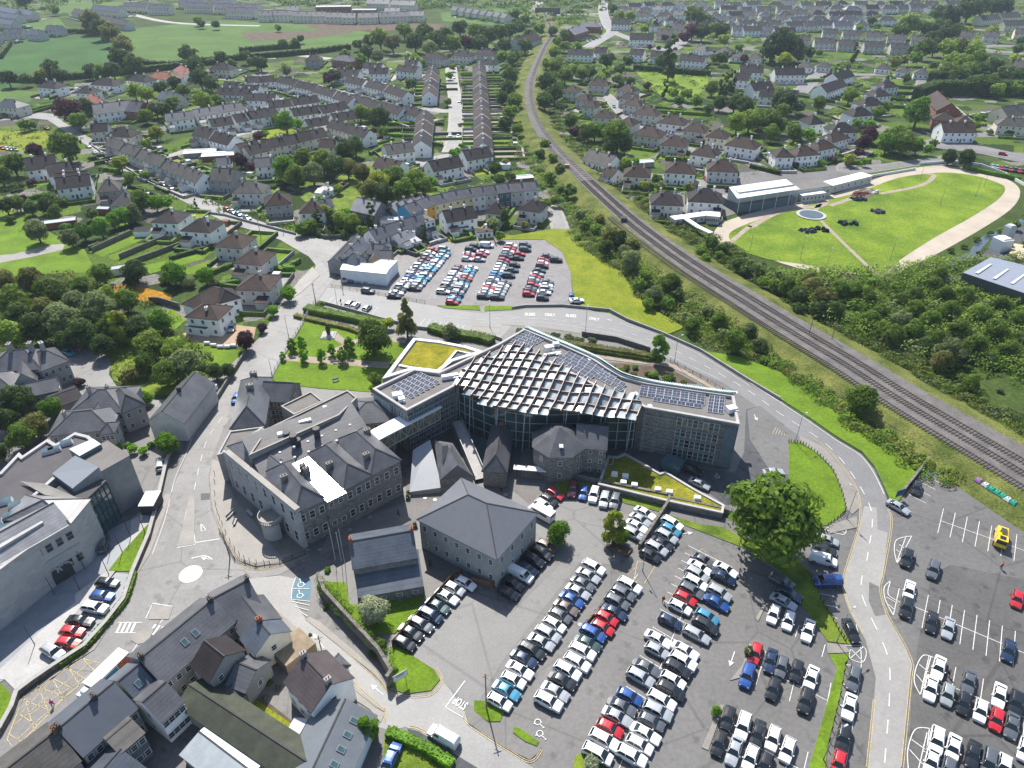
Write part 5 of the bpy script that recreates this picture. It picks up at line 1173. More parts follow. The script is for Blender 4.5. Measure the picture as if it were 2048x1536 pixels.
u1 = (loc2(1045, 690, 16) - loc2(972, 806, 12.3)).normalized(); v1 = (loc2(1275, 836, 13) - loc2(1129, 826, 12.3)).normalized(); v1 = (v1 + (loc2(1230, 806, 14) - loc2(1040, 765, 14)).normalized()).normalized()
org = loc2(1100, 780, 14); beams = []
nrm_u = Vector((-u1.y, u1.x, 0)); nrm_v = Vector((-v1.y, v1.x, 0))
for k in range(-18, 19):
    for a, c in clip(org + v1 * (k * 2.4) - u1 * 80, org + v1 * (k * 2.4) + u1 * 80):
        if (c - a).length > 1: beams.append((a - u1 * .4, c + u1 * 1.2, 1.0, 0))
for k in range(-11, 14):
    for a, c in clip(org + u1 * (k * 2.7) - v1 * 80, org + u1 * (k * 2.7) + v1 * 80):
        if (c - a).length > 1: beams.append((a, c, .6, 1))
for mi, nm in ((0, 'lattice_rib'), (1, 'lattice_purlin')):
    bb = MB()
    for a, c, dep, m_ in beams:
        if m_ != mi: continue
        n_ = max(1, int((c - a).length / 3)); w_ = .17 if mi == 0 else .13
        for i in range(n_):
            p, q = a + (c - a) * (i / n_), a + (c - a) * ((i + 1) / n_); zp, zq = latz(p) + .02 * mi, latz(q) + .02 * mi
            s_ = (q - p).normalized(); t_ = Vector((-s_.y, s_.x, 0)) * (w_ / 2)
            A1, A2, B1, B2 = p + t_, p - t_, q + t_, q - t_
            for P_, Q_ in ((A1, B1), (B2, A2)): bb.face([(P_.x, P_.y, zp), (Q_.x, Q_.y, zq if (P_ is A1) else zp), (Q_.x, Q_.y, (zq if P_ is A1 else zp) + dep), (P_.x, P_.y, zp + dep)]) if P_ is A1 else bb.face([(P_.x, P_.y, zq), (Q_.x, Q_.y, zp), (Q_.x, Q_.y, zp + dep), (P_.x, P_.y, zq + dep)])
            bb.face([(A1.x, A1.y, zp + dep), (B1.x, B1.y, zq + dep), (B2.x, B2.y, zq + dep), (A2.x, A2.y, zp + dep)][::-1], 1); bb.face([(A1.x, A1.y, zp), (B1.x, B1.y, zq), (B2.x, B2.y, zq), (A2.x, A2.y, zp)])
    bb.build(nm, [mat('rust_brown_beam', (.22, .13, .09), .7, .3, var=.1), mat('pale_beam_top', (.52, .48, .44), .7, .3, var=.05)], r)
cells = MB(); cells2 = MB()                         # glass cells; right of the ridge, rib shade and glare painted in strips
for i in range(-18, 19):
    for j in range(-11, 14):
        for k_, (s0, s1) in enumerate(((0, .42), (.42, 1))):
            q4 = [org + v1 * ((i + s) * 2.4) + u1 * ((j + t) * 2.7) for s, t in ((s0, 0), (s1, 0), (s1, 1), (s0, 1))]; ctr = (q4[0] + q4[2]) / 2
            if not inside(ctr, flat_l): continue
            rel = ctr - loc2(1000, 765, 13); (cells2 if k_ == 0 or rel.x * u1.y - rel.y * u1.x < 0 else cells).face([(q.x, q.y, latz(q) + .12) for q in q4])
cells2.build('glass_and_shade_panels', mat('pale_blue_glass', (.15, .21, .235), .15, .6, var=.3, scale=.3), r)
def glare_glass():
    m = mat('glare_white_glass', (.33, .35, .355), .33, .5, var=.1, scale=.3); return m
cells.build('glare_panels', glare_glass(), r)
# roof-top plant and solar panels
def solar(x, y, nx, ny, px, py, w=1.9, dpt=1.05, parent=None, z=ZT - .7):
    o = G(x, y, z); ex, ey = G(*px, z) - o, G(*py, z) - o; rz = math.atan2(ex.y, ex.x)
    for j in range(ny):
        c_ = o + ey * (j / max(1, ny - 1)) - (parent.location if parent else Vector()); L_ = ex.length; bb = MB(); cc, ss = math.cos(rz), math.sin(rz)
        for i in range(nx):
            x0, x1 = L_ * i / nx + .05, L_ * (i + 1) / nx - .05
            q = [(x0, -dpt / 2, z + .15), (x1, -dpt / 2, z + .15), (x1, dpt / 2, z + .5), (x0, dpt / 2, z + .5)]
            W_ = lambda u, v, h: (c_.x + u * cc - v * ss, c_.y + u * ss + v * cc, h)
            bb.face([W_(*t) for t in q], 0)
            for (e0, e1) in ((0, 1), (1, 2), (2, 3), (3, 0)): bb.bar(W_(q[e0][0], q[e0][1], q[e0][2] + .02), W_(q[e1][0], q[e1][1], q[e1][2] + .02), .07, .05, 1)
            bb.bar(W_((x0 + x1) / 2, q[0][1], z + .17), W_((x0 + x1) / 2, q[2][1], z + .52), .04, .04, 1); bb.bar(W_(x0, q[2][1], z), W_(x0, q[2][1], z + .5), .05, .05, 1)
        bb.build('solar_panel_row', [M_solar, M_metal_l], parent)
solar(784, 774, 5, 6, (826, 796), (835, 748), parent=r); solar(1281, 776, 8, 4, (1410, 795), (1278, 790), parent=r); solar(1307, 793, 6, 2, (1404, 808), (1306, 800), parent=r); solar(1418, 796, 3, 5, (1450, 800), (1414, 822), parent=r)
solar(1105, 724, 6, 3, (1180, 762), (1118, 714), parent=r); solar(1130, 712, 7, 3, (1225, 766), (1140, 702), parent=r); solar(1190, 752, 5, 2, (1245, 782), (1196, 744), parent=r); solar(1020, 682, 4, 5, (1060, 696), (1048, 668), parent=r)
for x, y, sx, sy, h in ((795, 790, 2.6, 1.8, 1.1), (803, 797, 1.6, 1.6, .9), (900, 752, 4.5, 1.2, 1), (1098, 697, 2.6, 1.6, 1.4), (1112, 688, 1.8, 1.2, 1), (1105, 705, 5, .7, .5), (1463, 818, 2.4, 1.8, 1.2), (1268, 790, 2, 1.2, 1), (1300, 810, 1, 1, .5), (1182, 716, 1.6, 1, .4)):
    q = G(x, y, ZT) - r.location; bb = MB(); bb.box((q.x, q.y, ZT - .6), (sx, sy, h), .3, 0, .92); bb.box((q.x + sx * .3, q.y, ZT - .6), (sx * .3, sy * 1.2, h * .7), .3); bb.build('roof_plant', M_metal_w, r)
tag(r, 'modern glass and stone county offices with a sloping brown lattice roof', 'office building')
# sedum-roofed pavilion
r = broot('sedum_roof_wing', 860, 720); poly_block(r, '765 757, 827 676, 880 682, 932 692, 968 703, 905 722, 877 744, 828 738', 6.5, M_metal_g, M_roof_fl, par=.6, parm=M_metal_w, pw=1.0)
bb = MB(); bb.tris([(p.x, p.y, 6.25) for p in local(r, PX('800 727, 834 682, 880 687, 925 696, 952 704, 913 700, 878 738', 6.5))]); bb.build('sedum', M_sedum, r)
bb = MB(); bb.tris([(p.x, p.y, 5.95) for p in local(r, PX('890 738, 912 703, 944 709, 905 722', 6.5))]); bb.build('lightwell', M_glass_b, r)
bb = MB(); bb.strip(local(r, PX('880 739, 913 700, 950 708', 6.5)), .7, 6.4); bb.strip(local(r, PX('798 729, 845 738, 880 741', 6.5)), .7, 6.4); bb.build('lightwell_kerb', M_metal_w, r)
tag(r, 'low pavilion with a yellow-green sedum roof and white edge', 'building')
# sedum-roofed annex by the car park
r = broot('moss_roof_annex', 1300, 970); poly_block(r, '1196 968, 1216 911, 1234 913, 1250 906, 1290 928, 1320 946, 1330 942, 1390 978, 1449 1010, 1446 1026, 1340 1003', 1.7, M_stone, M_sedum2, par=.25, parm=M_pave_l, pw=.5)
for x, y in ((1229, 948), (1251, 952), (1247, 965), (1269, 970), (1316, 979), (1339, 984), (1395, 996)):
    q = G(x, y, 1.8) - r.location; bb = MB(); bb.box((q.x, q.y, 1.45), (1.5, 1.2, .75), -.15, 0, .85); bb.build('rooflight', M_metal_w, r)
bb = MB(); q = local(r, PX('1215 912, 1228 914, 1224 930, 1210 927', 1.7)); bb.strip(q, .25, 1.7); bb.build('roof_kerb', M_pave_l, r)
tag(r, 'triangular single-storey annex with a mossy green roof and square rooflights', 'building')
# enclosed footbridge
r = broot('footbridge', 805, 850); a, c = G(742, 874, 9.8), G(870, 808, 9.8); a, c = [p - r.location for p in (a, c)]; d = (c - a).normalized(); n = Vector((-d.y, d.x, 0)); L_ = (c - a).length
bb = MB(); m_ = (a + c) / 2; bb.box((m_.x, m_.y, 9.55), (L_ + 1, 4.2, .25), math.atan2(d.y, d.x)); bb.build('roof', M_metal_w, r); bb = MB(); bb.box((m_.x, m_.y, 6.0), (L_, 3.4, .3), math.atan2(d.y, d.x)); bb.build('deck', M_metal_g, r)
for s in (-1, 1):
    bb = MB(); k = a + n * s * 1.75; e = c + n * s * 1.75; ng = 11
    for i in range(ng + 1): q = k + (e - k) * (i / ng); bb.bar((q.x, q.y, 6.2), (q.x, q.y, 9.5), .12)
    for i in range(ng): q, w_ = k + (e - k) * (i / ng), k + (e - k) * ((i + 1) / ng); z0, z1 = (6.3, 9.4) if i % 2 else (9.4, 6.3); bb.bar((q.x, q.y, z0), (w_.x, w_.y, z1), .12)
    bb.bar((k.x, k.y, 6.2), (e.x, e.y, 6.2), .2); bb.build('truss', mat('cream_steel', (.42, .40, .32), .5, .4, var=.05), r)
    bb = MB(); k2, e2 = k - n * s * .15, e - n * s * .15; bb.face([(k2.x, k2.y, 6.3), (e2.x, e2.y, 6.3), (e2.x, e2.y, 9.5), (k2.x, k2.y, 9.5)]); bb.build('glazing', mat('bridge_glass', (.16, .16, .12), .1, .6, var=.3, scale=.3), r)
for t in (.3, .62): q = a + (c - a) * t; bb = MB(); bb.tube((q.x, q.y, 0), (q.x, q.y, 6), .25, .25, 8); bb.build('pier', M_metal_g, r)
tag(r, 'white-roofed enclosed footbridge linking the courthouse to the modern offices', 'footbridge')
# big hipped hall
r = broot('hipped_hall', 950, 1080); a, c = G(993, 1117, 8.0), G(1075, 1028, 8.0)
block(r, (838, 1039), (993, 1117), (c - a).length, 8.0, 4.6, 'hip', wm=M_grey, rm=mat('smooth_slate', (.13, .135, .15), .4, .5, var=.06, scale=.8, fine=.1), win=WN(7, 4, floors=2), split=True, ww=(1.0, 1.35), winname='window')
tag(r, 'square two-storey grey building with one big hipped slate roof', 'building')
# slate house with clerestory
r = broot('clerestory_house', 770, 1130)
block(r, (706, 1136), (833, 1113), 8.5, 6.6, 2.6, 'gable', wm=M_stone, rm=M_slate_b, chim=((-.97, 0), (.97, 0)), chm=M_brick, win=WN(6, 0, floors=1), ww=(1.0, .55), ch_size=(.8, .5, .9))
block(r, (717, 1193), (846, 1170), 6.6, 3.2, 2.3, 'mono', wm=M_stone, rm=M_slate_b, win=WN(4, 1, floors=1), ww=(1.1, .8), split=True)
tag(r, 'stone house with two-tier blue slate roof and a row of clerestory windows', 'house')
# old octagonal-ended gaol house
r = broot('gaol_house', 1160, 890)
block(r, (1150, 893), (1213, 899), 9.5, 7.6, 2.8, 'gable', wm=M_stone, rm=M_slate, win=WN(3, 1, floors=3), ww=(.8, 1.0), split=True)
q0 = G(1118, 880, 7.6) - r.location; bb = MB(); o8 = [Vector((q0.x + 6.3 * math.cos(k * math.pi / 4 + .39), q0.y + 6.3 * math.sin(k * math.pi / 4 + .39), 0)) for k in range(8)]; bb.prism(o8, 0, 7.7, cap=False); bb.build('wall', M_stone, r)
bb = MB()
for k in range(8): a, c = o8[k], o8[(k + 1) % 8]; bb.face([(q0.x + (a.x - q0.x) * 1.06, q0.y + (a.y - q0.y) * 1.06, 7.55), (q0.x + (c.x - q0.x) * 1.06, q0.y + (c.y - q0.y) * 1.06, 7.55), (q0.x, q0.y, 11.3)])
bb.build('roof', M_slate, r)
for k in (5, 6, 4): put_windows(r, o8[k], o8[(k + 1) % 8], [2, 5.6], [.5], .9, 1.3, True)
q = G(1158, 877, 10) - r.location; bb = MB(); bb.box((q.x - 4, q.y - 1.5, 9.0), (.9, 1.4, .2)); bb.build('skylight', M_metal_l, r)
tag(r, 'old dark stone gaol house with an eight-sided end and slate roof', 'house')
# small stone range
r = broot('stone_range', 1000, 910); block(r, (966, 942), (1012, 945), 17, 4.4, 2.8, 'hip', 'y', wm=M_stone, rm=M_slate, chim=((.6, 0),), chm=M_brick, win=None); tag(r, 'narrow old stone range with steep slate roof below the glass atrium', 'building')
# zinc-folded building beside the ramp
r = broot('folded_roof_building', 870, 930)
roof_faces(r, 'roof', mat('light_slate_sheet', (.25, .265, .29), .4, .5, var=.06, scale=.5, fine=.08), [[(826, 900, 4.5), (860, 879, 5.2), (884, 975, 1.6), (819, 984, 1.2)]]); skirt(r, 'wall', M_grey, [(826, 900, 4.5), (860, 879, 5.2), (884, 975, 1.6), (819, 984, 1.2)])
roof_faces(r, 'hipped_roof', M_slate, [[(868, 880, 5), (905, 886, 5.6), (946, 952, 4), (915, 930, 7.2), (900, 897, 7.2)], [(868, 880, 5), (900, 897, 7.2), (915, 930, 7.2), (880, 960, 4)], [(880, 960, 4), (915, 930, 7.2), (946, 952, 4)]]); skirt(r, 'side_wall', M_stone, [(868, 880, 5), (905, 886, 5.6), (946, 952, 4), (880, 960, 4)])
roof_faces(r, 'rooflight', M_glass, [[(884, 893, 6.9), (896, 890, 7.2), (896, 905, 6.6), (885, 928, 5.6)], [(877, 936, 4.6), (914, 931, 5.4), (906, 953, 4.4), (879, 954, 4.2)]])
tag(r, 'low building with folded pale roof and dark slate hips beside the ramp', 'building')
r = broot('entrance_ramp', 940, 900); bb = MB(); a, c = G(913, 842, 3.2) - r.location, G(962, 957, .9) - r.location; d = (c - a); n = Vector((-d.y, d.x, 0)).normalized() * 1.3
bb.face([tuple(a + n), tuple(a - n), tuple(c - n), tuple(c + n)][::-1]); bb.build('deck', M_pave_l, r); bb = MB()
for s in (1, -1):
    k, e = a + n * s, c + n * s; bb.face([(k.x, k.y, 0), (e.x, e.y, 0), (e.x, e.y, c.z + 1.0), (k.x, k.y, a.z + 1.0)]); bb.bar((k.x, k.y, a.z + 1.02), (e.x, e.y, c.z + 1.02), .15)
bb.build('parapet', M_metal_g, r); tag(r, 'long straight entrance ramp rising towards the glass atrium', 'ramp')
sheet('atrium_court', PX('934 880, 1000 870, 1060 872, 1060 900, 1020 915, 990 930, 955 925'), mat('court_paving', (.09, .12, .13), .5, .4, var=.15, scale=.4), .14)
sheet('court_paving', PX('1045 885, 1085 890, 1095 940, 1090 960, 1040 955, 1040 930'), M_pave, .15)
b = MB(); a = G(1060, 955, 0)
r = empty('canopy_shelter', tuple(a)); bb = MB(); bb.box((0, 0, 2.6), (7.5, 1.6, .2), -.12); bb.build('roof', M_metal_w, r); bb = MB()
for k in range(9): bb.box((-3.4 + k * .85, .35 - k * .1, 0), (.08, .08, 2.6))
bb.build('frame', M_metal_g, r); tag(r, 'long white-topped bicycle shelter on the forecourt', 'shelter')
r = broot('entrance_canopy', 1338, 935); block(r, (1322, 924), (1357, 938), 3.4, 2.8, .3, 'flat', wm=M_glass_b, rm=M_glass_b); tag(r, 'small glass entrance canopy in front of the office wing', 'canopy')

# --- civic building on the plaza (far left)
r = broot('civic_building', 110, 1010); ZC = 11.5
poly_block(r, '-150 1250, -150 985, 0 945, 38 905, 45 912, 95 878, 112 888, 150 865, 178 872, 196 888, 140 930, 108 958, 60 1000, 80 1080', ZC, M_stone_l, M_roof_dk, par=.5, parm=M_pave_l, pw=.7)
block(r, (-160, 1220), (140, 1046), 9, ZC, 2.6, 'gable', wm=M_stone_l, rm=M_slate_l, over=.2, win=WN(13, 0, floors=2), split=True, ww=(1.3, 1.9), fm=M_pave_l)
block(r, (140, 1046), (178, 1000), 13, ZC, 2.4, 'hip', wm=M_stone_l, rm=M_slate_l, win=None)
block(r, (198, 946), (259, 912), 8.5, 12.2, .2, 'flat', wm=mat('grey_stone_cladding', (.20, .205, .21), .6, .3, var=.12, scale=.5), rm=M_roof_fl, win=None)
block(r, (172, 1000), (212, 962), 8, 10.6, .2, 'flat', wm=M_glass_b, rm=M_roof_dk, win=None)
roof_faces(r, 'zinc_roof', mat('standing_seam', (.22, .24, .265), .8, .2, var=.05, scale=2), [[(104, 947, 12), (145, 977, 12), (198, 934, 13.6), (150, 911, 13.6)]]); skirt(r, 'zinc_wall', M_metal_g, [(104, 947, 12), (145, 977, 12), (198, 934, 13.6), (150, 911, 13.6)], 9)
roof_faces(r, 'penthouse_roof', M_metal_l, [[(138, 898, 13.5), (159, 912, 13.5), (202, 888, 13.5), (186, 877, 13.5)]]); skirt(r, 'penthouse_glazing', M_glass_b, [(138, 898, 13.5), (159, 912, 13.5), (202, 888, 13.5), (186, 877, 13.5)], 10)
roof_faces(r, 'stone_coping', M_pave, [[(40, 962, 11.7), (90, 990, 11.7), (168, 1001, 11.9), (88, 967, 11.9)]])
a, c = [G(*q, 10.6) - r.location for q in ((172, 1000), (212, 962))]; d = (c - a).normalized(); n = Vector((d.y, -d.x, 0)); bb = MB()
for k in range(6): q = a + (c - a) * (k / 5) + n * .06; bb.bar((q.x, q.y, .2), (q.x, q.y, 10.4), .14)
for z in (2.5, 5, 7.6, 10.2): bb.bar((a.x + n.x * .07, a.y + n.y * .07, z), (c.x + n.x * .07, c.y + n.y * .07, z), .12)
bb.build('curtain_wall_frame', M_dark, r)
a, c = [G(*q, ZC) - r.location for q in ((-160, 1220), (140, 1046))]; d = (c - a).normalized(); n = Vector((d.y, -d.x, 0)); L_ = (c - a).length; rzq = math.atan2(-d.y, -d.x)
for t in (.05, .52, .60, .68):
    q = a + d * (L_ * (t + .16)) + n * .06; bb = MB(); bb.box((q.x, q.y, .1), (2.3, .12, 2.6), rzq)
    for k in range(8):
        t0, t1 = math.pi * k / 8, math.pi * (k + 1) / 8; P_ = lambda tt, rr: (q.x + d.x * rr * math.cos(tt), q.y + d.y * rr * math.cos(tt), 2.7 + rr * math.sin(tt)); bb.face([P_(t0, 1.15), P_(t1, 1.15), (q.x + n.x * .07, q.y + n.y * .07, 2.7)]); bb.bar(P_(t0, 1.35), P_(t1, 1.35), .3, .3, 1)
    bb.build('arch', [M_dark, M_pave_l], r)
bb = MB(); bb.bar((a.x + n.x * .1, a.y + n.y * .1, 6.2), (c.x + n.x * .1, c.y + n.y * .1, 6.2), .25, .3); bb.bar((a.x + n.x * .2, a.y + n.y * .2, ZC - .2), (c.x + n.x * .2, c.y + n.y * .2, ZC - .2), .5, .45); bb.build('cornice', M_pave_l, r)
for x, y in ((10, 1002), (30, 1010), (20, 1030), (-10, 1045), (8, 1055), (132, 885), (108, 898), (96, 902), (200, 900), (205, 918)):
    q = G(x, y, ZC) - r.location; bb = MB(); bb.box((q.x, q.y, ZC - .45), (2.6, 1.5, .8), .5, 0, .85); bb.box((q.x, q.y, ZC + .36), (2.2, 1.1, .06), .5, 1); bb.build('rooflight', [M_metal_l, M_glass_b], r)
for x, y in ((90, 965), (100, 972), (110, 980)):
    q = G(x, y, ZC) - r.location
q = G(45, 1080, ZC) - r.location; bb = MB(); bb.box((q.x, q.y, ZC - .5), (8, 1.6, 2.2), ang(G(45, 1080), G(75, 1062))); bb.build('parapet_block', M_stone_l, r)
tag(r, 'pale stone civic building with arched windows and dark flat roofs', 'civic building')
r = broot('gate_pavilion', 300, 990); block(r, (277, 1013), (306, 1012), 4.5, 2.8, .2, 'flat', wm=M_dark, rm=M_metal_w); tag(r, 'small white-roofed pavilion at the corner of the civic plaza', 'pavilion')

# --- houses round the civic building
def hb(name, x, y, label, cat='house'): r = broot(name, x, y); tag(r, label, cat); return r
r = hb('grey_villa', 200, 815, 'large grey hipped villa with porch gable and red and green doors')
block(r, (139, 827), (246, 824), 11, 6.2, 3, 'hip', wm=M_grey, rm=M_slate, chim=((-.5, 0), (.1, .2)), win=WN(7, 2, floors=2), split=True); block(r, (243, 826), (288, 808), 9, 6.2, 2.8, 'hip', 'y', wm=M_grey, rm=M_slate, win=WN(2, 2, floors=2), split=True)
block(r, (176, 829), (212, 828), 4, 5.6, 2.0, 'gable', 'y', wm=M_grey, rm=M_slate); a, c = [G(*q, 5.6) - r.location for q in ((176, 829), (212, 828))]; put_windows(r, a + Vector((0, -.02, 0)), c + Vector((0, -.02, 0)), [4], [.35], 1.0, 2.0, False, gm=mat('red_door', (.3, .02, .02), .5, .3, var=0), name='door', bars=0); put_windows(r, a + Vector((0, -.02, 0)), c + Vector((0, -.02, 0)), [4], [.7], 1.0, 2.0, False, gm=mat('green_door', (.02, .09, .07), .5, .3, var=0), name='door', bars=0)
r = hb('grey_villa', 150, 860, 'grey villa with bay windows just behind the civic building'); block(r, (98, 872), (222, 858), 9.5, 5.8, 2.8, 'hip', wm=M_grey, rm=M_slate, chim=((-.6, 0),), win=WN(6, 2, floors=2), split=True); block(r, (200, 868), (226, 866), 4, 5.6, 1.6, 'hip', wm=M_grey, rm=M_slate, win=WN(3, 1, floors=2), split=True)
r = hb('corner_house', 345, 850, 'pale grey gable-fronted house at the bend of the street'); block(r, (297, 842), (366, 846), 17, 5.6, 3.2, 'gable', 'y', wm=M_pebble, rm=M_slate, chim=((0, 0),), chm=M_dark, win=WN(0, 0)); a, c = [G(*q, 5.6) - r.location for q in ((366, 846), (388, 796))]; put_windows(r, a, c, [1.6, 4.3], [.2, .5, .8], 1.0, 1.2, True)
r = hb('old_manor', 70, 745, 'rambling old grey manor with tall chimneys beside the gravel drive')
block(r, (-30, 745), (82, 738), 10, 6.5, 3.4, 'hip', wm=M_grey, rm=M_slate, chim=((-.2, 0), (.5, .1)), win=WN(6, 1), ch_size=(1.4, .9, 2)); block(r, (82, 742), (136, 722), 10, 6.4, 3.2, 'hip', wm=M_grey, rm=M_slate, chim=((0, 0),), win=WN(4, 2), ch_size=(1.4, .9, 2)); block(r, (28, 770), (72, 760), 9, 5.4, 2.8, 'gable', 'y', wm=M_grey, rm=M_slate, win=WN(2, 2)); block(r, (-60, 790), (25, 778), 9, 5.5, 2.8, 'hip', wm=M_grey, rm=M_slate, win=WN(4, 1))
r = hb('ivy_house', 100, 790, 'ivy-covered low grey annexe behind the manor'); block(r, (48, 795), (115, 780), 7, 4, 1.8, 'gable', wm=M_grey, rm=M_slate, win=WN(4, 1)); block(r, (112, 815), (165, 795), 7, 3.2, 1.4, 'gable', wm=M_grey, rm=M_tile_k)
r = hb('white_villa', 420, 620, 'L-shaped white villa with tan hipped roof and gravel drive')
block(r, (372, 634), (436, 640), 8.5, 5.8, 2.6, 'hip', wm=M_white, rm=M_tile_b, chim=((.1, -.4),), win=WN(3, 2), split=True); block(r, (405, 620), (470, 585), 8.5, 5.8, 2.8, 'hip', wm=M_white, rm=M_tile_b, win=None); block(r, (440, 607), (480, 596), 8, 5.7, 2.6, 'hip', 'y', wm=M_white, rm=M_tile_k, win=WN(2, 2), split=True); block(r, (368, 652), (412, 658), 4.5, 2.8, .2, 'flat', wm=M_white, rm=M_roof_dk, win=WN(2, 1, floors=1), split=True)

# --- shop terrace and white warehouse by the far car park
r = hb('white_warehouse', 735, 535, 'flat-roofed white warehouse with a row of cars in front', 'warehouse'); poly_block(r, '680 539, 685 528, 712 526, 745 527, 762 519, 795 521, 778 538, 772 548', 4.5, M_white, M_metal_w, par=.1, parm=M_metal_w, pw=.2)
r = hb('corner_shop', 715, 500, 'grey slate corner building on the street junction', 'building'); block(r, (684, 524), (712, 530), 6, 4.6, 2.6, 'hip', wm=M_grey, rm=M_slate_b, chim=((.6, 0),)); block(r, (708, 522), (740, 490), 6.5, 4.8, 2.6, 'gable', wm=M_pebble, rm=M_slate, chim=((-.2, 0), (.7, 0)), win=WN(5, 0)); block(r, (682, 526), (728, 478), 5, 4.4, 1.8, 'gable', wm=M_grey, rm=M_slate, win=None)
r = hb('stone_cottage', 755, 512, 'small buff stone cottage behind the white warehouse'); block(r, (738, 522), (762, 522), 6, 3.4, 2.2, 'gable', 'y', wm=mat('buff_stone', (.30, .24, .16), .8, .2, var=.15, scale=1), rm=M_slate, win=WN(1, 1, floors=1)); block(r, (758, 518), (782, 518), 6, 3.6, 2.0, 'gable', wm=MATS['buff_stone'], rm=M_slate, win=WN(3, 1, floors=1))
HR('742 483, 768 487', 7, 'gable', 'g', 's', 'behind the corner building at the junction', h=4.4); HR('738 463, 842 430', 8, 'gable', 'wgwg', 'ss', 'on the curving street above the car park', n=4, zr=7.5, h=5.2)
HR('785 478, 815 465', 7, 'gable', 'w', 'l', 'in the yards left of the far car park', h=3.0, zr=4); HR('818 480, 835 476', 6, 'flat', 'w', 'l', 'in the yards left of the far car park', h=2.8, zr=3); HR('790 462, 812 458', 5, 'flat', 'g', 'l', 'in the yards left of the far car park', h=5, zr=5)
HR('842 440, 860 435', 7, 'flat', 'w', 'g', 'beside the conifer at the corner of the far car park', h=6, zr=6)

# coloured terrace
cols = [('bright_blue_render', (.07, .30, .48), 'bright blue'), ('orange_render', (.62, .30, .04), 'orange'), ('cream_wall', (.56, .50, .34), 'cream'), ('cream_wall', (.56, .50, .34), 'cream'), ('pale_yellow_wall', (.55, .50, .27), 'pale yellow'), ('white_wall_a', (.58, .58, .58), 'white'), ('grey_white_wall', (.44, .43, .42), 'grey-white'), ('teal_wall', (.05, .11, .13), 'dark teal'), ('grey_white_wall', (.44, .43, .42), 'grey-white'), ('white_wall_a', (.58, .58, .58), 'white')]
pts = PX('806 411, 831 403, 857 393, 884 387, 912 381, 940 376, 965 373, 990 370, 1016 367, 1044 365, 1073 363', 8.9)
for i, (nm, cc, wd_) in enumerate(cols):
    a, c = pts[i], pts[i + 1]; m_ = (a + c) / 2; r = empty('terraced_house', (m_.x, m_.y, 0), ang(a, c)); wm = mat(nm, cc, .8, .2, var=.06, scale=.6)
    wing(r, (c - a).length - .03, 8 + .05 * (i % 2), 6.4 + .12 * (i % 2), 2.5, 'gable', wm=wm, rm=M_slate, chim=((.9, 0),), chm=M_grey, win=WN(2, 0, floors=2), split=True, base_loc=(m_.x, m_.y), base_rz=ang(a, c), door=.33, over=.25)
    later(r, '%s terraced house' % wd_, 'in the coloured terrace above the far car park', 'house', 'coloured terrace', m_.x / m_.y)
for i in range(4): HR('%d %d, %d %d' % (778 + i * 17, 412 - i * 4, 792 + i * 17, 404 - i * 4), 7, 'gable', 'g', 'l', 'at the back of the coloured terrace', h=4.5, zr=6.5)

# --- lower-left terrace
def TB(label, A, B, W, z, rise=2.8, kind='gable', wm=M_grey, rm=M_slate, cat='house', name='terraced_house', **k):
    """A, B ridge ends in pixels at ridge height"""
    a, c = G(*A, z + rise), G(*B, z + rise); m_ = (a + c) / 2; rz = ang(a, c); rz += math.pi if math.cos(rz) < 0 else 0; r = empty(name, (m_.x, m_.y, 0), rz)
    wing(r, (Vector((a.x - c.x, a.y - c.y, 0))).length, W, z, rise, kind, wm=wm, rm=rm, base_loc=(m_.x, m_.y), base_rz=rz, **k); tag(r, label, cat); return r
TB('dark slate terraced house nearest the mini roundabout', (496, 1160), (428, 1196), 8.5, 6, chim=((.95, 0),), win=WN(4, 1, floors=2), split=True, chm=M_dark)
TB('long slate-roofed terrace with two blue skylights beside the zebra crossing', (426, 1199), (280, 1318), 9, 6.2, sky=(.2, -.1), chim=((.93, 0), (-.97, 0)), win=WN(8, 0, floors=2), split=True, chm=M_dark)
TB('lower blue slate roof stepped down behind the lorry', (276, 1330), (238, 1362), 8, 5.4, sky=(0,), rm=M_slate_b, win=WN(3, 0, floors=2), split=True)
TB('smooth dark slate house behind the white lorry', (226, 1366), (116, 1458), 9, 6.4, rm=mat('smooth_dark_slate', (.085, .095, .115), .45, .4, var=.08, scale=.5), chim=((-.98, 0), (.3, 0)), win=WN(6, 0, floors=2), split=True, chm=M_dark)
TB('brown-tiled terrace end at the bottom left corner', (112, 1462), (-10, 1556), 9.5, 6.2, rm=M_tile_g, chim=((.96, 0),), chm=M_brown)
TB('grey rear house with brown hipped roof in the terrace yard', (410, 1282), (448, 1312), 6.5, 6.2, 2.4, 'gable', rm=M_tile_k, win=WN(2, 2, floors=2), split=True)
TB('cream-walled house with black slate roof and timber deck', (512, 1235), (540, 1268), 6.5, 5.2, 2.4, wm=M_cream, rm=M_slate_b, chim=((-.5, 0),), win=WN(2, 1, floors=2), split=True, chm=M_brick)
TB('pale slate extension between the cream house and the terrace', (485, 1193), (520, 1240), 6.5, 5.2, 2.4, rm=M_slate, win=WN(1, 1, floors=2))
TB('white house with purple-brown slate roof beside the side road', (606, 1312), (661, 1369), 7.6, 5.8, 2.6, wm=M_white, rm=slate('purple_slate', (.078, .062, .064), .6, .3), chm=M_grey, chim=((-.95, 0), (.85, 0)), win=WN(3, 1, floors=2), split=True)
TB('white rear house with mottled slate roof in the terrace yard', (286, 1404), (330, 1365), 6.8, 6.0, 2.2, wm=M_white, rm=M_slate, win=WN(4, 1, floors=2), split=True)
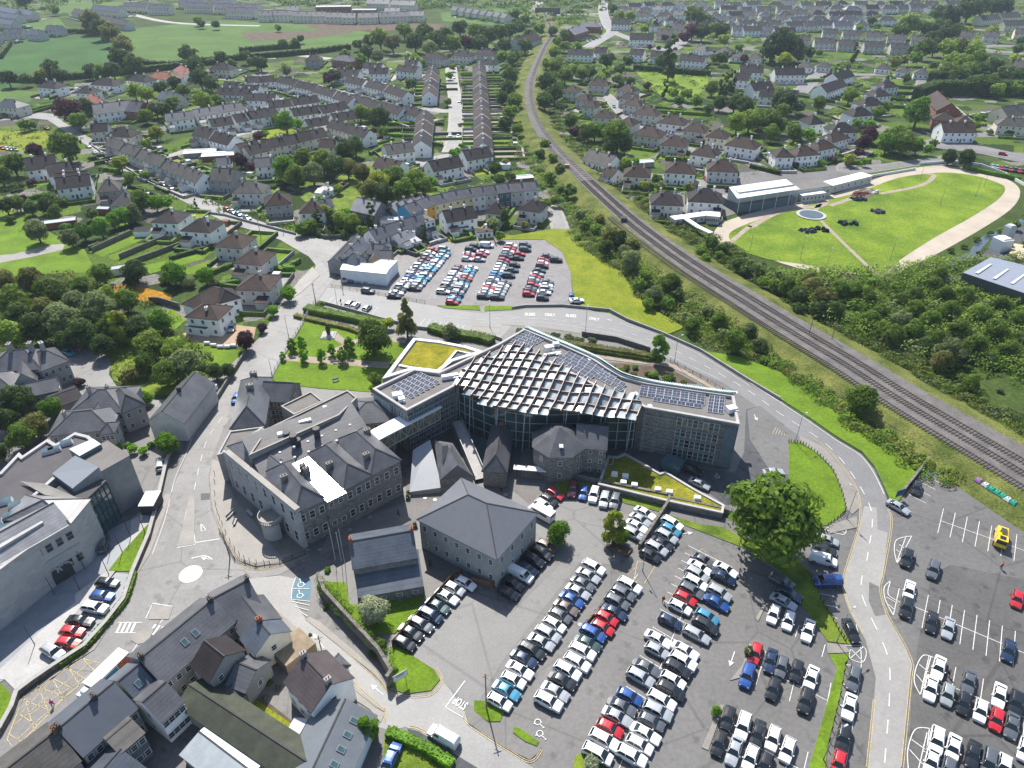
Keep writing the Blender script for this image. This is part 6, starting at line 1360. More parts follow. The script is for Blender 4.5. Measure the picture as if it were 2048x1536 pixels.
TB('dark grey rear extension with flat brown roof', (214, 1480), (262, 1440), 6, 6.0, .5, 'gable', wm=mat('blue_grey_render', (.13, .145, .17), .8, .2, var=.08), rm=M_tile_g, win=WN(3, 0, floors=2), split=True)
TB('small dark yard house below the terrace', (240, 1500), (200, 1545), 8, 4, 2.2, rm=M_slate_b, win=WN(2, 1, floors=1))
TB('long mossy corrugated shed with a rounded ridge', (380, 1370), (612, 1522), 5.6, 3.6, 1.6, rm=mat('dark_mossy_sheet', (.062, .068, .05), .9, .2, var=.25, scale=.4, fine=.12), name='long_shed', cat='shed')
TB('corrugated metal lean-to beside the mossy shed', (400, 1465), (505, 1545), 7, 2.8, .6, 'gable', rm=mat('ribbed_metal', (.26, .29, .31), .4, .5, var=.1, scale=.8), name='metal_shed', cat='shed')
TB('long slate building with four skylights at the corner of the side road', (690, 1400), (622, 1545), 9.5, 3.6, 2.4, sky=(-.6, -.2, .2, .6), rm=mat('pale_smooth_slate', (.13, .145, .16), .45, .4, var=.08, scale=.5, fine=.1), name='slate_workshop', cat='building', wm=M_white)
TB('white corrugated lean-to beside the slate workshop', (618, 1440), (590, 1490), 5, 2.4, .9, rm=M_metal_l, name='metal_shed', cat='shed', wm=M_grey)
TB('small grey hipped porch house on the side road', (652, 1318), (672, 1338), 4.5, 3, 1.5, 'hip', rm=M_slate, wm=M_white)
TB('dark low yard roof with black skylights', (440, 1390), (470, 1365), 4.5, 3.2, .8, rm=M_roof_dk, name='yard_building', cat='outbuilding')
TB('small grey return with white window in the terrace yard', (475, 1325), (512, 1340), 6, 4, 1.6, rm=M_slate, win=WN(2, 1))
r = empty('timber_deck', tuple(G(590, 1310))); bb = MB(); bb.box((0, 0, .1), (5, 6, 2.4), ang(G(590, 1310), G(625, 1345))); bb.build('deck', M_wood, r); tag(r, 'pale timber deck between the cream and white houses', 'deck')
# ================================================================ VEHICLES
D1 = (40, 21); LR = 'near the left of the main car park'
cars('931 1167 wh,909 1178 sh,894 1194 ws,876 1213 es,861 1231 nm,842 1249 ge,822 1266 ks,809 1287 kh', D1, 'in the row along the fence of the slate house lawn')
cars('1093 1092 th,1083 1107 kf,1067 1121 kf,1055 1139 nh,1041 1150 wv,1026 1168 kh,1017 1186 kh', D1, 'in the shade of the big hipped building')
cars('1187 1136 wf,1177 1152 ss,1166 1168 gs,1156 1184 ss,1144 1200 bs,1133 1216 ts,1121 1232 gh,1109 1250 wh,1096 1269 sf,1083 1285 ss,1064 1301 ke,1048 1318 ns,1040 1341 ws,1027 1361 wh,1013 1382 cs,999 1404 wh', D1, 'in the long row nearest the stop line')
cars('1259 1172 wf,1246 1188 gf,1234 1205 gf,1229 1225 ns,1213 1237 rh,1205 1256 rh,1186 1268 bf,1176 1287 es,1165 1304 wf,1154 1326 wf,1135 1343 wf,1125 1362 ks,1111 1384 ss,1097 1404 wf', D1, 'in the second long row from the stop line')
cars('1406 1121 gs,1399 1136 ws,1394 1150 sf,1391 1167 wf,1383 1182 ge,1370 1197 rh,1360 1215 wh,1340 1243 nh,1316 1279 ws,1314 1302 sh,1293 1336 gs,1281 1356 sf,1259 1394 bh,1244 1414 gs,1234 1434 ss,1219 1457 rh,1208 1481 wf,1195 1508 wm', D1, 'on the left side of the central double row')
cars('1451 1140 ws,1447 1155 ns,1438 1187 sf,1433 1206 bs,1414 1234 ch,1411 1252 kf,1393 1270 se,1370 1302 ws,1366 1323 wf,1354 1339 kf,1346 1361 wh,1341 1382 km,1323 1402 wf,1315 1424 sf,1303 1444 gh,1291 1468 ws,1279 1490 wh,1263 1513 wf', D1, 'on the right side of the central double row')
cars('1290 1027 ws,1281 1040 ss,1273 1053 ws,1266 1068 sf', D1, 'on the left of the short stone wall')
cars('1344 1048 wf,1341 1060 ch,1333 1074 sf,1324 1088 ks,1313 1098 sf,1300 1111 kh', D1, 'on the right of the short stone wall')
cars('1110 988 rh,1098 1000 kh,1087 1011 wh', (40, 24), 'beside the white minibus')
cars('1145 980 mf,1167 986 bh,1188 990 wf,1209 1000 sf,1230 1003 gf', (-9, 36), 'against the lawn below the mossy annex', 'from the left', keyf=lambda x, y: x)
cars('1511 1307 rh,1541 1322 ns,1563 1334 gh,1593 1342 kh,1622 1357 ws', (-11, 38), 'in the upper line beside the planting island', 'from the left', keyf=lambda x, y: x)
cars('1494 1352 bf,1546 1378 kh,1611 1402 kf', (-11, 38), 'in the lower line beside the planting island', 'from the left', keyf=lambda x, y: x)
cars('1563 1163 gf,1578 1189 nf,1567 1204 ss', (38, 20), 'at the foot of the big round tree')
cars('1547 1229 wh,1577 1242 wh,1616 1262 ws', (-12, 38), 'in the loose line right of the central rows', 'from the left', keyf=lambda x, y: x)
cars('1456 1437 kh,1486 1453 wf,1515 1469 ks,1546 1477 wh,1575 1500 wh', (-12, 40), 'in the upper line at the bottom edge', 'from the left', keyf=lambda x, y: x)
cars('1438 1487 kh,1468 1502 ss,1501 1516 wh,1530 1530 kh', (-12, 40), 'in the lower line at the bottom edge', 'from the left', keyf=lambda x, y: x)
cars('1702 1262 kss', (-20, -42), 'in the bays along the hedge verge'); cars('1707 1357 ge,1698 1414 ws,1686 1477 kf,1677 1527 rh', (-9, 42), 'in the bays along the hedge verge')
cars('1655 1081 sh,1648 1101 kf', (38, 12), 'below the crescent lawn'); cars('1646 1120 wv', (40, 12), 'below the crescent lawn'); cars('1655 1164 bv', (-40, 0), 'below the crescent lawn')
RL = 'in the right-hand car park'
cars('1833 977 kh,1813 1117 kf,1866 1140 gf', (-8, 34), 'in the upper right-hand car park'); car(G(1796, 1016, .5), ang(G(1780, 1008), G(1812, 1026)), 's', 'saloon', '', '', 0, label='silver saloon turning from the ring road into the right-hand car park')
cars('1818 1182 ws,1812 1216 kf,1863 1245 ks,1896 1257 ss,2017 1302 ns,2034 1199 rh', (-8, 36), 'in the sparse middle rows of the right-hand car park', 'from the left', keyf=lambda x, y: x)
cars('1877 1336 ws,1937 1364 gs,1998 1392 ws,2031 1407 kf', (-8, 38), 'in the upper line of the busy right-hand rows', 'from the left', keyf=lambda x, y: x)
cars('1861 1378 ws,1895 1390 ah,1927 1407 kh,1961 1422 wh,1993 1440 rh,2023 1452 gs', (-8, 38), 'in the second line of the busy right-hand rows', 'from the left', keyf=lambda x, y: x)
cars('1873 1482 wf,1906 1497 ws,1946 1510 ks,1978 1524 gm,2008 1534 wh,2050 1500 wh', (-8, 40), 'in the lowest right-hand rows', 'from the left', keyf=lambda x, y: x)
cars('1863 1524 ws,1896 1540 gh', (-8, 40), 'at the bottom edge of the right-hand car park', 'from the left', keyf=lambda x, y: x)
cars('215 1167 kh,205 1193 bh,191 1217 wf,161 1243 ks,145 1264 rh,137 1287 rh', (42, 6), 'on the civic plaza', z=.22); cars('107 1305 sf', (34, 20), 'on the civic plaza', z=.22)
car(G(207, 1088, .7), ang(G(207, 1100), G(212, 1075)), 'g', 'four-by-four', '', '', 0, z=.22, label='dark grey car standing by the civic building entrance')
car(G(321, 930, .7), ang(G(321, 945), G(324, 915)), 's', 'hatchback', '', '', 0, label='silver car in the walled yard of the civic building')
car(G(473, 797, .7), ang(G(480, 785), G(466, 812)), 'b', 'hatchback', '', '', 0, label='blue car driving down the street beside the courthouse', z=.15)
car(G(784, 1514, .7), ang(G(775, 1535), G(796, 1490)), 'b', 'hatchback', '', '', 0, label='bright blue car on the grass drive behind the bottom hedge', z=.3)
car(G(887, 1474, .7), ang(G(905, 1487), G(868, 1465)), 'w', 'van', '', '', 0, label='white panel van driving along the road at the bottom')
cars('1399 968 ss,1384 940 kf', (36, 16), 'in the yard below the office wing'); cars('1547 945 ss', (36, -2), 'in the bays by the end of the office wing')
# far (first) car park
FD = (24, 1.5); FR = 'of the far car park'
car_row(865, 500, 788, 592, 'rwsmgwsgwbwswkwk', FD, 'in the outermost left line of the far car park'); car_row(889, 507, 829, 577, 'cwcswwccgwccssk', FD, 'in the second line of the far car park')
car_row(919, 535, 886, 583, 'mgwswsskw', FD, 'in the third line of the far car park'); car_row(943, 536, 904, 605, 'wccsrkcwgsnncr', FD, 'in the fourth line of the far car park')
cars('888 498 sm,942 499 kf,951 493 kf,938 508 ss,966 504 ws,938 512 rs,962 510 rh,934 518 wh,958 519 ss', FD, 'in the short upper lines of the far car park', far=True); cars('974 491 wv', FD, 'at the top of the far car park', far=True)
car_row(1022, 492, 968, 593, 'wrwgkrgwwwcbwnwrwsk', FD, 'in the fifth line of the far car park'); cars('1050 490 gf,1050 499 em,1038 508 rs,1035 516 ks,1029 530 kh,1024 540 es,1017 551 em', FD, 'in the sixth line of the far car park', far=True); car_row(1009, 566, 994, 595, 'gwsssk', FD, 'low in the sixth line of the car park')
cars('1094 512 gs,1086 520 rh,1085 526 wh,1084 532 mf,1078 541 es,1074 549 ss,1070 555 rh,1067 560 sh,1066 565 kh,1065 570 rh,1060 577 gs,1059 582 kh,1057 588 rh', FD, 'in the seventh line of the far car park', far=True)
cars('1112 520 kf,1094 564 gs,1092 571 ws,1092 578 sm,1088 585 ws,1085 596 kh', FD, 'in the rightmost line of the far car park', far=True); cars('1143 594 bh', (0, 10), 'at the right edge of the far car park', far=True); cars('1154 602 ws', (24, -2), 'at the right edge of the far car park', far=True, z=.25)
cars('689 559 sh,702 558 gs,717 558 ss,731 559 ss,745 560 wv,760 561 ws', (3, 10), 'in front of the white warehouse', 'from the left', True, keyf=lambda x, y: x); cars('736 582 gf', (24, 3), 'alone behind the low fence of the far car park', far=True)
cars('700 608 sf,711 611 wh,734 616 sh', (9, -9), 'in the bays of the ring road above the memorial lawn', 'from the left', keyf=lambda x, y: x, z=.15)
NW = 'along the street towards the top left'
cars('177 292 ws,205 307 ss,212 312 kh,221 316 sh,232 321 ws,237 331 ss,283 345 ws,293 350 wh,319 363 ks,328 368 ss,341 375 kh', (12, 8), NW, 'from the left', True, keyf=lambda x, y: x, z=.15); cars('190 305 ws', (-12, -8), 'moving down the street towards the top left', far=True, z=.15)
cars('455 419 rh,465 423 ss,477 428 ch,494 435 ss', (13, 6), 'along the street before the junction', 'from the left', True, keyf=lambda x, y: x, z=.15)
cars('900 202 wh,918 202 ws,900 270 ws,916 273 ws,908 155 sh', (0, 10), 'on the straight street', 'from the left', True, keyf=lambda x, y: x, z=.2)
cars('93 256 rs', (12, 4), 'on the bend at the top left', far=True, z=.15); cars('5 296 rh,14 297 ws,22 298 sh,30 299 gs', (9, 4), 'in the lot at the left edge', 'from the left', True, keyf=lambda x, y: x)
cars('2006 308 rh', (14, 2), 'on the roundabout road at the right', far=True, z=.2); car_row(1985, 333, 2048, 343, 'ssrgrkrk', (3, 8), 'beside the stadium at the right edge', 'from the left'); 
car_row(1175, 83, 1200, 74, 'wskgs', (5, 2), 'in the lot by the brick building at the top', 'from the left'); car_row(1235, 88, 1330, 95, 'wrswsgrws', (1, 5), 'in front of the low shops at the top', 'from the left')
cars('1412 357 rm', (10, 14), 'on a driveway near the stadium stand', far=True); cars('1228 213 ch', (6, 10), 'in the cul-de-sac beyond the railway', far=True, z=.2); cars('443 373 ws', (12, -1), 'on the driveway of the corner house', far=True)
cars('1985 259 ws,1997 265 ss', (14, 0), 'outside the brick clubhouse at the right', 'from the left', True, keyf=lambda x, y: x); cars('463 656 sh', (-3, 14), 'on the gravel of the white villa', z=.15)
cars('137 705 ch', (16, 7), 'on the gravel drive of the manor', z=.16)
# minibus
def box_vehicle(name, x, y, hx, hy, L, W, H, col, label, cat, glass=True):
    p, q = G(x, y, 1), G(x + hx, y + hy, 1); r = empty(name, (p.x, p.y, .13), ang(p, q)); b = MB(); m = col
    prof = [(-L / 2, .35), (-L / 2, H), (L / 2 - 1.5, H), (L / 2 - .75, H * .58), (L / 2 - .05, H * .46), (L / 2, .35)]
    for s in (-1, 1): b.face([(x_, s * W / 2, z) for x_, z in (prof if s > 0 else prof[::-1])])
    for i in range(len(prof)): (x0, z0), (x1, z1) = prof[i], prof[(i + 1) % len(prof)]; b.face([(x0, -W / 2, z0), (x0, W / 2, z0), (x1, W / 2, z1), (x1, -W / 2, z1)])
    b.build('body', m, r); b = MB(); b.face([(L / 2 - 1.45, -W / 2 + .12, H - .05), (L / 2 - 1.45, W / 2 - .12, H - .05), (L / 2 - .74, W / 2 - .1, H * .62), (L / 2 - .74, -W / 2 + .1, H * .62)][::-1])
    g = b.build('windscreen', M_cglass, r); g.location = (.03, 0, .03)
    if glass:
        for s in (-1, 1): b = MB(); b.box((-.4, s * (W / 2 + .01), H * .58), (L - 2.6, .03, H * .28)); b.build('side_window', M_cglass, r)
        b = MB(); b.box((-L / 2 - .01, 0, H * .6), (.03, W - .4, H * .26)); b.build('rear_window', M_cglass, r)
    for sx in (-L * .3, L * .31):
        for s in (-1, 1): link('wheel', CM['van']['wheel'], r, (sx, s * (W / 2 - .12), .33))
    for s in (-1, 1): b = MB(); b.box((L / 2 - .06, s * W * .36, .6), (.12, .34, .2)); b.build('headlight', M_lampw, r)
    return tag(r, label, cat)
box_vehicle('minibus', 1082, 1026, -40, -22, 6.2, 2.05, 2.5, paint('w'), 'white minibus with dark windows behind the hipped building', 'minibus')
# articulated lorry
p, q = G(236, 1310, 3.9), G(155, 1389, 3.9); r = empty('lorry', ((p.x + q.x) / 2, (p.y + q.y) / 2, .16), ang(p, q)); b = MB(); b.box((-1.9, 0, 1.15), (9.2, 2.5, 2.75)); b.build('trailer', mat('lorry_white', (.74, .74, .74), .5, .4, var=.03), r)
b = MB(); b.box((-1.0, 1.262, 1.5), (4.4, .02, 1.9)); b.build('side_panel', mat('lorry_blue_panel', (.04, .24, .42), .5, .4, var=.1), r); b = MB(); b.box((-4.9, 1.262, 1.3), (3.1, .02, 2.3)); b.build('food_picture_panel', mat('food_picture', (.30, .14, .05), .5, .4, var=.5, scale=2.2, col2=(.45, .10, .04)), r)
b = MB(); b.box((3.95, 0, .6), (1.9, 2.35, 2.35), 0, 0, .93); b.box((3.5, 0, 2.9), (1.4, 1.9, .6), 0, 0, .7); b.build('cab', paint('w'), r); b = MB(); b.box((4.86, 0, 1.75), (.08, 2.0, .85)); b.build('windscreen', M_cglass, r); b = MB(); b.box((4.87, 0, .75), (.1, 2.0, .7)); b.build('grille', M_dark, r)
for sx in (-5.2, -4.0, 3.9, 1.6):
    for s in (-1, 1): o = link('wheel', CM['van']['wheel'], r, (sx, s * 1.1, .5)); o.scale = (1.5, 1.5, 1.5)
r.scale = (.78, .95, .95); tag(r, 'white articulated lorry with blue and orange-brown side panels', 'lorry')
# yellow digger truck
p, q = G(2005, 1055, 1.5), G(2002, 1092, 1.5); r = empty('yellow_truck', ((p.x + q.x) / 2, (p.y + q.y) / 2, .13), ang(p, q)); m = paint('y'); b = MB(); b.box((-.9, 0, .6), (3.6, 2.2, 1.5), 0, 0, .85); b.box((-1.2, 0, 2.1), (1.6, 1.5, .5), 0, 0, .7); b.build('body', m, r)
b = MB(); b.box((1.7, 0, .5), (1.7, 2.1, 1.9), 0, 0, .9); b.build('cab', m, r); b = MB(); b.box((2.4, 0, 1.4), (.35, 1.8, .75)); b.box((1.6, 0, 2.42), (1.1, 1.1, .05)); b.build('windscreen', M_cglass, r); b = MB(); b.box((-.7, 0, 2.62), (1.2, 1.0, .06)); b.build('hatch', M_dark, r)
for sx in (-1.9, 1.7):
    for s in (-1, 1): o = link('wheel', CM['van']['wheel'], r, (sx, s * 1.0, .45)); o.scale = (1.35, 1.5, 1.35)
tag(r, 'bright yellow lorry standing alone among empty bays', 'lorry')
# recycling banks
for i, (x, y, c) in enumerate(((1955, 965, (.30, .14, .36)), (1969, 974, (.55, .55, .57)), (1981, 982, (.02, .30, .20)), (1992, 989, (.02, .30, .20)), (2003, 996, (.02, .30, .20)), (2013, 1003, (.50, .55, .56)), (2025, 1010, (.02, .25, .36)))):
    p = G(x, y, .8); r = empty('recycling_bank', (p.x, p.y, .13), ang(G(1955, 965), G(2025, 1010))); b = MB(); m = mat('bank_colour_%d' % (int(c[0] * 99)), c, .5, .4, var=.05)
    b.box((0, 0, 0), (1.35, 1.5, 1.3)); b.box((0, 0, 1.3), (1.35, 1.5, .45), 0, 0, .6); b.build('body', m, r); b = MB(); b.box((0, -.76, 1.0), (.5, .05, .2)); b.tube((0, 0, 1.7), (0, 0, 1.9), .12, .12, 8); b.build('opening', M_dark, r)
    w = {0: 'purple', 1: 'white', 2: 'green', 3: 'green', 4: 'green', 5: 'pale grey', 6: 'turquoise'}[i]; later(r, '%s recycling bank' % w, 'at the edge of the right-hand car park', 'recycling bank', 'recycling banks', p.x / p.y)

# ================================================================ HOUSES OF THE SURROUNDING STREETS
A1 = 'in the terraces left of the straight street'
HR('490 158, 548 154', 8.5, 'gable', 'w', 'k', 'in the back row of ' + 'the housing estate', n=2)
ES = 'in the stepped upper row of the housing estate'
for s in ('560 154, 597 162', '597 164, 636 172', '636 174, 674 184', '675 186, 708 197', '712 192, 760 208', '760 204, 808 218', '813 214, 848 224'): HR(s, 8.5, 'gable', 'w', 'k', ES, h=5.2)
for s in ('697 155, 733 163', '738 164, 776 173', '778 174, 816 186'): HR(s, 8.5, 'gable', 'w', 'k', 'just left of the straight street')
for s in ('678 141, 720 144', '730 128, 766 131', '740 139, 777 139', '797 133, 837 137', '812 122, 838 124'): HR(s, 9, 'gable', 'w', 'k', 'at the top end of the housing estate', far=1)
HR('867 137, 858 180', 9, 'gable', 'w', 'kb', 'in the upper left side of the straight street', n=4, way=1) if False else None
def street_row(x0, y0, x1, y1, n, W, wc, rc, region, back=9.5):
    """houses one behind the other along a street: gables towards us"""
    a, c = G(x0, y0, 7.5), G(x1, y1, 7.5); a.z = c.z = 0; d = (c - a); L = d.length / n; d.normalize()
    for i in range(n):
        m = a + d * (L * (i + .5)); nn = d * (L * .44)
        house(m - nn, m + nn, W, 'gable', wc[i % len(wc)], rc[i % len(rc)], region, h=5.4 + .15 * (i % 2), ext=False, key=-m.y, nwin=3)
        for t in PENDING[-1:]: PENDING[-1] = (t[0], t[1], t[2], -m.y, 'from the far end') if False else (t[0], t[1], t[2], -m.y, 'from the far end')
street_row(866, 134, 858, 188, 4, 9.5, 'w', 'kb', 'up the left side of the street'); street_row(850, 222, 842, 288, 3, 9.5, 'w', 'kb', 'down the left side of the street')
street_row(958, 126, 967, 292, 11, 9.5, 'w', 'kb', 'on the right side of the straight street')
for s, w, r_ in (('962 121, 995 123', 'w', 'k'), ('852 108, 893 112', 'p', 'k'), ('907 104, 945 106', 'p', 'k'), ('953 101, 995 105', 'p', 'k'), ('612 113, 642 113', 'g', 'b'), ('670 112, 710 116', 'b', 's')): HR(s, 10, 'hip', w, r_, 'at the head of the straight street', far=1)
for s, w, r_ in (('490 190, 553 192', 'w', 'k'), ('582 201, 634 194', 'w', 'k'), ('535 207, 580 202', 'w', 'k'), ('497 228, 550 218', 'w', 'k'), ('582 222, 637 215', 'w', 'k'), ('637 217, 690 207', 'w', 'k'), ('662 232, 707 226', 'w', 'k'), ('610 244, 652 237', 'w', 'k')): HR(s, 9, 'gable', w, r_, 'in the middle of the housing estate')
HR('532 284, 590 273', 9, 'gable', 'c', 'k', 'in the cream row above the tree belt', n=2); HR('590 273, 647 262', 9, 'gable', 'c', 'k', 'in the cream row above the tree belt', n=2, h=5.8); HR('488 298, 532 288', 9, 'gable', 'c', 'k', 'in the cream row above the tree belt')
HR('664 243, 703 253', 8.5, 'gable', 'c', 'k', 'in the cream row above the tree belt'); HR('703 254, 740 264', 8.5, 'gable', 'w', 'k', 'above the tree belt'); HR('640 281, 672 281', 8, 'gable', 'c', 'b', 'behind the dark trees of the tree belt', ext=False)
HR('768 296, 822 289', 10, 'gable', 'w', 'gk', 'between the tree belt and the straight street', n=1); HR('757 318, 805 328', 9, 'gable', 'w', 'b', 'between the tree belt and the straight street'); HR('857 329, 917 318', 10, 'gable', 'w', 'k', 'at the near end of the straight street'); HR('925 307, 977 299', 10, 'gable', 'w', 'k', 'at the near end of the straight street')
for s in ('330 232, 384 226', '386 223, 432 216', '433 215, 483 209'): HR(s, 9, 'gable', 'w', 'su', 'in the blue-roofed row behind the curved street')
for s in ('418 243, 462 237', '465 234, 490 230', '492 228, 520 224', '522 222, 549 217'): HR(s, 9, 'gable', 'w', 'k', 'in the second row behind the curved street')
HR('397 257, 431 264', 10, 'gable', 'p', 'k', 'beside the village green'); HR('432 268, 470 278', 10, 'gable', 'w', 'k', 'beside the village green'); HR('473 293, 500 287', 9, 'gable', 'p', 'b', 'at the corner below the village green'); HR('502 287, 532 282', 9, 'gable', 'p', 'k', 'at the corner below the village green')
HR('222 276, 300 306', 8.5, 'gable', 'pcwpc', 'g', 'in the old grey terrace along the curved street', n=5, step=.3, zr=8); HR('300 306, 352 327', 8.5, 'gable', 'wppw', 'g', 'in the old grey terrace along the curved street', n=3, step=.3, zr=8); HR('352 328, 408 349', 9, 'gable', 'pw', 'g', 'in the old grey terrace along the curved street', n=2, zr=8)
HR('428 343, 475 347', 11, 'gable', 'g', 'g', 'behind the end of the old grey terrace', ext=False); HR('470 369, 530 370', 10.5, 'hip', 'p', 'g', 'at the corner of the curved street'); HR('432 317, 458 315', 7, 'gable', 'w', 'u', 'in the gardens behind the old grey terrace', ext=False); HR('510 320, 545 318', 8, 'gable', 'w', 's', 'in the gardens behind the old grey terrace')
for s, w, r_ in (('528 395, 580 390', 'g', 'b'), ('600 408, 650 406', 'w', 'b')): HR(s, 10, 'hip', w, r_, 'left of the stone house with two chimneys')
HR('637 395, 660 391', 7, 'gable', 'w', 'u', 'left of the stone house with two chimneys', h=4, ext=False); HR('715 402, 763 412', 10, 'gable', 's', 'l', 'with two chimneys beside the coloured terrace', ext=False); HR('640 375, 668 378', 5, 'flat', 'w', 'l', 'in the orchard garden', h=2.8, zr=3)
for s in ('885 427, 945 417',): HR(s, 9, 'gable', 'w', 'k', 'between the coloured terrace and the far car park')
for s in ('978 408, 1008 411', '1046 402, 1088 408'): HR(s, 9.5, 'hip', 'p', 'k', 'in front of the coloured terrace')
HR('895 452, 935 448', 4, 'flat', 'w', 'b', 'against the top edge of the far car park', h=2.4, zr=3); HR('952 460, 985 458', 4, 'flat', 'w', 'b', 'against the top edge of the far car park', h=2.6, zr=3)
LL = 'in the hedged gardens at the left'
HR('50 326, 112 318', 12, 'gable', 'w', 'k', LL, ext=False); HR('92 338, 140 330', 11, 'gable', 'w', 'k', LL, ext=False); HR('112 352, 176 346', 9, 'gable', 'w', 'b', LL, ext=False); HR('112 362, 180 354', 10, 'gable', 'w', 'k', LL, ext=False)
HR('196 368, 238 364', 11, 'hip', 'g', 'g', 'above the walled long gardens'); HR('228 393, 272 392', 12, 'hip', 'p', 'g', 'above the walled long gardens')
for s, w in (('315 425, 366 427', 'w'), ('375 441, 432 445', 'w'), ('442 471, 496 475', 'p'), ('480 502, 535 507', 'p'), ('482 553, 548 555', 'p')): HR(s, 11, 'hip', w, 'b' if w == 'p' else 'k', 'in the line of villas above the long gardens', rise=3.2)
for s, w, r_ in (('85 165, 122 168', 'w', 'k'), ('190 160, 236 163', 'w', 'k'), ('160 176, 190 178', 'w', 'k'), ('263 152, 300 156', 'w', 'k'), ('303 147, 355 152', 'w', 'r'), ('358 133, 380 142', 'w', 'r'), ('425 130, 466 132', 'c', 'k'), ('0 203, 44 206', 'c', 's')): HR(s, 10.5, 'hip', w, r_, 'below the dark green field')
HR('186 217, 262 208', 12, 'gable', 'w', 's', 'in the trees at the upper left', ext=False, word='hotel'); HR('262 210, 288 212', 12, 'gable', 'b', 's', 'in the trees at the upper left', word='hotel wing', ext=False); HR('182 252, 216 250', 9, 'gable', 'p', 'k', 'at the head of the curved street'); HR('220 260, 270 262', 10, 'hip', 'c', 'k', 'at the head of the curved street'); HR('182 188, 205 200', 7, 'gable', 'g', 'r', 'in the trees at the upper left', ext=False); HR('325 187, 358 192', 10, 'gable', 'p', 's', 'in the trees at the upper left')
for s in ('450 166, 482 168', '437 179, 470 180', '472 180, 510 182', '482 172, 520 174'): HR(s, 9, 'gable', 'w', 'k', 'left of the housing estate')
T0 = 'in the new estate along the top left edge'
for s in ('250 10, 298 12', '300 14, 342 15', '188 16, 245 20', '372 10, 430 12', '432 13, 480 14', '482 12, 520 14', '360 3, 410 4', '425 3, 470 4', '455 20, 512 22'): HR(s, 11, 'gable', 'c', 's', T0, h=6.5, far=2)
for s in ('180 30, 205 34', '205 34, 230 39', '230 40, 258 45', '150 20, 178 26'): HR(s, 10, 'gable', 'p', 'g', 'in the short row left of the pale field', far=2)
for s in ('0 15, 38 22', '0 27, 40 32', '40 20, 68 25', '2 40, 30 44', '10 60, 48 60', '95 54, 125 55', '60 62, 85 64', '-20 70, 12 72'): HR(s, 10, 'gable', 'p', 's', 'at the top left corner', far=2)
for s in ('518 28, 545 28', '545 27, 585 27', '586 29, 624 29', '625 29, 652 29', '653 31, 685 31', '686 32, 712 32', '716 32, 756 31', '757 31, 782 30', '783 30, 820 29', '820 28, 848 28'): HR(s, 11, 'gable', 'c', 's', 'in the cream row above the fields', h=6.5, far=2, ext=False)
HR('632 13, 702 12', 14, 'flat', 'b', 'l', 'behind the long cream row', h=7, zr=7, word='school block', far=2); HR('704 17, 752 17', 12, 'flat', 'b', 'l', 'behind the long cream row', h=5, zr=6, word='school block', far=2)
for s in ('735 4, 780 5', '785 6, 832 8', '770 22, 800 22', '575 18, 598 18'): HR(s, 12, 'gable', 'c', 'u', 'behind the long cream row', far=2, h=6.5)
for i in range(8): HR('%d %d, %d %d' % (908 + i * 14, 15 + i * 2, 918 + i * 14, 17 + i * 2), 10, 'gable', 'c', 's', 'in the cream gables at top centre', far=2)
B1_ = 'around the shops at the top centre'
for s, w, r_, k_ in (('1161 47, 1202 48', 'b', 's', 'hip'), ('1136 64, 1165 55', 'b', 'l', 'gable'), ('1260 72, 1307 73', 'w', 'k', 'gable'), ('1224 42, 1262 43', 'w', 'k', 'gable'), ('1314 63, 1344 64', 'c', 'g', 'gable'), ('1030 82, 1072 72', 'p', 'b', 'gable'), ('1345 52, 1370 53', 'c', 'g', 'gable')): HR(s, 13, k_, w, r_, B1_, far=1)
for s in ('1137 101, 1187 103', '1190 98, 1215 99', '1262 101, 1290 103', '1303 105, 1337 107', '1362 112, 1412 116'): HR(s, 10, 'gable', 'w', 'k', 'above the hidden meadow', far=1)
CS = 'in the cul-de-sac beyond the railway'
for s in ('1132 173, 1160 176', '1178 161, 1214 163', '1160 189, 1184 193', '1172 203, 1198 206', '1190 223, 1230 226', '1242 171, 1272 176', '1243 187, 1275 190', '1255 199, 1288 204', '1273 216, 1320 222', '1243 236, 1273 241'): HR(s, 10, 'hip', 'p', 'b', CS, far=1)
R2 = 'in the rows between the railway and the stadium'
for s, w in (('1322 234, 1374 240', 'w'), ('1273 257, 1327 264', 'p'), ('1370 249, 1415 254', 'p'), ('1418 261, 1458 266', 'c'), ('1326 276, 1376 281', 'p'), ('1388 295, 1438 302', 'w'), ('1458 277, 1518 286', 'w')): HR(s, 11, 'hip', w, 'b', R2, far=0)
HR('1180 297, 1232 311', 11, 'gable', 'w', 'g', 'beside the railway verge', h=3.2, word='bungalow', ext=False); HR('1217 330, 1237 336', 8, 'gable', 'w', 'b', 'beside the railway verge', h=4)
for s, w in (('1250 336, 1302 339', 'c'), ('1332 329, 1392 333', 'w'), ('1415 326, 1476 329', 'p')): HR(s, 11, 'hip', w, 'b', 'along the lane above the stadium')
for s, w in (('1303 390, 1366 393', 'p'), ('1378 384, 1446 388', 'w')): HR(s, 11.5, 'hip', w, 'k', 'just left of the stadium stand')
L3 = 'in the white terrace above the stadium'
for s, w in (('1548 301, 1583 301', 'w'), ('1584 300, 1630 296', 'w'), ('1624 289, 1660 282', 'w'), ('1650 274, 1685 264', 'w')): HR(s, 9.5, 'hip', w, 'b', L3)
for s in ('1657 252, 1710 252', '1697 222, 1738 219', '1717 202, 1760 199', '1740 184, 1772 181', '1757 167, 1787 164', '1612 237, 1640 235'): HR(s, 11, 'hip', 'w', 'k', 'between the stadium and the tall hedge', far=1)
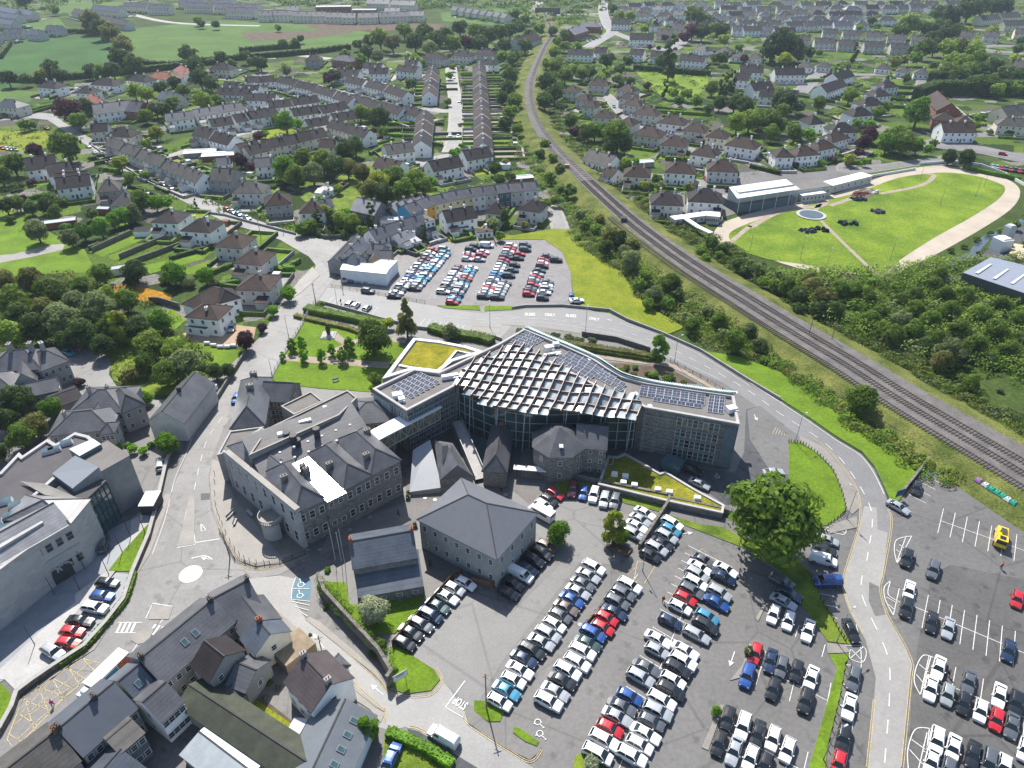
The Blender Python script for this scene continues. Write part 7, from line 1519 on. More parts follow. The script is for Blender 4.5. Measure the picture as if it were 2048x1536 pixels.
for s in ('1640 176, 1682 162', '1665 152, 1697 143', '1557 184, 1597 187', '1500 172, 1540 168', '1520 182, 1548 184', '1548 141, 1607 141', '1480 135, 1527 137', '1470 150, 1500 152'): HR(s, 10.5, 'gable', 'w', 'kg', 'around the cul-de-sac at the upper right', far=1)
for s in ('1600 121, 1628 123', '1637 121, 1664 123', '1754 124, 1784 126', '1796 130, 1822 132', '1831 134, 1860 136', '1500 104, 1527 106', '1466 102, 1495 104', '1440 90, 1462 92', '1395 88, 1420 92'): HR(s, 9.5, 'hip', 'w', 'g', 'in the bungalow rows at the upper right', h=3.6, far=1)
for s in ('1629 79, 1668 80', '1676 83, 1716 84', '1728 86, 1768 87', '1781 89, 1818 90', '1646 60, 1676 61', '1686 63, 1722 64', '1734 66, 1770 68', '1776 71, 1814 73', '1824 74, 1858 76', '1596 73, 1622 74'): HR(s, 9.5, 'gable', 'p', 'g', 'in the grey terraces at the upper right', far=2)
HR('1872 190, 1900 215', 13, 'gable', 'b', 'b', 'beside the tall dark hedge', word='clubhouse', ext=False); HR('1868 228, 1910 232', 10, 'hip', 'b', 'b', 'beside the tall dark hedge', word='clubhouse', ext=False); HR('1880 252, 1945 252', 11, 'gable', 'w', 'b', 'beside the tall dark hedge', word='clubhouse', ext=False); HR('1912 234, 1948 236', 9, 'hip', 'b', 'b', 'behind the roundabout', far=1)
HR('2000 222, 2100 208', 12, 'gable', 'c', 'g', 'at the right edge beyond the roundabout', ext=False); HR('1995 238, 2100 245', 9, 'hip', 'c', 'g', 'at the right edge beyond the roundabout', far=1)
for s in ('1870 58, 1900 58', '1922 66, 1950 68', '1970 66, 2000 68', '1958 35, 1995 32', '1998 30, 2035 28', '2005 45, 2048 44', '2030 60, 2070 62', '2030 125, 2060 128'): HR(s, 11, 'gable', 'c', 'gb', 'by the curved road in the upper right corner', far=2)
# dense estate along the top right: staggered rows of houses
for j, (y0, y1, x0, x1, n) in enumerate(((8, 2, 1245, 1990, 21), (17, 12, 1230, 1930, 20), (27, 24, 1240, 1760, 15), (36, 34, 1330, 1790, 13), (46, 45, 1300, 1740, 13), (56, 58, 1460, 1590, 4))):
    for i in range(n):
        x = x0 + (x1 - x0) * (i + .5) / n + rnd.uniform(-7, 7); y = y0 + (y1 - y0) * i / n + rnd.uniform(-2, 2); w = 11 + rnd.uniform(-1, 5) * (1 + y / 60)
        HR('%f %f, %f %f' % (x - w, y - rnd.uniform(-1, 1), x + w, y + rnd.uniform(-1, 1)), 10, rnd.choice(('gable', 'gable', 'hip')), rnd.choice('wwwcp'), rnd.choice('kggs'), 'in the %s row of the top right estate' % ORD[j], far=2)
# ================================================================ TREES AND PLANTING
TR(1549, 1030, 103, 'rm', 'x', 0, label='huge round dark green tree overhanging the car park and crescent lawn', zs=.95)
PENDING_N = len(PENDING)
for s, lb, lod in (('1118 1066 28 rb', 'bright green round tree beside the hipped building car bays', 0), ('1228 1056 28 ty', 'light green tree in the timber planter by the short stone wall', 0), ('1244 1072 18 rb', 'smaller bright tree leaning against the planter tree', 0), ('745 1222 34 rw', 'white-flowering tree on the lawn of the two-tier slate house', 0), ('744 672 42 rm', 'big dark leafy tree at the corner of the memorial lawn', 0),
              ('812 640 26 co', 'tall ragged conifer behind the sedum-roofed pavilion', 0), ('1320 696 21 tb', 'upright bright tree beside the ring road bend', 0), ('1728 797 34 rm', 'round green tree on the railway bank above the verge lawn', 0), ('489 680 22 rp', 'purple-leaved tree beside the white villa lawn', 0), ('524 655 11 rp', 'small red-purple tree on the roadside by the hedge', 1), ('240 655 24 ty', 'tall yellow-green conifer standing before the dark woods', 0),
              ('576 585 18 rb', 'small round tree on the pavement by the hipped villas', 1), ('545 620 13 rb', 'little bright tree beside the street below the villas', 1), ('1498 1302 10 tg', 'thin young tree in the upper planting island', 1), ('1433 1422 11 tb', 'thin young tree in the lower planting island', 1), ('1183 1525 17 rw', 'pale young tree on the small island at the bottom edge', 1),
              ('262 750 26 bo', 'orange-brown heathery bush under the trees by the drive', 1), ('155 765 18 bp', 'purple-red bush at the corner of the manor drive', 1), ('735 1455 24 tb', 'bright green bushy tree at the corner of the slate workshop', 0), ('335 885 26 rb', 'bright green tree at the street end of the yard wall', 0)):
    q = s.split(); TR(float(q[0]), float(q[1]), float(q[2]), q[3], 'x', lod, label=lb)
TL('583 690 11 tm,603 687 11 tb,662 700 10 tb,698 690 13 tm,606 711 10 tb,643 712 11 tb,684 710 12 tm,728 712 9 rm,565 712 7 tb,750 758 17 rl,790 722 13 rm', 'on the memorial lawn', 1)
TL('262 893 11 rb,284 896 11 rb,230 888 12 rb,300 890 10 bb', 'behind the stone wall of the civic yard', 1); TL('30 800 36 rd,70 850 30 ro,100 815 26 rb,40 870 30 rm,5 840 30 rd,0 905 22 rd,290 795 16 rb,255 890 9 bb', 'between the old manor and the civic building', 0)
TL('20 668 34 rl,70 655 36 rd,120 640 40 rg,165 665 34 rd,150 610 34 rg,100 585 36 rm,60 560 30 ro,25 600 34 rl,195 610 34 rg,225 650 32 rm,180 640 30 rd,130 680 22 rd,205 690 26 rd,275 655 30 rd,320 640 24 rb,300 690 36 rl,345 700 30 rl,370 725 34 rg,395 760 22 rg,330 745 30 rm,290 720 26 rm,250 600 26 rm,215 590 22 rl,5 560 26 ro,40 630 30 rd,85 620 30 ro,160 570 22 rm,430 742 20 rd,455 740 16 rd,405 735 16 bd', 'in the wood left of the white villa', 0)
TL('72 460 26 rg,140 475 20 rg,165 462 20 rb,200 455 22 rb,225 440 18 rb,130 455 14 bb,245 430 20 rb,265 425 20 rg,280 400 24 rm,310 405 18 rb,330 395 15 rb,110 425 18 rm,60 415 16 rd,35 405 18 rm,90 410 18 rd,20 440 14 bd,180 420 14 rd,205 545 24 rm,270 540 26 rd,260 565 18 bd,345 545 26 rb,410 550 20 rb,375 565 20 bg,330 560 16 bm,430 565 12 bg', 'around the walled long gardens', 0)
TL('130 290 34 rm,25 325 26 rm,0 350 22 rd,70 300 18 rp,60 365 14 bp,45 395 12 bp,240 325 18 ry,255 348 14 rm,290 350 16 bb,260 365 12 bb,150 345 8 bp,30 375 16 bd,10 410 20 rd,100 395 18 bm,120 405 18 bm', 'along the left-hand gardens of the curved street', 1)
TL('135 218 30 rp,155 240 20 rm,45 240 14 rm,62 243 10 rm,170 210 18 rd,100 135 20 rd,80 140 14 ro,48 150 14 rd,15 155 18 rd,120 150 16 rd,180 140 16 rd,200 145 18 rm,225 140 20 rd,240 115 24 rd,265 125 22 rd,245 90 24 ro,220 65 24 ro,200 55 22 rd,180 40 24 ro,240 202 12 rp,268 180 18 rl,290 185 18 rl,310 215 18 rg,290 230 16 rm,330 220 18 rd,345 205 16 rm,400 155 22 rd,420 165 18 rd,390 130 24 rd,375 108 22 rd,365 180 16 rm,320 175 16 rd,350 165 16 rd,430 190 12 rm,440 200 10 rd,405 200 22 rl,470 205 14 rm,485 200 10 rm,310 265 16 ry,290 280 12 rm', 'in the upper left tree belts', 1)
TL('505 115 14 rd,520 125 16 rd,545 150 12 rl,490 105 14 rd,570 130 14 rg,460 120 14 rd,440 105 14 rd,400 40 10 rd,430 42 10 rd,395 35 10 rm,45 -2 18 rd,105 10 12 rm,555 50 8 rm,565 80 12 rd,590 78 10 rd,600 72 9 rd', 'along the field edges', 1)
TL('760 75 22 rl,785 85 20 ro,740 80 16 rd,715 82 12 rd,735 105 18 rd,720 110 14 rm,755 112 16 rg,808 60 18 rl,830 80 22 rd,850 65 22 rd,870 80 24 rd,890 70 20 rd,905 85 20 rm,860 95 18 rg,880 105 14 rl,830 110 12 rl,815 105 10 rw,845 120 8 rm,935 85 18 rp,960 85 20 rd,975 70 22 rd,1000 65 20 rm,1020 60 18 rd,950 60 18 rm,920 55 18 rd,1010 90 16 rd,1005 105 14 rm,1025 110 14 rd,690 100 12 rm,700 132 10 rd,655 148 14 rp,668 150 16 rd,820 160 14 rd,640 175 10 rp,700 170 8 bb', 'in the wood behind the housing estate', 1)
TL('571 243 22 rb,553 228 14 rd,595 240 12 rb,515 265 12 rp,528 262 10 rb,610 255 12 rg,645 322 26 rl,690 300 26 rd,665 332 26 rd,710 290 22 rd,605 320 26 rl,570 335 28 rb,590 350 24 rl,625 345 24 rg,695 335 22 ro,725 345 22 ro,755 365 28 ry,740 380 24 ro,790 355 28 rm,830 360 26 rl,810 378 24 rm,850 372 20 rl,770 385 24 rd,720 225 18 rl,757 235 24 rd,735 220 14 rm,765 255 14 rm,700 245 12 rm,860 355 14 rb,675 370 12 rl,560 365 10 bb,640 395 12 rb,600 360 14 bg,480 320 16 rp,500 328 12 rp', 'in the tree belt left of the straight street', 0)
TL('905 130 8 rm,898 145 9 rb,925 130 6 rm,925 145 6 rm,927 165 6 rm,910 298 14 rb,895 198 9 rm,925 292 10 bb,890 235 6 bb,920 250 6 bm,870 140 8 rm,1020 150 20 rd,1015 175 20 rd,1005 195 16 rd,1030 200 18 rm,1022 225 18 rm,1010 245 16 rd,1035 250 14 rm,990 335 16 rd,1020 345 14 rd,1000 350 14 rd,1010 320 10 ro', 'beside the straight street', 1)
TL('1030 20 12 rd,1050 30 12 rm,1080 50 14 rm,1105 55 12 rd,1130 60 12 rm,1040 45 14 rd,1060 60 14 rd,1115 75 12 rm,1050 90 16 rd,1030 105 14 rd,1110 95 14 rm,1130 85 12 rm,1155 85 12 rm,1095 118 14 rl,1112 130 16 rl,1095 165 24 rd,1110 185 22 rd,1090 200 20 rd,1130 150 18 rm,1145 140 16 rl,1165 148 16 rm,1180 142 16 rm,1200 150 14 rl,1215 120 18 rd,1240 130 14 rd,1210 140 14 rm,1255 115 14 rd,1235 148 14 rg,1262 155 12 rd,1245 160 10 rd,1120 215 12 bd,1150 120 10 rm', 'beside the railway at the top', 1)
TL('1170 265 18 rm,1190 260 20 rm,1208 262 18 rd,1236 268 34 rm,1150 255 14 rp,1140 240 16 rm,1220 290 20 rd,1250 290 18 rd,1253 316 14 rl,1270 318 10 rb,1315 350 13 rm,1290 365 12 ry,1322 365 12 rg,1380 368 12 ro,1340 120 18 kd,1325 122 16 rd,1345 108 14 rm,1330 178 8 kd,1348 176 14 rl,1375 180 14 rl,1395 192 14 rm,1360 195 12 rd,1425 175 16 rl,1445 170 10 kl,1456 172 10 kl,1440 205 16 rd,1470 205 18 rd,1490 210 20 rd,1420 210 12 rd,1295 165 10 rp,1465 165 10 kd,1500 240 24 rl,1520 235 22 rm,1540 240 26 rm,1475 245 22 rl,1545 265 18 rm,1560 250 18 rm,1590 265 18 rm,1600 258 14 rm,1410 285 8 bp,1395 385 14 rb,1470 350 14 bp,1455 378 10 bp', 'between the railway and the stadium', 0)
TL('1838 222 30 rb,1790 275 26 rm,1810 285 26 rm,1775 285 22 rb,1835 290 18 rb,1740 268 18 rp,1728 285 18 rp,1720 298 12 rp,1860 292 12 rb,1900 312 16 rd,1935 315 20 rd,1962 228 12 rm,1955 245 10 rm,1760 215 14 rm,1775 205 14 rm,1740 240 12 rb,1715 240 12 rm,1620 260 14 rb,1590 250 14 rm,1650 175 8 rp,1660 148 12 rp,1680 130 14 rm,1710 108 9 kd,1690 125 14 rg,1640 205 16 rm,1700 190 18 rl,1720 195 14 rl,1575 205 22 rd,1560 195 20 rd,1600 205 14 rd,1565 220 16 rm,1700 310 14 ry,1730 318 10 rb,1665 320 12 bp,1640 325 12 bb,1590 330 12 bp,1565 325 10 bm,1870 280 10 rm,1980 265 10 bm,2020 265 12 bm', 'behind the stadium', 0)
TL('1565 85 34 rd,1585 92 26 rd,1545 95 26 rd,1620 95 14 rd,1600 105 12 rd,1570 117 16 ry,1545 125 8 bm,1545 112 8 rl,1640 100 8 rm,1385 60 18 rp,1370 65 14 rp,1405 62 18 rd,1440 60 16 rd,1430 48 14 rm,1450 45 14 rd,1390 30 22 rm,1410 38 16 rm,1240 22 14 rl,1262 24 12 rl,1225 8 12 rd,1300 45 10 rm,1290 52 10 rl,1310 48 6 kd,1445 105 16 rd,1430 110 10 rd,1490 110 10 rp,1505 120 8 bp,1450 72 14 rl,1480 90 10 rm,1330 70 8 rp,1300 90 6 rp,1318 92 6 rp', 'round the top centre shops', 1)
TL('1820 48 26 rl,1800 60 18 rm,1845 42 16 rm,1860 60 18 rd,1885 55 22 rd,1905 30 24 rd,1940 15 26 rd,1965 12 22 rd,1990 10 20 rd,1920 50 16 rd,1895 65 20 rd,1868 75 18 rd,1880 25 20 rd,1850 95 22 rm,1870 92 18 rd,1835 105 16 rm,1900 95 22 rl,1925 95 22 ro,1950 100 22 rl,1960 115 20 rm,1930 125 22 rl,1905 120 20 rl,1940 140 22 rm,1965 140 20 rd,1990 130 20 rd,1900 140 20 rl,1920 150 22 rd,1955 165 22 rd,1980 165 20 rm,2010 145 18 rd,2030 150 22 rd,2000 170 16 rl,2035 165 16 rl,1990 52 12 ry,1938 55 12 ry,2035 110 12 ry,1795 115 14 ro,1810 112 12 ro,1830 92 14 rd,1815 150 10 rd,1870 125 10 rd,1875 140 12 rl,1780 150 8 rb,1745 35 10 rd,1760 30 9 rm,1680 20 8 rd,1720 50 8 rb,1755 48 8 rb,1660 12 8 rd,1640 35 8 ro,2040 90 12 rd,2045 75 10 rd,2010 10 20 rd', 'in the parkland at the upper right', 1)
# tall dark hedge of conifers at the right
hedge('1830 205, 1870 190, 2060 190', 7, 9, 'd', 'very long tall dark conifer hedge behind the clubhouse at the right', lsz=.7, dens=5); hedge('1862 170, 1900 162, 1972 168', 8, 8, 'd', 'second dark conifer block behind the tall hedge', lsz=.7, dens=5)
# cypresses of the junction garden
TL('635 440 9 kd,660 445 10 kd,742 440 14 kd,600 448 16 rm,622 442 16 rm,650 425 18 rl,680 440 20 rl,705 445 22 rl,690 420 16 rb,725 455 16 rm,610 465 14 bm,640 465 14 bd,690 468 16 bd,715 470 14 bm,848 467 8 kd,390 405 4 kd,393 420 8 bd,1005 430 18 rd,985 440 16 rg,1000 465 12 rm,1090 400 16 rm,1110 395 12 rm,1140 372 16 rd,1125 380 14 bd,780 425 8 kd,930 462 8 bg,1050 445 10 ro,1090 425 10 bg,1080 450 10 bm', 'around the street junction', 0)
TL('1222 472 22 ro,1240 478 20 rd,1212 495 18 rd,1268 480 14 ro,1262 520 24 rg,1290 545 16 rm,1250 505 18 rg,1278 560 16 rm,1343 566 24 rm,1355 580 16 rd,1310 590 20 rg,1335 595 16 rm,1298 600 14 rm,1385 650 18 rm,1375 628 14 rg,1440 640 20 rm,1415 615 14 rg,1470 680 26 rm,1450 660 16 rg,1520 690 18 rg,1192 450 14 rm,1180 470 12 bm,1170 440 14 rm,1160 420 14 rg,1155 475 10 bb,1200 430 12 ro,1398 640 10 bb,1500 660 18 rg,1530 720 14 bm,1120 330 12 rd,1105 310 12 rm,1090 280 12 rm,1080 300 12 rd,1100 345 14 rm', 'on the bushy bank left of the railway', 0)
TL('1425 475 16 rd,1448 488 14 rd,1405 495 14 rm,1412 510 12 rm,1480 520 16 rd,1495 530 16 rd,1520 535 14 rd,1530 555 14 rm,1440 505 10 rm,1510 555 10 bg,1552 560 16 rm,1575 570 22 rm,1600 590 22 rd,1625 575 24 ro,1650 595 26 ro,1680 580 24 rm,1710 580 22 rm,1735 590 20 rm,1640 620 20 rd,1670 620 22 rd,1600 610 16 rd,1620 560 18 ro,1560 545 12 rm,1740 640 24 rm,1765 660 22 rm,1760 625 22 rm,1800 640 24 rg,1790 670 24 rm,1830 660 24 rm,1830 620 24 rm,1860 640 24 rm,1880 680 24 rm,1850 690 20 rd,1900 620 24 rm,1920 660 26 rm,1950 690 26 rm,1960 630 24 rm,1990 660 26 rm,2020 700 24 rm,2000 610 22 rm,2040 640 24 rm,2040 680 20 rm,1890 590 22 rm,1870 570 20 rm,1930 590 20 rm,1830 590 20 rm,1800 600 18 rm,1880 550 18 rm,1985 710 16 rd,1930 715 18 rd,1900 700 30 rg,1885 720 24 ro,1695 660 12 bb,1720 668 12 bb,1650 560 14 rm,1750 560 16 rm,1800 565 16 rm,1845 555 14 rm,1900 540 12 rm,1945 765 20 rm,1925 755 14 bm,2000 780 10 bg,1780 740 8 bg,1640 700 12 bm', 'in the dense grove right of the railway', 0)
TL('1804 547 8 bm,1844 532 9 bm,1874 517 10 bm,1904 502 10 bm,1929 492 10 bm,1954 479 10 bm,1979 467 10 bm,2009 457 12 rm,2034 442 12 rm,2059 427 12 rm,2069 412 10 rd,1924 527 9 bm,1894 537 9 bm,1864 552 9 bm,1959 507 8 bm,2054 487 12 bm,2024 497 10 bm,2069 472 14 rd', 'along the stream by the sand track', 1)
TL('1065 668 12 bm,1090 672 14 bg,1110 672 12 bg,1135 676 14 bg,1160 680 14 bg,1185 682 12 bg,1040 662 10 bg,900 662 20 rg,775 640 13 ry,640 612 14 bm', 'on the slope behind the offices', 1)
TL('1240 742 12 by,1252 735 10 bo,1272 735 9 bb,1310 752 14 bb,1330 758 13 bm,1295 748 10 bo,1345 755 11 bb,1365 765 9 by,1225 735 8 bo,1265 750 10 bo', 'in the planted bed behind the offices', 1)
TL('655 1140 9 bb,640 1172 8 bb,665 1198 9 bm,690 1225 9 bm,790 1340 8 bb,760 1290 20 bm,750 1305 16 bd,650 1215 8 bm', 'along the old ivy-grown wall', 0); TL('745 1290 9 bb,555 1375 8 bg,528 1395 8 bg,540 1365 8 bb,620 1270 5 bm', 'in the back yards of the terrace', 1)
# hedges
hedge('775 1468, 800 1478, 850 1500, 905 1535', 1.6, 1.5, 'b', 'bright green hedge curving along the road at the bottom', dens=1.4)
hedge('612 622, 660 632, 720 644, 770 655', 3.2, 2.0, 'm', 'broad green hedge between the ring road wall and the memorial lawn'); hedge('590 634, 640 646, 700 660, 720 668', 1.8, 1.2, 'o', 'clipped low hedge edging the memorial lawn')
hedge('860 660, 900 672, 960 680, 985 688', 3.6, 2.0, 'm', 'thick green hedge behind the sedum-roofed pavilion'); hedge('1105 688, 1180 700, 1260 712, 1320 722', 2.4, 1.8, 'o', 'long double clipped hedge above the office roof edge'); hedge('1130 694, 1200 706, 1300 722', 1.6, 1.2, 'm', 'lower clipped hedge beside the gravel path behind the offices')
b = MB(); b.strip(smooth_line(PX('1180 712, 1260 722, 1340 732, 1400 760, 1450 790')), 2.2, .2); struct(b.build('gravel_path', M_gravelpath))
sheet('planted_bed', PX('1190 724, 1250 728, 1335 736, 1395 768, 1330 764, 1250 748'), M_soil, .18)
hedge('270 1150, 252 1203, 215 1248, 172 1297, 118 1333', 1.4, 1.1, 'm', 'curving hedge behind the parked cars on the civic plaza')
hedge('0 236, 55 225, 108 214', 3, 2.4, 'b', 'bright clipped hedge beside the road at the top left', lsz=.4)
for s in ('262 470, 185 505', '335 478, 240 518', '372 490, 262 530'): wall_obj(s, .4, 2.0, M_stone_w, 'dark rubble wall between two long back gardens'); 
for i, o in enumerate([o for o in COL.objects if o.name.startswith('stone_wall')]): o['label'] = '%s dark rubble wall between the long back gardens' % ORD[i]
for i, s in enumerate(('455 492, 410 500, 340 520', '470 530, 425 548, 365 562', '478 566, 440 572', '600 524, 560 545', '590 540, 550 541')):
    hedge(s, 1.6, 1.6, 'dmbmb'[i], region='between the back gardens of the villas', lsz=.35)
for s in ('180 500, 262 468', '60 400, 100 390', '130 380, 180 370', '200 340, 240 345', '262 375, 330 400', '178 322, 195 318', '190 330, 218 325'): hedge(s, 1.8, 1.8, rnd.choice('mdb'), region='in the left-hand gardens', lsz=.4)
for s in ('1150 205, 1180 215', '1300 215, 1370 225', '1310 225, 1420 232', '1320 310, 1380 310', '1330 320, 1400 322', '1500 335, 1560 350', '1600 165, 1680 160', '1772 188, 1830 190', '1775 200, 1828 204', '1765 215, 1825 217', '1770 175, 1830 178', '1440 180, 1500 190', '1930 340, 2040 362', '1690 330, 1740 325'): hedge(s, 2, 2, rnd.choice('mdbm'), region='in the right-hand gardens', lsz=.5)
for s in ('770 240, 830 235', '775 250, 835 250', '775 262, 830 262', '770 272, 830 275', '775 220, 800 210', '870 170, 890 175', '975 260, 1020 262', '975 272, 1020 275', '975 240, 1010 240', '870 250, 888 250', '865 290, 885 292', '600 192, 630 188', '740 310, 760 300'): hedge(s, 1.8, 1.8, rnd.choice('mdb'), region='in the gardens by the straight street', lsz=.45)
for s in ('60 165, 240 150, 430 128', '262 130, 340 134, 430 124, 620 108, 700 98', '0 160, 60 165', '60 76, 150 66, 240 70', '480 105, 600 95', '0 118, 20 90', '1268 140, 1330 145, 1420 152'): hedge(s, 4.5, 4, 'd', region='along the fields', lsz=.9, dens=3)
# uncountable growth
rz_f = lambda p: 1.2
for lab, side, d0, d1, cl, n_ in (('dense bramble and shrub growth on the left railway bank', 1, 7, 21, 'mgoml', 1100), ('rough shrubs and long grass on the right railway bank', -1, 9, 17, 'mbol', 700)):
    seg = rl[10:-14]; A_ = offs(seg, lambda t: side * (3 + max(0, t - .3) * 5 + d0)); B_ = offs(seg, lambda t: side * (3 + max(0, t - .3) * 5 + d1 * (1 - .25 * (t > .7))))
    b = MB(); r_ = random.Random(3); cols_ = [FO[c][0] for c in cl]
    for k in range(n_):
        t = r_.random() ** .8; i = min(len(seg) - 1, int((1 - t) * len(seg))) if k % 2 else r_.randrange(len(seg)); p = A_[i] + (B_[i] - A_[i]) * r_.random() + Vector((r_.uniform(-2, 2), r_.uniform(-2, 2), 0)); rr = r_.uniform(.9, 2.3); mi = r_.randrange(len(cols_))
        if G(1369, 656).y - 0 > p.y > G(1499, 768).y and side > 0 and inside(p, ring): continue
        if inside(p, ring): continue
        for _ in range(70):
            v = rpt(r_).normalized(); v.z = abs(v.z); leaf(b, Vector((p.x + v.x * rr, p.y + v.y * rr, .3 + v.z * rr * .75)), v, .26 * r_.uniform(.6, 1.4), r_); b.m[-1] = mi
    o = b.build('bank_shrubbery', cols_); stuff(o); tag(o, lab, 'shrubbery')
mass('undergrowth', '1130 470, 1180 420, 1200 440, 1260 480, 1330 540, 1420 610, 1540 690, 1560 740, 1480 712, 1400 690, 1370 655, 1290 608, 1242 545, 1205 525, 1175 505', 620, 1.0, 2.6, 'mgol', 'tangled bushes and brambles between the bright field and the railway', 'undergrowth', 80, .28)
mass('undergrowth', '1540 560, 1900 530, 2100 520, 2300 700, 2300 950, 2048 770, 1900 740, 1760 690, 1640 640', 620, 2.4, 4.6, 'mmlg', 'dense low thicket filling the grove right of the railway', 'thicket', 190, .36, hs=1.15)
mass('undergrowth', '0 560, 200 540, 330 620, 440 740, 260 770, 220 700, 100 690, -40 690, -100 600', 260, 1.5, 3, 'dmo', 'shady undergrowth beneath the wood at the left', 'undergrowth', 70, .32)
mass('undergrowth', '1580 775, 1700 840, 1860 918, 2048 1000, 2200 1100, 2200 1040, 2048 960, 1850 850, 1700 765, 1600 700', 420, .6, 1.6, 'mbol', 'weedy scrub on the slope beside the railway siding', 'scrub', 60, .2)
mass('garden_shrubbery', '-50 420, -50 260, 150 240, 400 290, 560 380, 640 470, 560 470, 400 430, 300 380, 180 430, 60 470', 300, 1.0, 2.6, 'mdbl', 'mixed garden shrubs and bushes of the left-hand gardens', 'shrubbery', 45, .4)
mass('garden_shrubbery', '430 170, 700 130, 850 130, 1040 130, 1060 300, 1100 420, 860 400, 640 330, 480 300, 300 240', 520, 1.2, 3.0, 'mdbl', 'mixed garden shrubs and bushes of the housing estate', 'shrubbery', 34, .5)
mass('garden_shrubbery', '1120 130, 1300 100, 1500 120, 1850 110, 1850 300, 1700 330, 1480 360, 1300 400, 1200 330, 1100 220', 620, 1.3, 3.2, 'mdbl', 'mixed garden shrubs and bushes beyond the stadium', 'shrubbery', 34, .55)
mass('garden_shrubbery', '1220 75, 1240 -8, 2100 -8, 2100 110, 1600 100, 1400 80', 900, 2.0, 4.6, 'mdl', 'trees and bushes massed between the far houses at the top right', 'shrubbery', 26, .95)
mass('far_woodland', '540 -2, 760 -12, 1240 -12, 1210 20, 1130 55, 1000 55, 900 20, 760 10, 560 12', 420, 3.5, 7, 'dm', 'far belts of woodland along the top edge of the town', 'woodland', 34, 1.5)
mass('far_woodland', '-80 30, -80 -20, 560 -20, 540 2, 240 2, 60 26', 300, 3.5, 6.5, 'dm', 'far belts of woodland beyond the new estate at the top left', 'woodland', 30, 1.5)
mass('roadside_shrubbery', '640 470, 735 470, 760 440, 720 420, 660 425, 600 440, 595 462', 90, 1, 2.4, 'dmg', 'dense shrubbery behind the curved wall at the junction', 'shrubbery', 70, .3)
mass('ivy', '640 1165, 652 1175, 720 1250, 790 1330, 782 1340, 700 1260, 640 1190', 60, .5, 1.1, 'mb', 'ivy and creepers growing over the old wall by the side road', 'ivy', 90, .14, z=2)

# ================================================================ WALLS, FENCES, LAMPS AND SMALL THINGS
wall_obj('640 1168, 652 1200, 690 1242, 760 1318, 786 1362, 776 1375', .6, 3.2, M_stone_w, 'tall old ivy-grown stone wall along the side road')
wall_obj('1082 948, 1108 952, 1200 972, 1338 1000, 1335 1012, 1278 1100', .55, 1.8, M_stone_w, 'stone wall dividing the two car parks below the annex'); wall_obj('1340 1004, 1448 1027, 1500 1045', .5, 1.6, M_stone_w, 'stone wall continuing below the mossy annex towards the big tree')
wall_obj('1236 1163, 1205 1210, 1160 1262', .4, .9, M_stone_w, 'low stone wall behind the second long row of cars')
wall_obj('345 905, 335 930, 325 975, 312 1030, 300 1075, 268 1150, 250 1205, 215 1250, 172 1298, 112 1337, 70 1366, 38 1390, 28 1420, 5 1462, -40 1520', .6, 1.2, M_stone_w, 'long curving stone wall of the civic plaza along the street', cap=M_kerb)
wall_obj('490 712, 442 790, 436 800', .4, 1.5, M_stone_w, 'wall beside the street below the purple tree'); wall_obj('382 793, 408 790, 436 778', .4, 1.6, M_white, 'curved white wall at the mouth of the gravel drive', name='white_wall')
wall_obj('600 446, 610 462, 650 478, 715 476, 736 466', .4, 1.6, M_stone_w, 'curved stone wall round the junction garden'); wall_obj('420 428, 450 432, 500 446, 592 470', .35, 1.0, M_grey, 'low grey garden wall along the upper side of the street', name='garden_wall')
wall_obj('178 288, 225 320, 300 368, 348 388', .35, 1.0, M_grey, 'low front garden wall along the old grey terrace', name='garden_wall'); wall_obj('640 606, 700 622, 762 640, 837 658, 987 676, 1004 682', .3, 1.1, M_kerb, 'pale retaining wall along the lower side of the ring road', name='retaining_wall')
wall_obj('1024 618, 1050 614, 1124 613, 1219 622, 1254 641, 1324 668, 1400 702, 1499 764, 1560 800', .35, .9, M_grey, 'grey parapet wall along the outer side of the ring road', name='parapet_wall'); wall_obj('1164 672, 1231 682, 1300 704', .3, 1.6, M_stone_w, 'dark retaining wall above the hedge behind the offices', name='retaining_wall')
wall_obj('360 618, 320 606, 300 606', .4, 2.2, M_stone_w, 'stone boundary wall behind the white villa'); wall_obj('1856 922, 1802 990', .5, 1.4, M_stone_w, 'short stone wall at the end of the verge lawn')
wall_obj('1830 340, 1700 362, 1560 385, 1500 405', .3, 1.2, M_metal_w, 'white boundary wall around the top of the sand track', name='track_wall'); wall_obj('1838 330, 1900 326, 1960 332, 2010 350, 2048 372', .3, 1.3, M_metal_w, 'white boundary wall round the far bend of the sand track', name='track_wall')
fence('785 1294, 905 1160, 925 1150', 1.8, M_brown, 'dark brown board fence behind the row of eight cars', solid=True, name='board_fence'); fence('906 1160, 985 1175, 1000 1165', 1.7, M_brown, 'dark brown board fence in front of the hipped building', solid=True, name='board_fence')
fence('632 604, 556 732, 538 766', 1.6, M_metal_l, 'long pale railings between the street and the memorial lawn', name='railings', sp=.35); fence('664 574, 700 580, 800 597, 850 607', 1.0, M_dark, 'low dark fence along the corner of the far car park', name='low_fence', sp=3, rails=2)
fence('1340 724, 1400 756, 1460 792', 1.2, M_dark, 'dark railings between the path and the ring road', name='railings', sp=.5); fence('1560 735, 1700 810, 1860 910, 1960 965, 2048 1012', 1.6, M_wood, 'long post-and-wire fence at the foot of the railway bank', name='wire_fence', sp=9, rails=3)
fence('440 1065, 470 1120, 512 1134, 560 1126, 610 1108', 1.1, M_dark, 'short dark railings round the courthouse corner', name='railings', sp=.5)
b_ = PX('1577 886, 1600 888, 1622 900, 1645 920, 1666 946, 1682 985, 1690 1020, 1680 1034, 1656 1052'); pts_ = smooth_line(b_, 4)
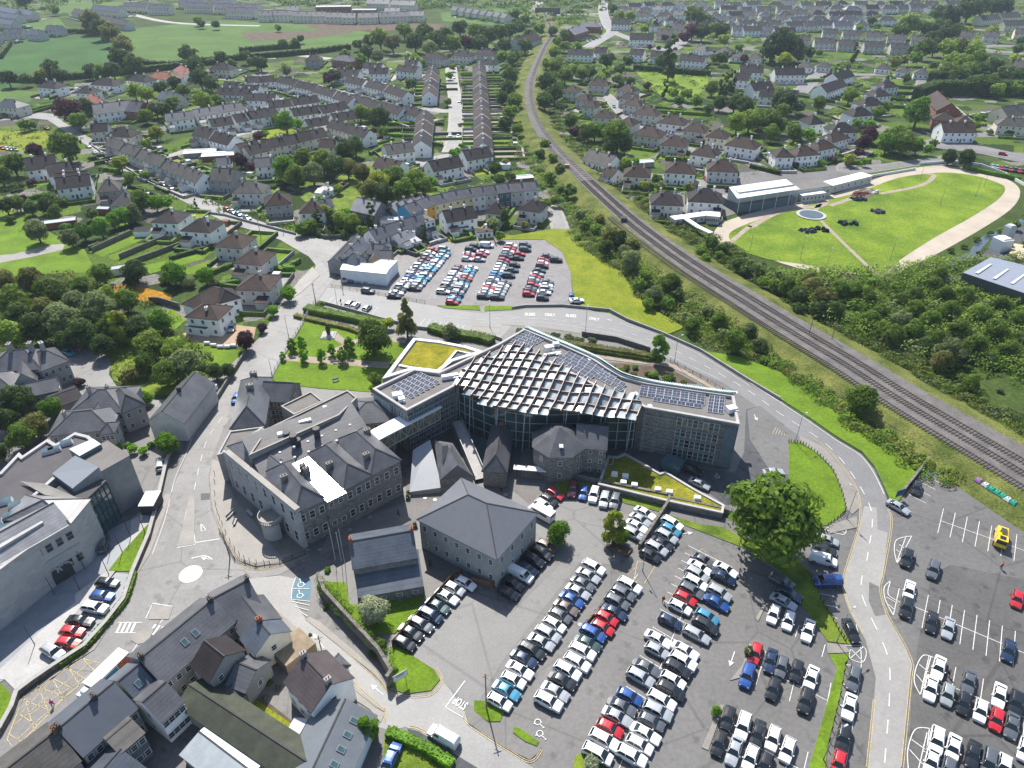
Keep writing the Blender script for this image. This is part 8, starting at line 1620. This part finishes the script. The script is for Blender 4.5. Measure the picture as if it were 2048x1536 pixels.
def bollard(p, label_desc, region, h=.8, r=.1, m=M_dark, z=.22):
    o = empty('bollard', (p.x, p.y, z)); b = MB(); b.tube((0, 0, 0), (0, 0, h), r, r * .85, 8); b.build('post', m, o); b = MB(); b.tube((0, 0, h), (0, 0, h + .12), r * 1.2, r * .5, 8); b.build('cap', m, o); later(o, label_desc, region, 'bollard', 'bollards ' + region, p.x / p.y)
for p in pts_: bollard(p, 'short dark bollard', 'edging the crescent lawn')
for p in smooth_line(PX('1640 1200, 1660 1232, 1676 1262, 1690 1284'), 3)[::1] + smooth_line(PX('1690 1330, 1680 1390, 1668 1440, 1655 1500'), 3): bollard(p, 'short dark bollard', 'along the hedge verge strips')
for p in smooth_line(PX('430 950, 432 1010, 445 1050, 470 1100, 500 1125, 540 1130'), 3): bollard(p, 'thin dark bollard', 'round the courthouse pavement', 1.0, .06)
lamp_post(1285, 1142, 8, -14, -14, 'tall street lamp|by the short stone wall'); lamp_post(1590, 886, 8, 24, -18, 'tall street lamp|at the head of the crescent lawn'); lamp_post(1693, 1038, 8, -16, -14, 'tall street lamp|at the lower tip of the crescent lawn')
lamp_post(1171, 664, 8, 3, -10, 'tall street lamp|below the BUSES lettering'); lamp_post(1349, 724, 8, 20, -10, 'tall street lamp|at the bend of the ring road'); lamp_post(1673, 1285, 8, 14, -12, 'tall street lamp|by the footpath link on the hedge verge'); lamp_post(1646, 1520, 8, 20, -10, 'tall street lamp|at the bottom of the hedge verge')
lamp_post(980, 655, 8, 0, -10, 'tall street lamp|beside the yellow hatched bay'); lamp_post(676, 620, 8, -10, 0, 'tall street lamp|by the ring road bays'); lamp_post(577, 672, 7, 10, 0, 'street lamp|halfway along the railings'); lamp_post(547, 762, 7, 10, 0, 'street lamp|at the lower end of the railings')
for x, y in ((1968, 372), (1880, 410), (1780, 520), (1950, 395), (1840, 360), (1500, 500), (1600, 520), (1650, 545)): lamp_post(x, y, 9, 3, 0, 'thin floodlight mast|inside the sand track', arm=.4)
for x, y, h, l in ((684, 572, 9, 'beside the white warehouse'), (632, 610, 8, 'at the corner of the ring road'), (393, 375, 8, 'beside the street of the old terrace'), (304, 362, 8, 'left of the street of the old terrace'), (567, 460, 8, 'by the junction garden wall'), (522, 475, 8, 'by the villas at the junction'), (1660, 690, 8, 'on the railway siding'), (1615, 680, 7, 'left on the railway siding'), (973, 1418, 9.6, 'on the small island by the stop line'), (650, 1330, 8, 'beside the small porch house'), (780, 545, 8, 'leaning at the edge of the far car park'), (2028, 720, 8, 'at the right edge beside the grove'), (460, 1115, 7, 'at the courthouse corner')):
    pole(x, y, h, 'wooden telegraph pole|' + l)
for x, y, h in ((671, 1120, 9), (683, 1122, 8), (690, 1128, 9.5)): pole(x, y, h, 'slim white flagpole|beside the two-tier slate house', 'flagpole', .06, M_metal_w, False)
for x, y in ((245, 1105), (262, 1075), (290, 1065), (222, 1100), (170, 1138), (160, 1180), (218, 1150), (70, 1290), (110, 1190), (38, 1225)): pole(x, y, 5, 'slim dark lighting mast|on the civic plaza', 'lighting_mast', .08, M_dark, False)
# statue
p = G(658, 672); r = empty('statue', (p.x, p.y, .2)); b = MB(); b.box((0, 0, 0), (4.2, 4.2, .25)); b.box((0, 0, .25), (3.2, 3.2, .2)); b.build('plinth', M_pave_l, r)
me = bpy.data.meshes.new('figure'); me.from_pydata([(0, 0, .4), (0, 0, 1.5), (0, .05, 2.6), (0, 0, 3.3), (0, 0, 3.9), (.55, .1, 2.9), (.75, .4, 2.0), (-.55, .1, 2.9), (-.8, .3, 2.0)], [(0, 1), (1, 2), (2, 3), (3, 4), (2, 5), (5, 6), (2, 7), (7, 8)], []); o = link('figure', me, r); o.modifiers.new('s', 'SKIN')
for i, rr in enumerate((.75, .65, .5, .22, .26, .2, .14, .2, .14)): me.skin_vertices[0].data[i].radius = (rr, rr)
o.modifiers.new('d', 'SUBSURF').render_levels = 2; me.materials.append(mat('dark_bronze', (.03, .035, .032), .5, .4, var=.1)); tag(r, 'dark bronze statue on a square plinth in the memorial lawn', 'statue')
# signs
def board(x, y, w, h, zb, m, hx, hy, label, writing=None, legs=True, back=None):
    p, q = G(x, y, 0), G(x + hx, y + hy, 0); r = empty('sign_board', (p.x, p.y, .2), ang(p, q)); b = MB(); b.box((0, 0, zb), (w, .08, h)); b.build('panel', m, r)
    b = MB(); b.box((0, -.05, zb + .12), (w - .25, .03, h - .24)); b.build('panel_face', back or M_metal_w, r)
    if writing:
        for i in range(writing): b = MB(); b.box((0, -.075, zb + h * .75 - i * h * .22), (w * (.65 - .1 * (i % 2)), .02, h * .09)); b.build('sign_line', M_dark, r)
    if legs: b = MB(); b.tube((-w * .35, .03, 0), (-w * .35, .03, zb + h), .05); b.tube((w * .35, .03, 0), (w * .35, .03, zb + h), .05); b.build('leg', M_metal_g, r)
    return tag(r, label, 'sign')
board(803, 1372, 2.6, 1.6, 1.8, M_metal_g, 12, -7, 'white and grey sign board on the corner lawn by the stop line', 2); board(1795, 1000, 2.2, 1.8, 1.0, mat('sign_blue', (.03, .08, .22), .5, .4, var=0), 12, -4, 'blue sign board at the entrance of the right-hand car park', 2, back=mat('sign_blue', (.03, .08, .22)))
# benches, planters, bins, shelters
def bench(x, y, hx, hy, label, L=1.8):
    p, q = G(x, y), G(x + hx, y + hy); r = empty('bench', (p.x, p.y, .22), ang(p, q)); b = MB(); b.box((0, 0, .4), (L, .5, .08)); b.build('seat', M_pave_l, r)
    for s in (-1, 1): b = MB(); b.box((s * L * .38, 0, 0), (.12, .45, .4)); b.build('leg', M_metal_g, r)
    b = MB(); b.box((0, .24, .5), (L, .05, .4)); b.build('backrest', M_pave_l, r); return tag(r, label, 'bench')
bench(673, 728, 10, 0, 'pale bench beside the path on the memorial lawn'); bench(672, 764, 12, -3, 'pale bench at the lower edge of the memorial lawn'); bench(463, 1032, 8, -8, 'white bench on the brown paving before the courthouse', 2.6); bench(500, 1030, 8, 8, 'long bench against the courthouse wall', 2.4); bench(471, 1047, 3, -8, 'second white bench on the courthouse paving')
for i, (x, y) in enumerate(((817, 990), (816, 998), (830, 1054))):
    p = G(x, y); r = empty('planter', (p.x, p.y, .13)); b = MB(); b.tube((0, 0, 0), (0, 0, .7), .45, .6, 10); b.build('tub', M_dark, r); b = crown('bush', 120, .2, 5, 6); o = b.build('plant', FO['d'][0], r); o.scale = (.55, .55, .55); o.location = (0, 0, .55); tag(r, ['dark round planter by the courthouse end wall', 'second dark planter just below it at the courthouse end', 'dark planter near the corner of the hipped building'][i], 'planter')
for i, (x, y, c) in enumerate(((765, 1201, 'b'), (992, 1160, 'b'), (357, 870, 'b'), (100, 786, 'b'), (748, 1441, 'w'), (860, 1130, 'e'))):
    p = G(x, y); r = empty('wheelie_bin', (p.x, p.y, .13), .3); b = MB(); b.box((0, 0, .1), (.55, .65, .9), 0, 0, 1.1); b.build('body', paint(c), r); b = MB(); b.box((0, 0, 1.0), (.64, .74, .08)); b.build('lid', M_dark if c != 'b' else paint('b'), r)
    tag(r, ['blue wheelie bin against the two-tier slate house', 'blue wheelie bin by the brown board fence', 'blue wheelie bin at the foot of the corner house', 'blue bin beside the ivy house', 'white bin at the corner of the slate workshop', 'dark bin in the yard of the hipped building'][i], 'bin')
# timber planter
p = G(1240, 1100); r = empty('timber_planter', (p.x, p.y, .12), ang(G(1225, 1090), G(1265, 1108))); b = MB()
for y_ in (-1.0, 1.0): b.box((0, y_, 0), (4.2, .2, .5))
for x_ in (-2.0, 2.0): b.box((x_, 0, 0), (.2, 2.2, .5))
b.build('frame', M_brown, r); b = MB(); b.box((0, 0, 0), (3.9, 1.9, .4)); b.build('soil', M_soil, r); tag(r, 'long brown timber planter under the light green tree', 'planter')
# stadium stand and sheds
r = broot('grandstand', 1540, 390); block(r, (1478, 412), (1592, 395), 14, 3.2, .3, 'flat', wm=mat('stand_blue_grey', (.10, .14, .17), .6, .3, var=.1), rm=M_pave); 
roof_faces(r, 'canopy', M_metal_w, [[(1458, 374, 8.5), (1475, 397, 7), (1600, 378, 7), (1572, 358, 8.5)]]); skirt(r, 'back_wall', mat('stand_white', (.5, .52, .53), .6, .3, var=.05), [(1458, 374, 8.5), (1478, 384, 8.2), (1590, 368, 8.2), (1572, 358, 8.5)])
for x in (1480, 1505, 1530, 1556, 1582, 1598): q = G(x, 396 - (x - 1480) * .15, 7) - r.location; b = MB(); b.tube((q.x, q.y, 0), (q.x, q.y, 7), .12); b.build('column', M_metal_w, r)
for k in range(6): q, w_ = G(1480, 413 + k * 2.2, 0) - r.location, G(1600, 396 + k * 2.2, 0) - r.location; b = MB(); b.bar((q.x, q.y, 2.6 - k * .4), (w_.x, w_.y, 2.6 - k * .4), .8, .12); b.build('terrace_step', M_metal_g, r)
tag(r, 'stadium grandstand with a wide white canopy above the sand track', 'grandstand')
for i, (a, c, d_, z_, m_, l) in enumerate((((1575, 385), (1665, 372), 9, 4.5, M_roof_fl, 'long grey stadium building right of the grandstand'), ((1605, 392), (1652, 386), 5, 3.2, M_metal_w, 'low white-roofed stadium hut beside the track'), ((1665, 372), (1745, 352), 6, 3.5, M_metal_w, 'glass-fronted white stadium bar near the far bend'), ((1350, 440), (1422, 430), 4, 2.6, M_metal_w, 'long white-roofed shelter left of the sand track'), ((1415, 432), (1440, 434), 5, 3.4, M_metal_w, 'small white hut at the left end of the sand track'))):
    r = broot('stadium_building', *a); block(r, a, c, d_, z_, .3, 'flat', wm=M_pebble, rm=m_, win=WN(6, 0, floors=1)); tag(r, l, 'building')
wall_obj('1362 444, 1395 466, 1420 478', 2.2, .5, M_metal_w, 'low white walled walkway beside the railway hedge', name='walkway_roof', z=2.2)
p = G(1622, 431); r = empty('infield_pond', (p.x, p.y, .16)); b = MB(); b.prism([Vector((6 * math.cos(k * .314), 6 * math.sin(k * .314), 0)) for k in range(20)], 0, .35); b.build('rim', M_pave_l, r); b = MB(); b.prism([Vector((4.8 * math.cos(k * .314), 4.8 * math.sin(k * .314), 0)) for k in range(20)], .2, .4); b.build('water', M_water, r)
tag(r, 'round pale parade ring in the infield of the stadium', 'ring')
for i, (x, y, L_, l) in enumerate(((1612, 464, 8, 'dark excavated trench with grey spoil in the infield'), (1636, 461, 6, 'second dark heap beside the trench in the infield'), (1692, 449, 9, 'long dark heap of material in the middle of the infield'), (1756, 425, 5, 'small dark heap near the centre of the infield'), (1718, 400, 5, 'dark skip beside the reddish builders heap'), (1722, 390, 6, 'reddish brown heap of builders material by the track'), (1742, 386, 6, 'pale heap of bags by the builders material'))):
    p = G(x, y); b = MB(); rr_ = random.Random(i)
    for k in range(16): b.box((p.x + rr_.uniform(-.5, .5) * L_, p.y + rr_.uniform(-1.6, 1.6), .15), (rr_.uniform(.8, 2.2), rr_.uniform(.8, 1.6), rr_.uniform(.4, 1.3)), rr_.uniform(0, 3), 0, .6)
    tag(b.build('material_heap', mat('heap_%d' % i, [(.05, .055, .07), (.03, .03, .035), (.035, .04, .045), (.08, .08, .09), (.03, .04, .06), (.22, .09, .06), (.45, .42, .42)][i], .9, .1, var=.35, scale=1)), l, 'heap')
# timber yard and blue-grey warehouse
r = broot('metal_warehouse', 2000, 560); roof_faces(r, 'roof', mat('grey_sheeting', (.22, .245, .29), .4, .5, var=.05, scale=.5), [[(1926, 545, 6), (1982, 514, 7.5), (2110, 545, 7.5), (2090, 600, 6)]]); skirt(r, 'wall', mat('dark_sheeting', (.06, .07, .08), .5, .4, var=.1), [(1926, 545, 6), (1982, 514, 7.5), (2110, 545, 7.5), (2090, 600, 6)])
for x0, y0, x1, y1 in ((1950, 545, 1980, 527), (1985, 556, 2014, 537), (2020, 566, 2048, 547)): roof_faces(r, 'rooflight', M_metal_l, [[(x0, y0, 6.5), (x1, y1, 7.3), (x1 + 5, y1 + 1, 7.3), (x0 + 7, y0 + 2, 6.5)]])
tag(r, 'large grey metal warehouse with pale rooflight strips at the right edge', 'warehouse')
for i, (x, y, sx, sy, h, m_, l) in enumerate(((1998, 500, 5, 5, 5, M_metal_w, 'white cubic plant unit in the timber yard'), (2010, 482, 3, 3, 6.5, M_metal_l, 'pale silo behind the white unit in the timber yard'), (2018, 492, 5, 2, 1.2, mat('orange_stack', (.4, .2, .04)), 'orange stack of boards in the timber yard'), (2030, 505, 12, 3, 1.4, mat('pale_timber', (.5, .4, .28)), 'long stack of pale timber in the yard'), (2042, 515, 12, 2.5, 1.6, mat('pale_timber', (.5, .4, .28)), 'second long stack of pale timber nearer the warehouse'))):
    p = G(x, y); r = empty('yard_stack', (p.x, p.y, .12), .9 if i > 2 else .3); b = MB(); b.box((0, 0, 0), (sx, sy, h * .9)); b.build('body', m_, r); b = MB(); b.box((0, 0, h * .9 + .01), (sx * .9, sy * .9, h * .1), 0, 0, .8); b.build('top', m_, r); tag(r, l, 'stack')
# signal box on the line, bridge at the top
p = G(1247, 443, 2); r = empty('signal_cabin', (p.x, p.y, 0)); b = MB(); b.box((0, 0, 0), (2.2, 2.2, 3.6)); b.build('wall', M_dark, r); b = MB(); b.box((0, 0, 3.61), (2.6, 2.6, .2), 0, 0, .8); b.build('roof', M_ridge, r); tag(r, 'small dark cabin beside the railway above the bright field', 'cabin')
wall_obj('1070 28, 1120 28', 1.2, 6.5, M_stone_w, 'stone bridge carrying a road over the railway at the top', name='railway_bridge')
p = G(1134, 334, 2.4); r = empty('equipment_box', (p.x, p.y, 2.2)); b = MB(); b.box((0, 0, 0), (2, 1.6, 1.4)); b.build('body', mat('orange_box', (.5, .13, .03), .6, .3, var=.1), r); b = MB(); b.box((0, 0, 1.41), (2.2, 1.8, .1)); b.build('lid', M_metal_g, r); tag(r, 'orange equipment box on the railway edge', 'equipment box')
# sheds and yard clutter
for i, (x, y, L_, W_, w, rf, reg) in enumerate(((120, 438, 11, 4, 'b', 'l', 'long brick shed with a white roof in the left gardens'), (208, 413, 5, 3, 'b', 'l', 'small brick shed with a white roof by the hedge'), (237, 531, 7, 3, 'w', 'l', 'white-roofed shed at the foot of the long gardens'), (285, 456, 6, 4, 'w', 'k', 'small white summer house with dark roof in the long gardens'), (318, 457, 5, 3, 'w', 'l', 'white lean-to beside the first villa'), (1290, 320, 8, 5, 'g', 'l', 'pale green-roofed shed in the gardens by the railway'), (1008, 325, 6, 4, 'w', 'l', 'white garden shed right of the straight street'), (2000 - 985, 150, 9, 5, 'w', 'l', 'pale round-topped shed near the head of the straight street'), (1010, 232, 7, 4, 'w', 'l', 'pale blue-white shed right of the straight street'), (445, 305, 20, 8, 'b', 'l', 'cluttered yard sheds with glinting roofs behind the old terrace'), (400, 300, 16, 7, 'g', 'l', 'long pale sheds behind the old grey terrace'), (782, 432, 8, 6, 'w', 'l', 'white canopy roof at the start of the terrace street'), (1040, 352, 12, 5, 'b', 'l', 'brown yard shed with a pale roof by the railway bank'), (455, 497, 5, 3, 'w', 'l', 'white conservatory behind the third villa'), (400, 466, 7, 4, 'w', 'l', 'pale flat annexe behind the second villa'))):
    p = G(x, y, 3); r = empty('garden_shed', (p.x, p.y, 0), rnd.uniform(-.2, .5)); wing(r, L_, W_, 2.5, .5, 'gable', wm=WM[w][0], rm={'l': M_metal_l, 'k': M_tile_k}[rf], over=.2); tag(r, reg, 'shed')
for i, (x, y, L_) in enumerate(((415, 657, 1.5), (428, 661, 1.5), (442, 664, 1.5), (456, 664, 1.5), (468, 662, 1.5))):
    p = G(x - 0, y + 32); b = MB(); b.tube((p.x - .8, p.y, .5), (p.x + .8, p.y, .5), .55, .55, 10); o = b.build('bulk_bag', M_metal_w); later(o, 'white bulk bag', 'on the lawn edge by the white villa', 'bag', 'bulk bags', p.x / p.y)
# people
person(1003, 984, (.02, .02, .025), (.02, .02, .025), (.03, .02, .02), 20, 'person in black walking on the forecourt behind the hipped building')
person(797, 1031, (.02, .02, .025), (.02, .02, .03), (.02, .015, .01), 100, 'person in dark clothes crossing the shaded courthouse yard')
person(1326, 1204, (.25, .03, .03), (.02, .02, .03), (.02, .015, .01), 160, 'person in a red and dark jacket walking between the car rows')
person(2001, 1137, (.5, .02, .03), (.05, .05, .08), (.1, .05, .03), 30, 'person in a red top walking below the yellow lorry')
person(107, 1412, (.6, .02, .25), (.03, .03, .04), (.08, .05, .03), 200, 'person in a bright pink top crossing by the yellow box')
person(1895, 1352, (.02, .02, .025), (.02, .02, .025), (.02, .015, .01), 250, 'person in black beside the white car in the right-hand rows')
person(1827, 1122, (.25, .3, .35), (.02, .02, .025), (.02, .015, .01), 250, 'person in grey beside the black car by the hatched curve')
person(598, 1275, (.6, .30, .03), (.03, .03, .04), (.02, .015, .01), 140, 'person in an orange jacket beside the cream house')
person(682, 607, (.02, .03, .03), (.02, .02, .025), (.02, .015, .01), 60, 'person in dark clothes beside the ring road bays')
# air: slight haze over the whole view
hz = MB(); hz.box((0, 1500, -1), (6400, 5200, 127)); hz_o = link('haze', hz.mesh('haze', [])); hm = bpy.data.materials.new('haze_air'); hm.use_nodes = True; hn = hm.node_tree; hn.nodes.clear()
pv = hn.nodes.new('ShaderNodeVolumePrincipled'); pv.inputs['Color'].default_value = (.70, .83, 1, 1); pv.inputs['Density'].default_value = .00009; pv.inputs['Anisotropy'].default_value = .2
ho = hn.nodes.new('ShaderNodeOutputMaterial'); hn.links.new(pv.outputs[0], ho.inputs['Volume']); hz_o.data.materials.append(hm); hz_o['kind'] = 'stuff'; hz_o['label'] = 'thin pale summer haze over the whole town'; hz_o['category'] = 'haze'
lay_plots(); plant_queue(); finish_labels()
def merge_far(prefix, keep, name, label, cat):
    L_ = [o for o in COL.objects if o.parent is None and o.name.split('.')[0] in prefix]; L_.sort(key=lambda o: o.location.length); L_ = L_[keep:]
    if not L_: return
    bpy.context.view_layer.update(); b = MB(); mats = []; kids = []
    def eat(o):
        if o.type == 'MESH':
            k = len(b.v); M = o.matrix_world; b.v.extend([tuple(M @ v.co) for v in o.data.vertices]); ms = []
            for sl in o.material_slots:
                if sl.material not in mats: mats.append(sl.material)
                ms.append(mats.index(sl.material))
            for p in o.data.polygons: b.f.append(tuple(i + k for i in p.vertices)); b.m.append(ms[p.material_index])
        for c in o.children: eat(c)
        kids.append(o)
    for o in L_: eat(o)
    for o in kids: bpy.data.objects.remove(o)
    tag(stuff(b.build(name, mats)), label, cat)
merge_far(('parked_car',), 296, 'distant_cars', 'many tiny distant cars parked along far streets', 'cars')
merge_far(('house',), 270, 'distant_houses', 'mass of small distant houses along the far edge of the town', 'houses')
for o in COL.objects:
    if 'label' in o and len(o['label'].replace('-', 'x').split()) > 16: print('LONG', o.name, o['label'])
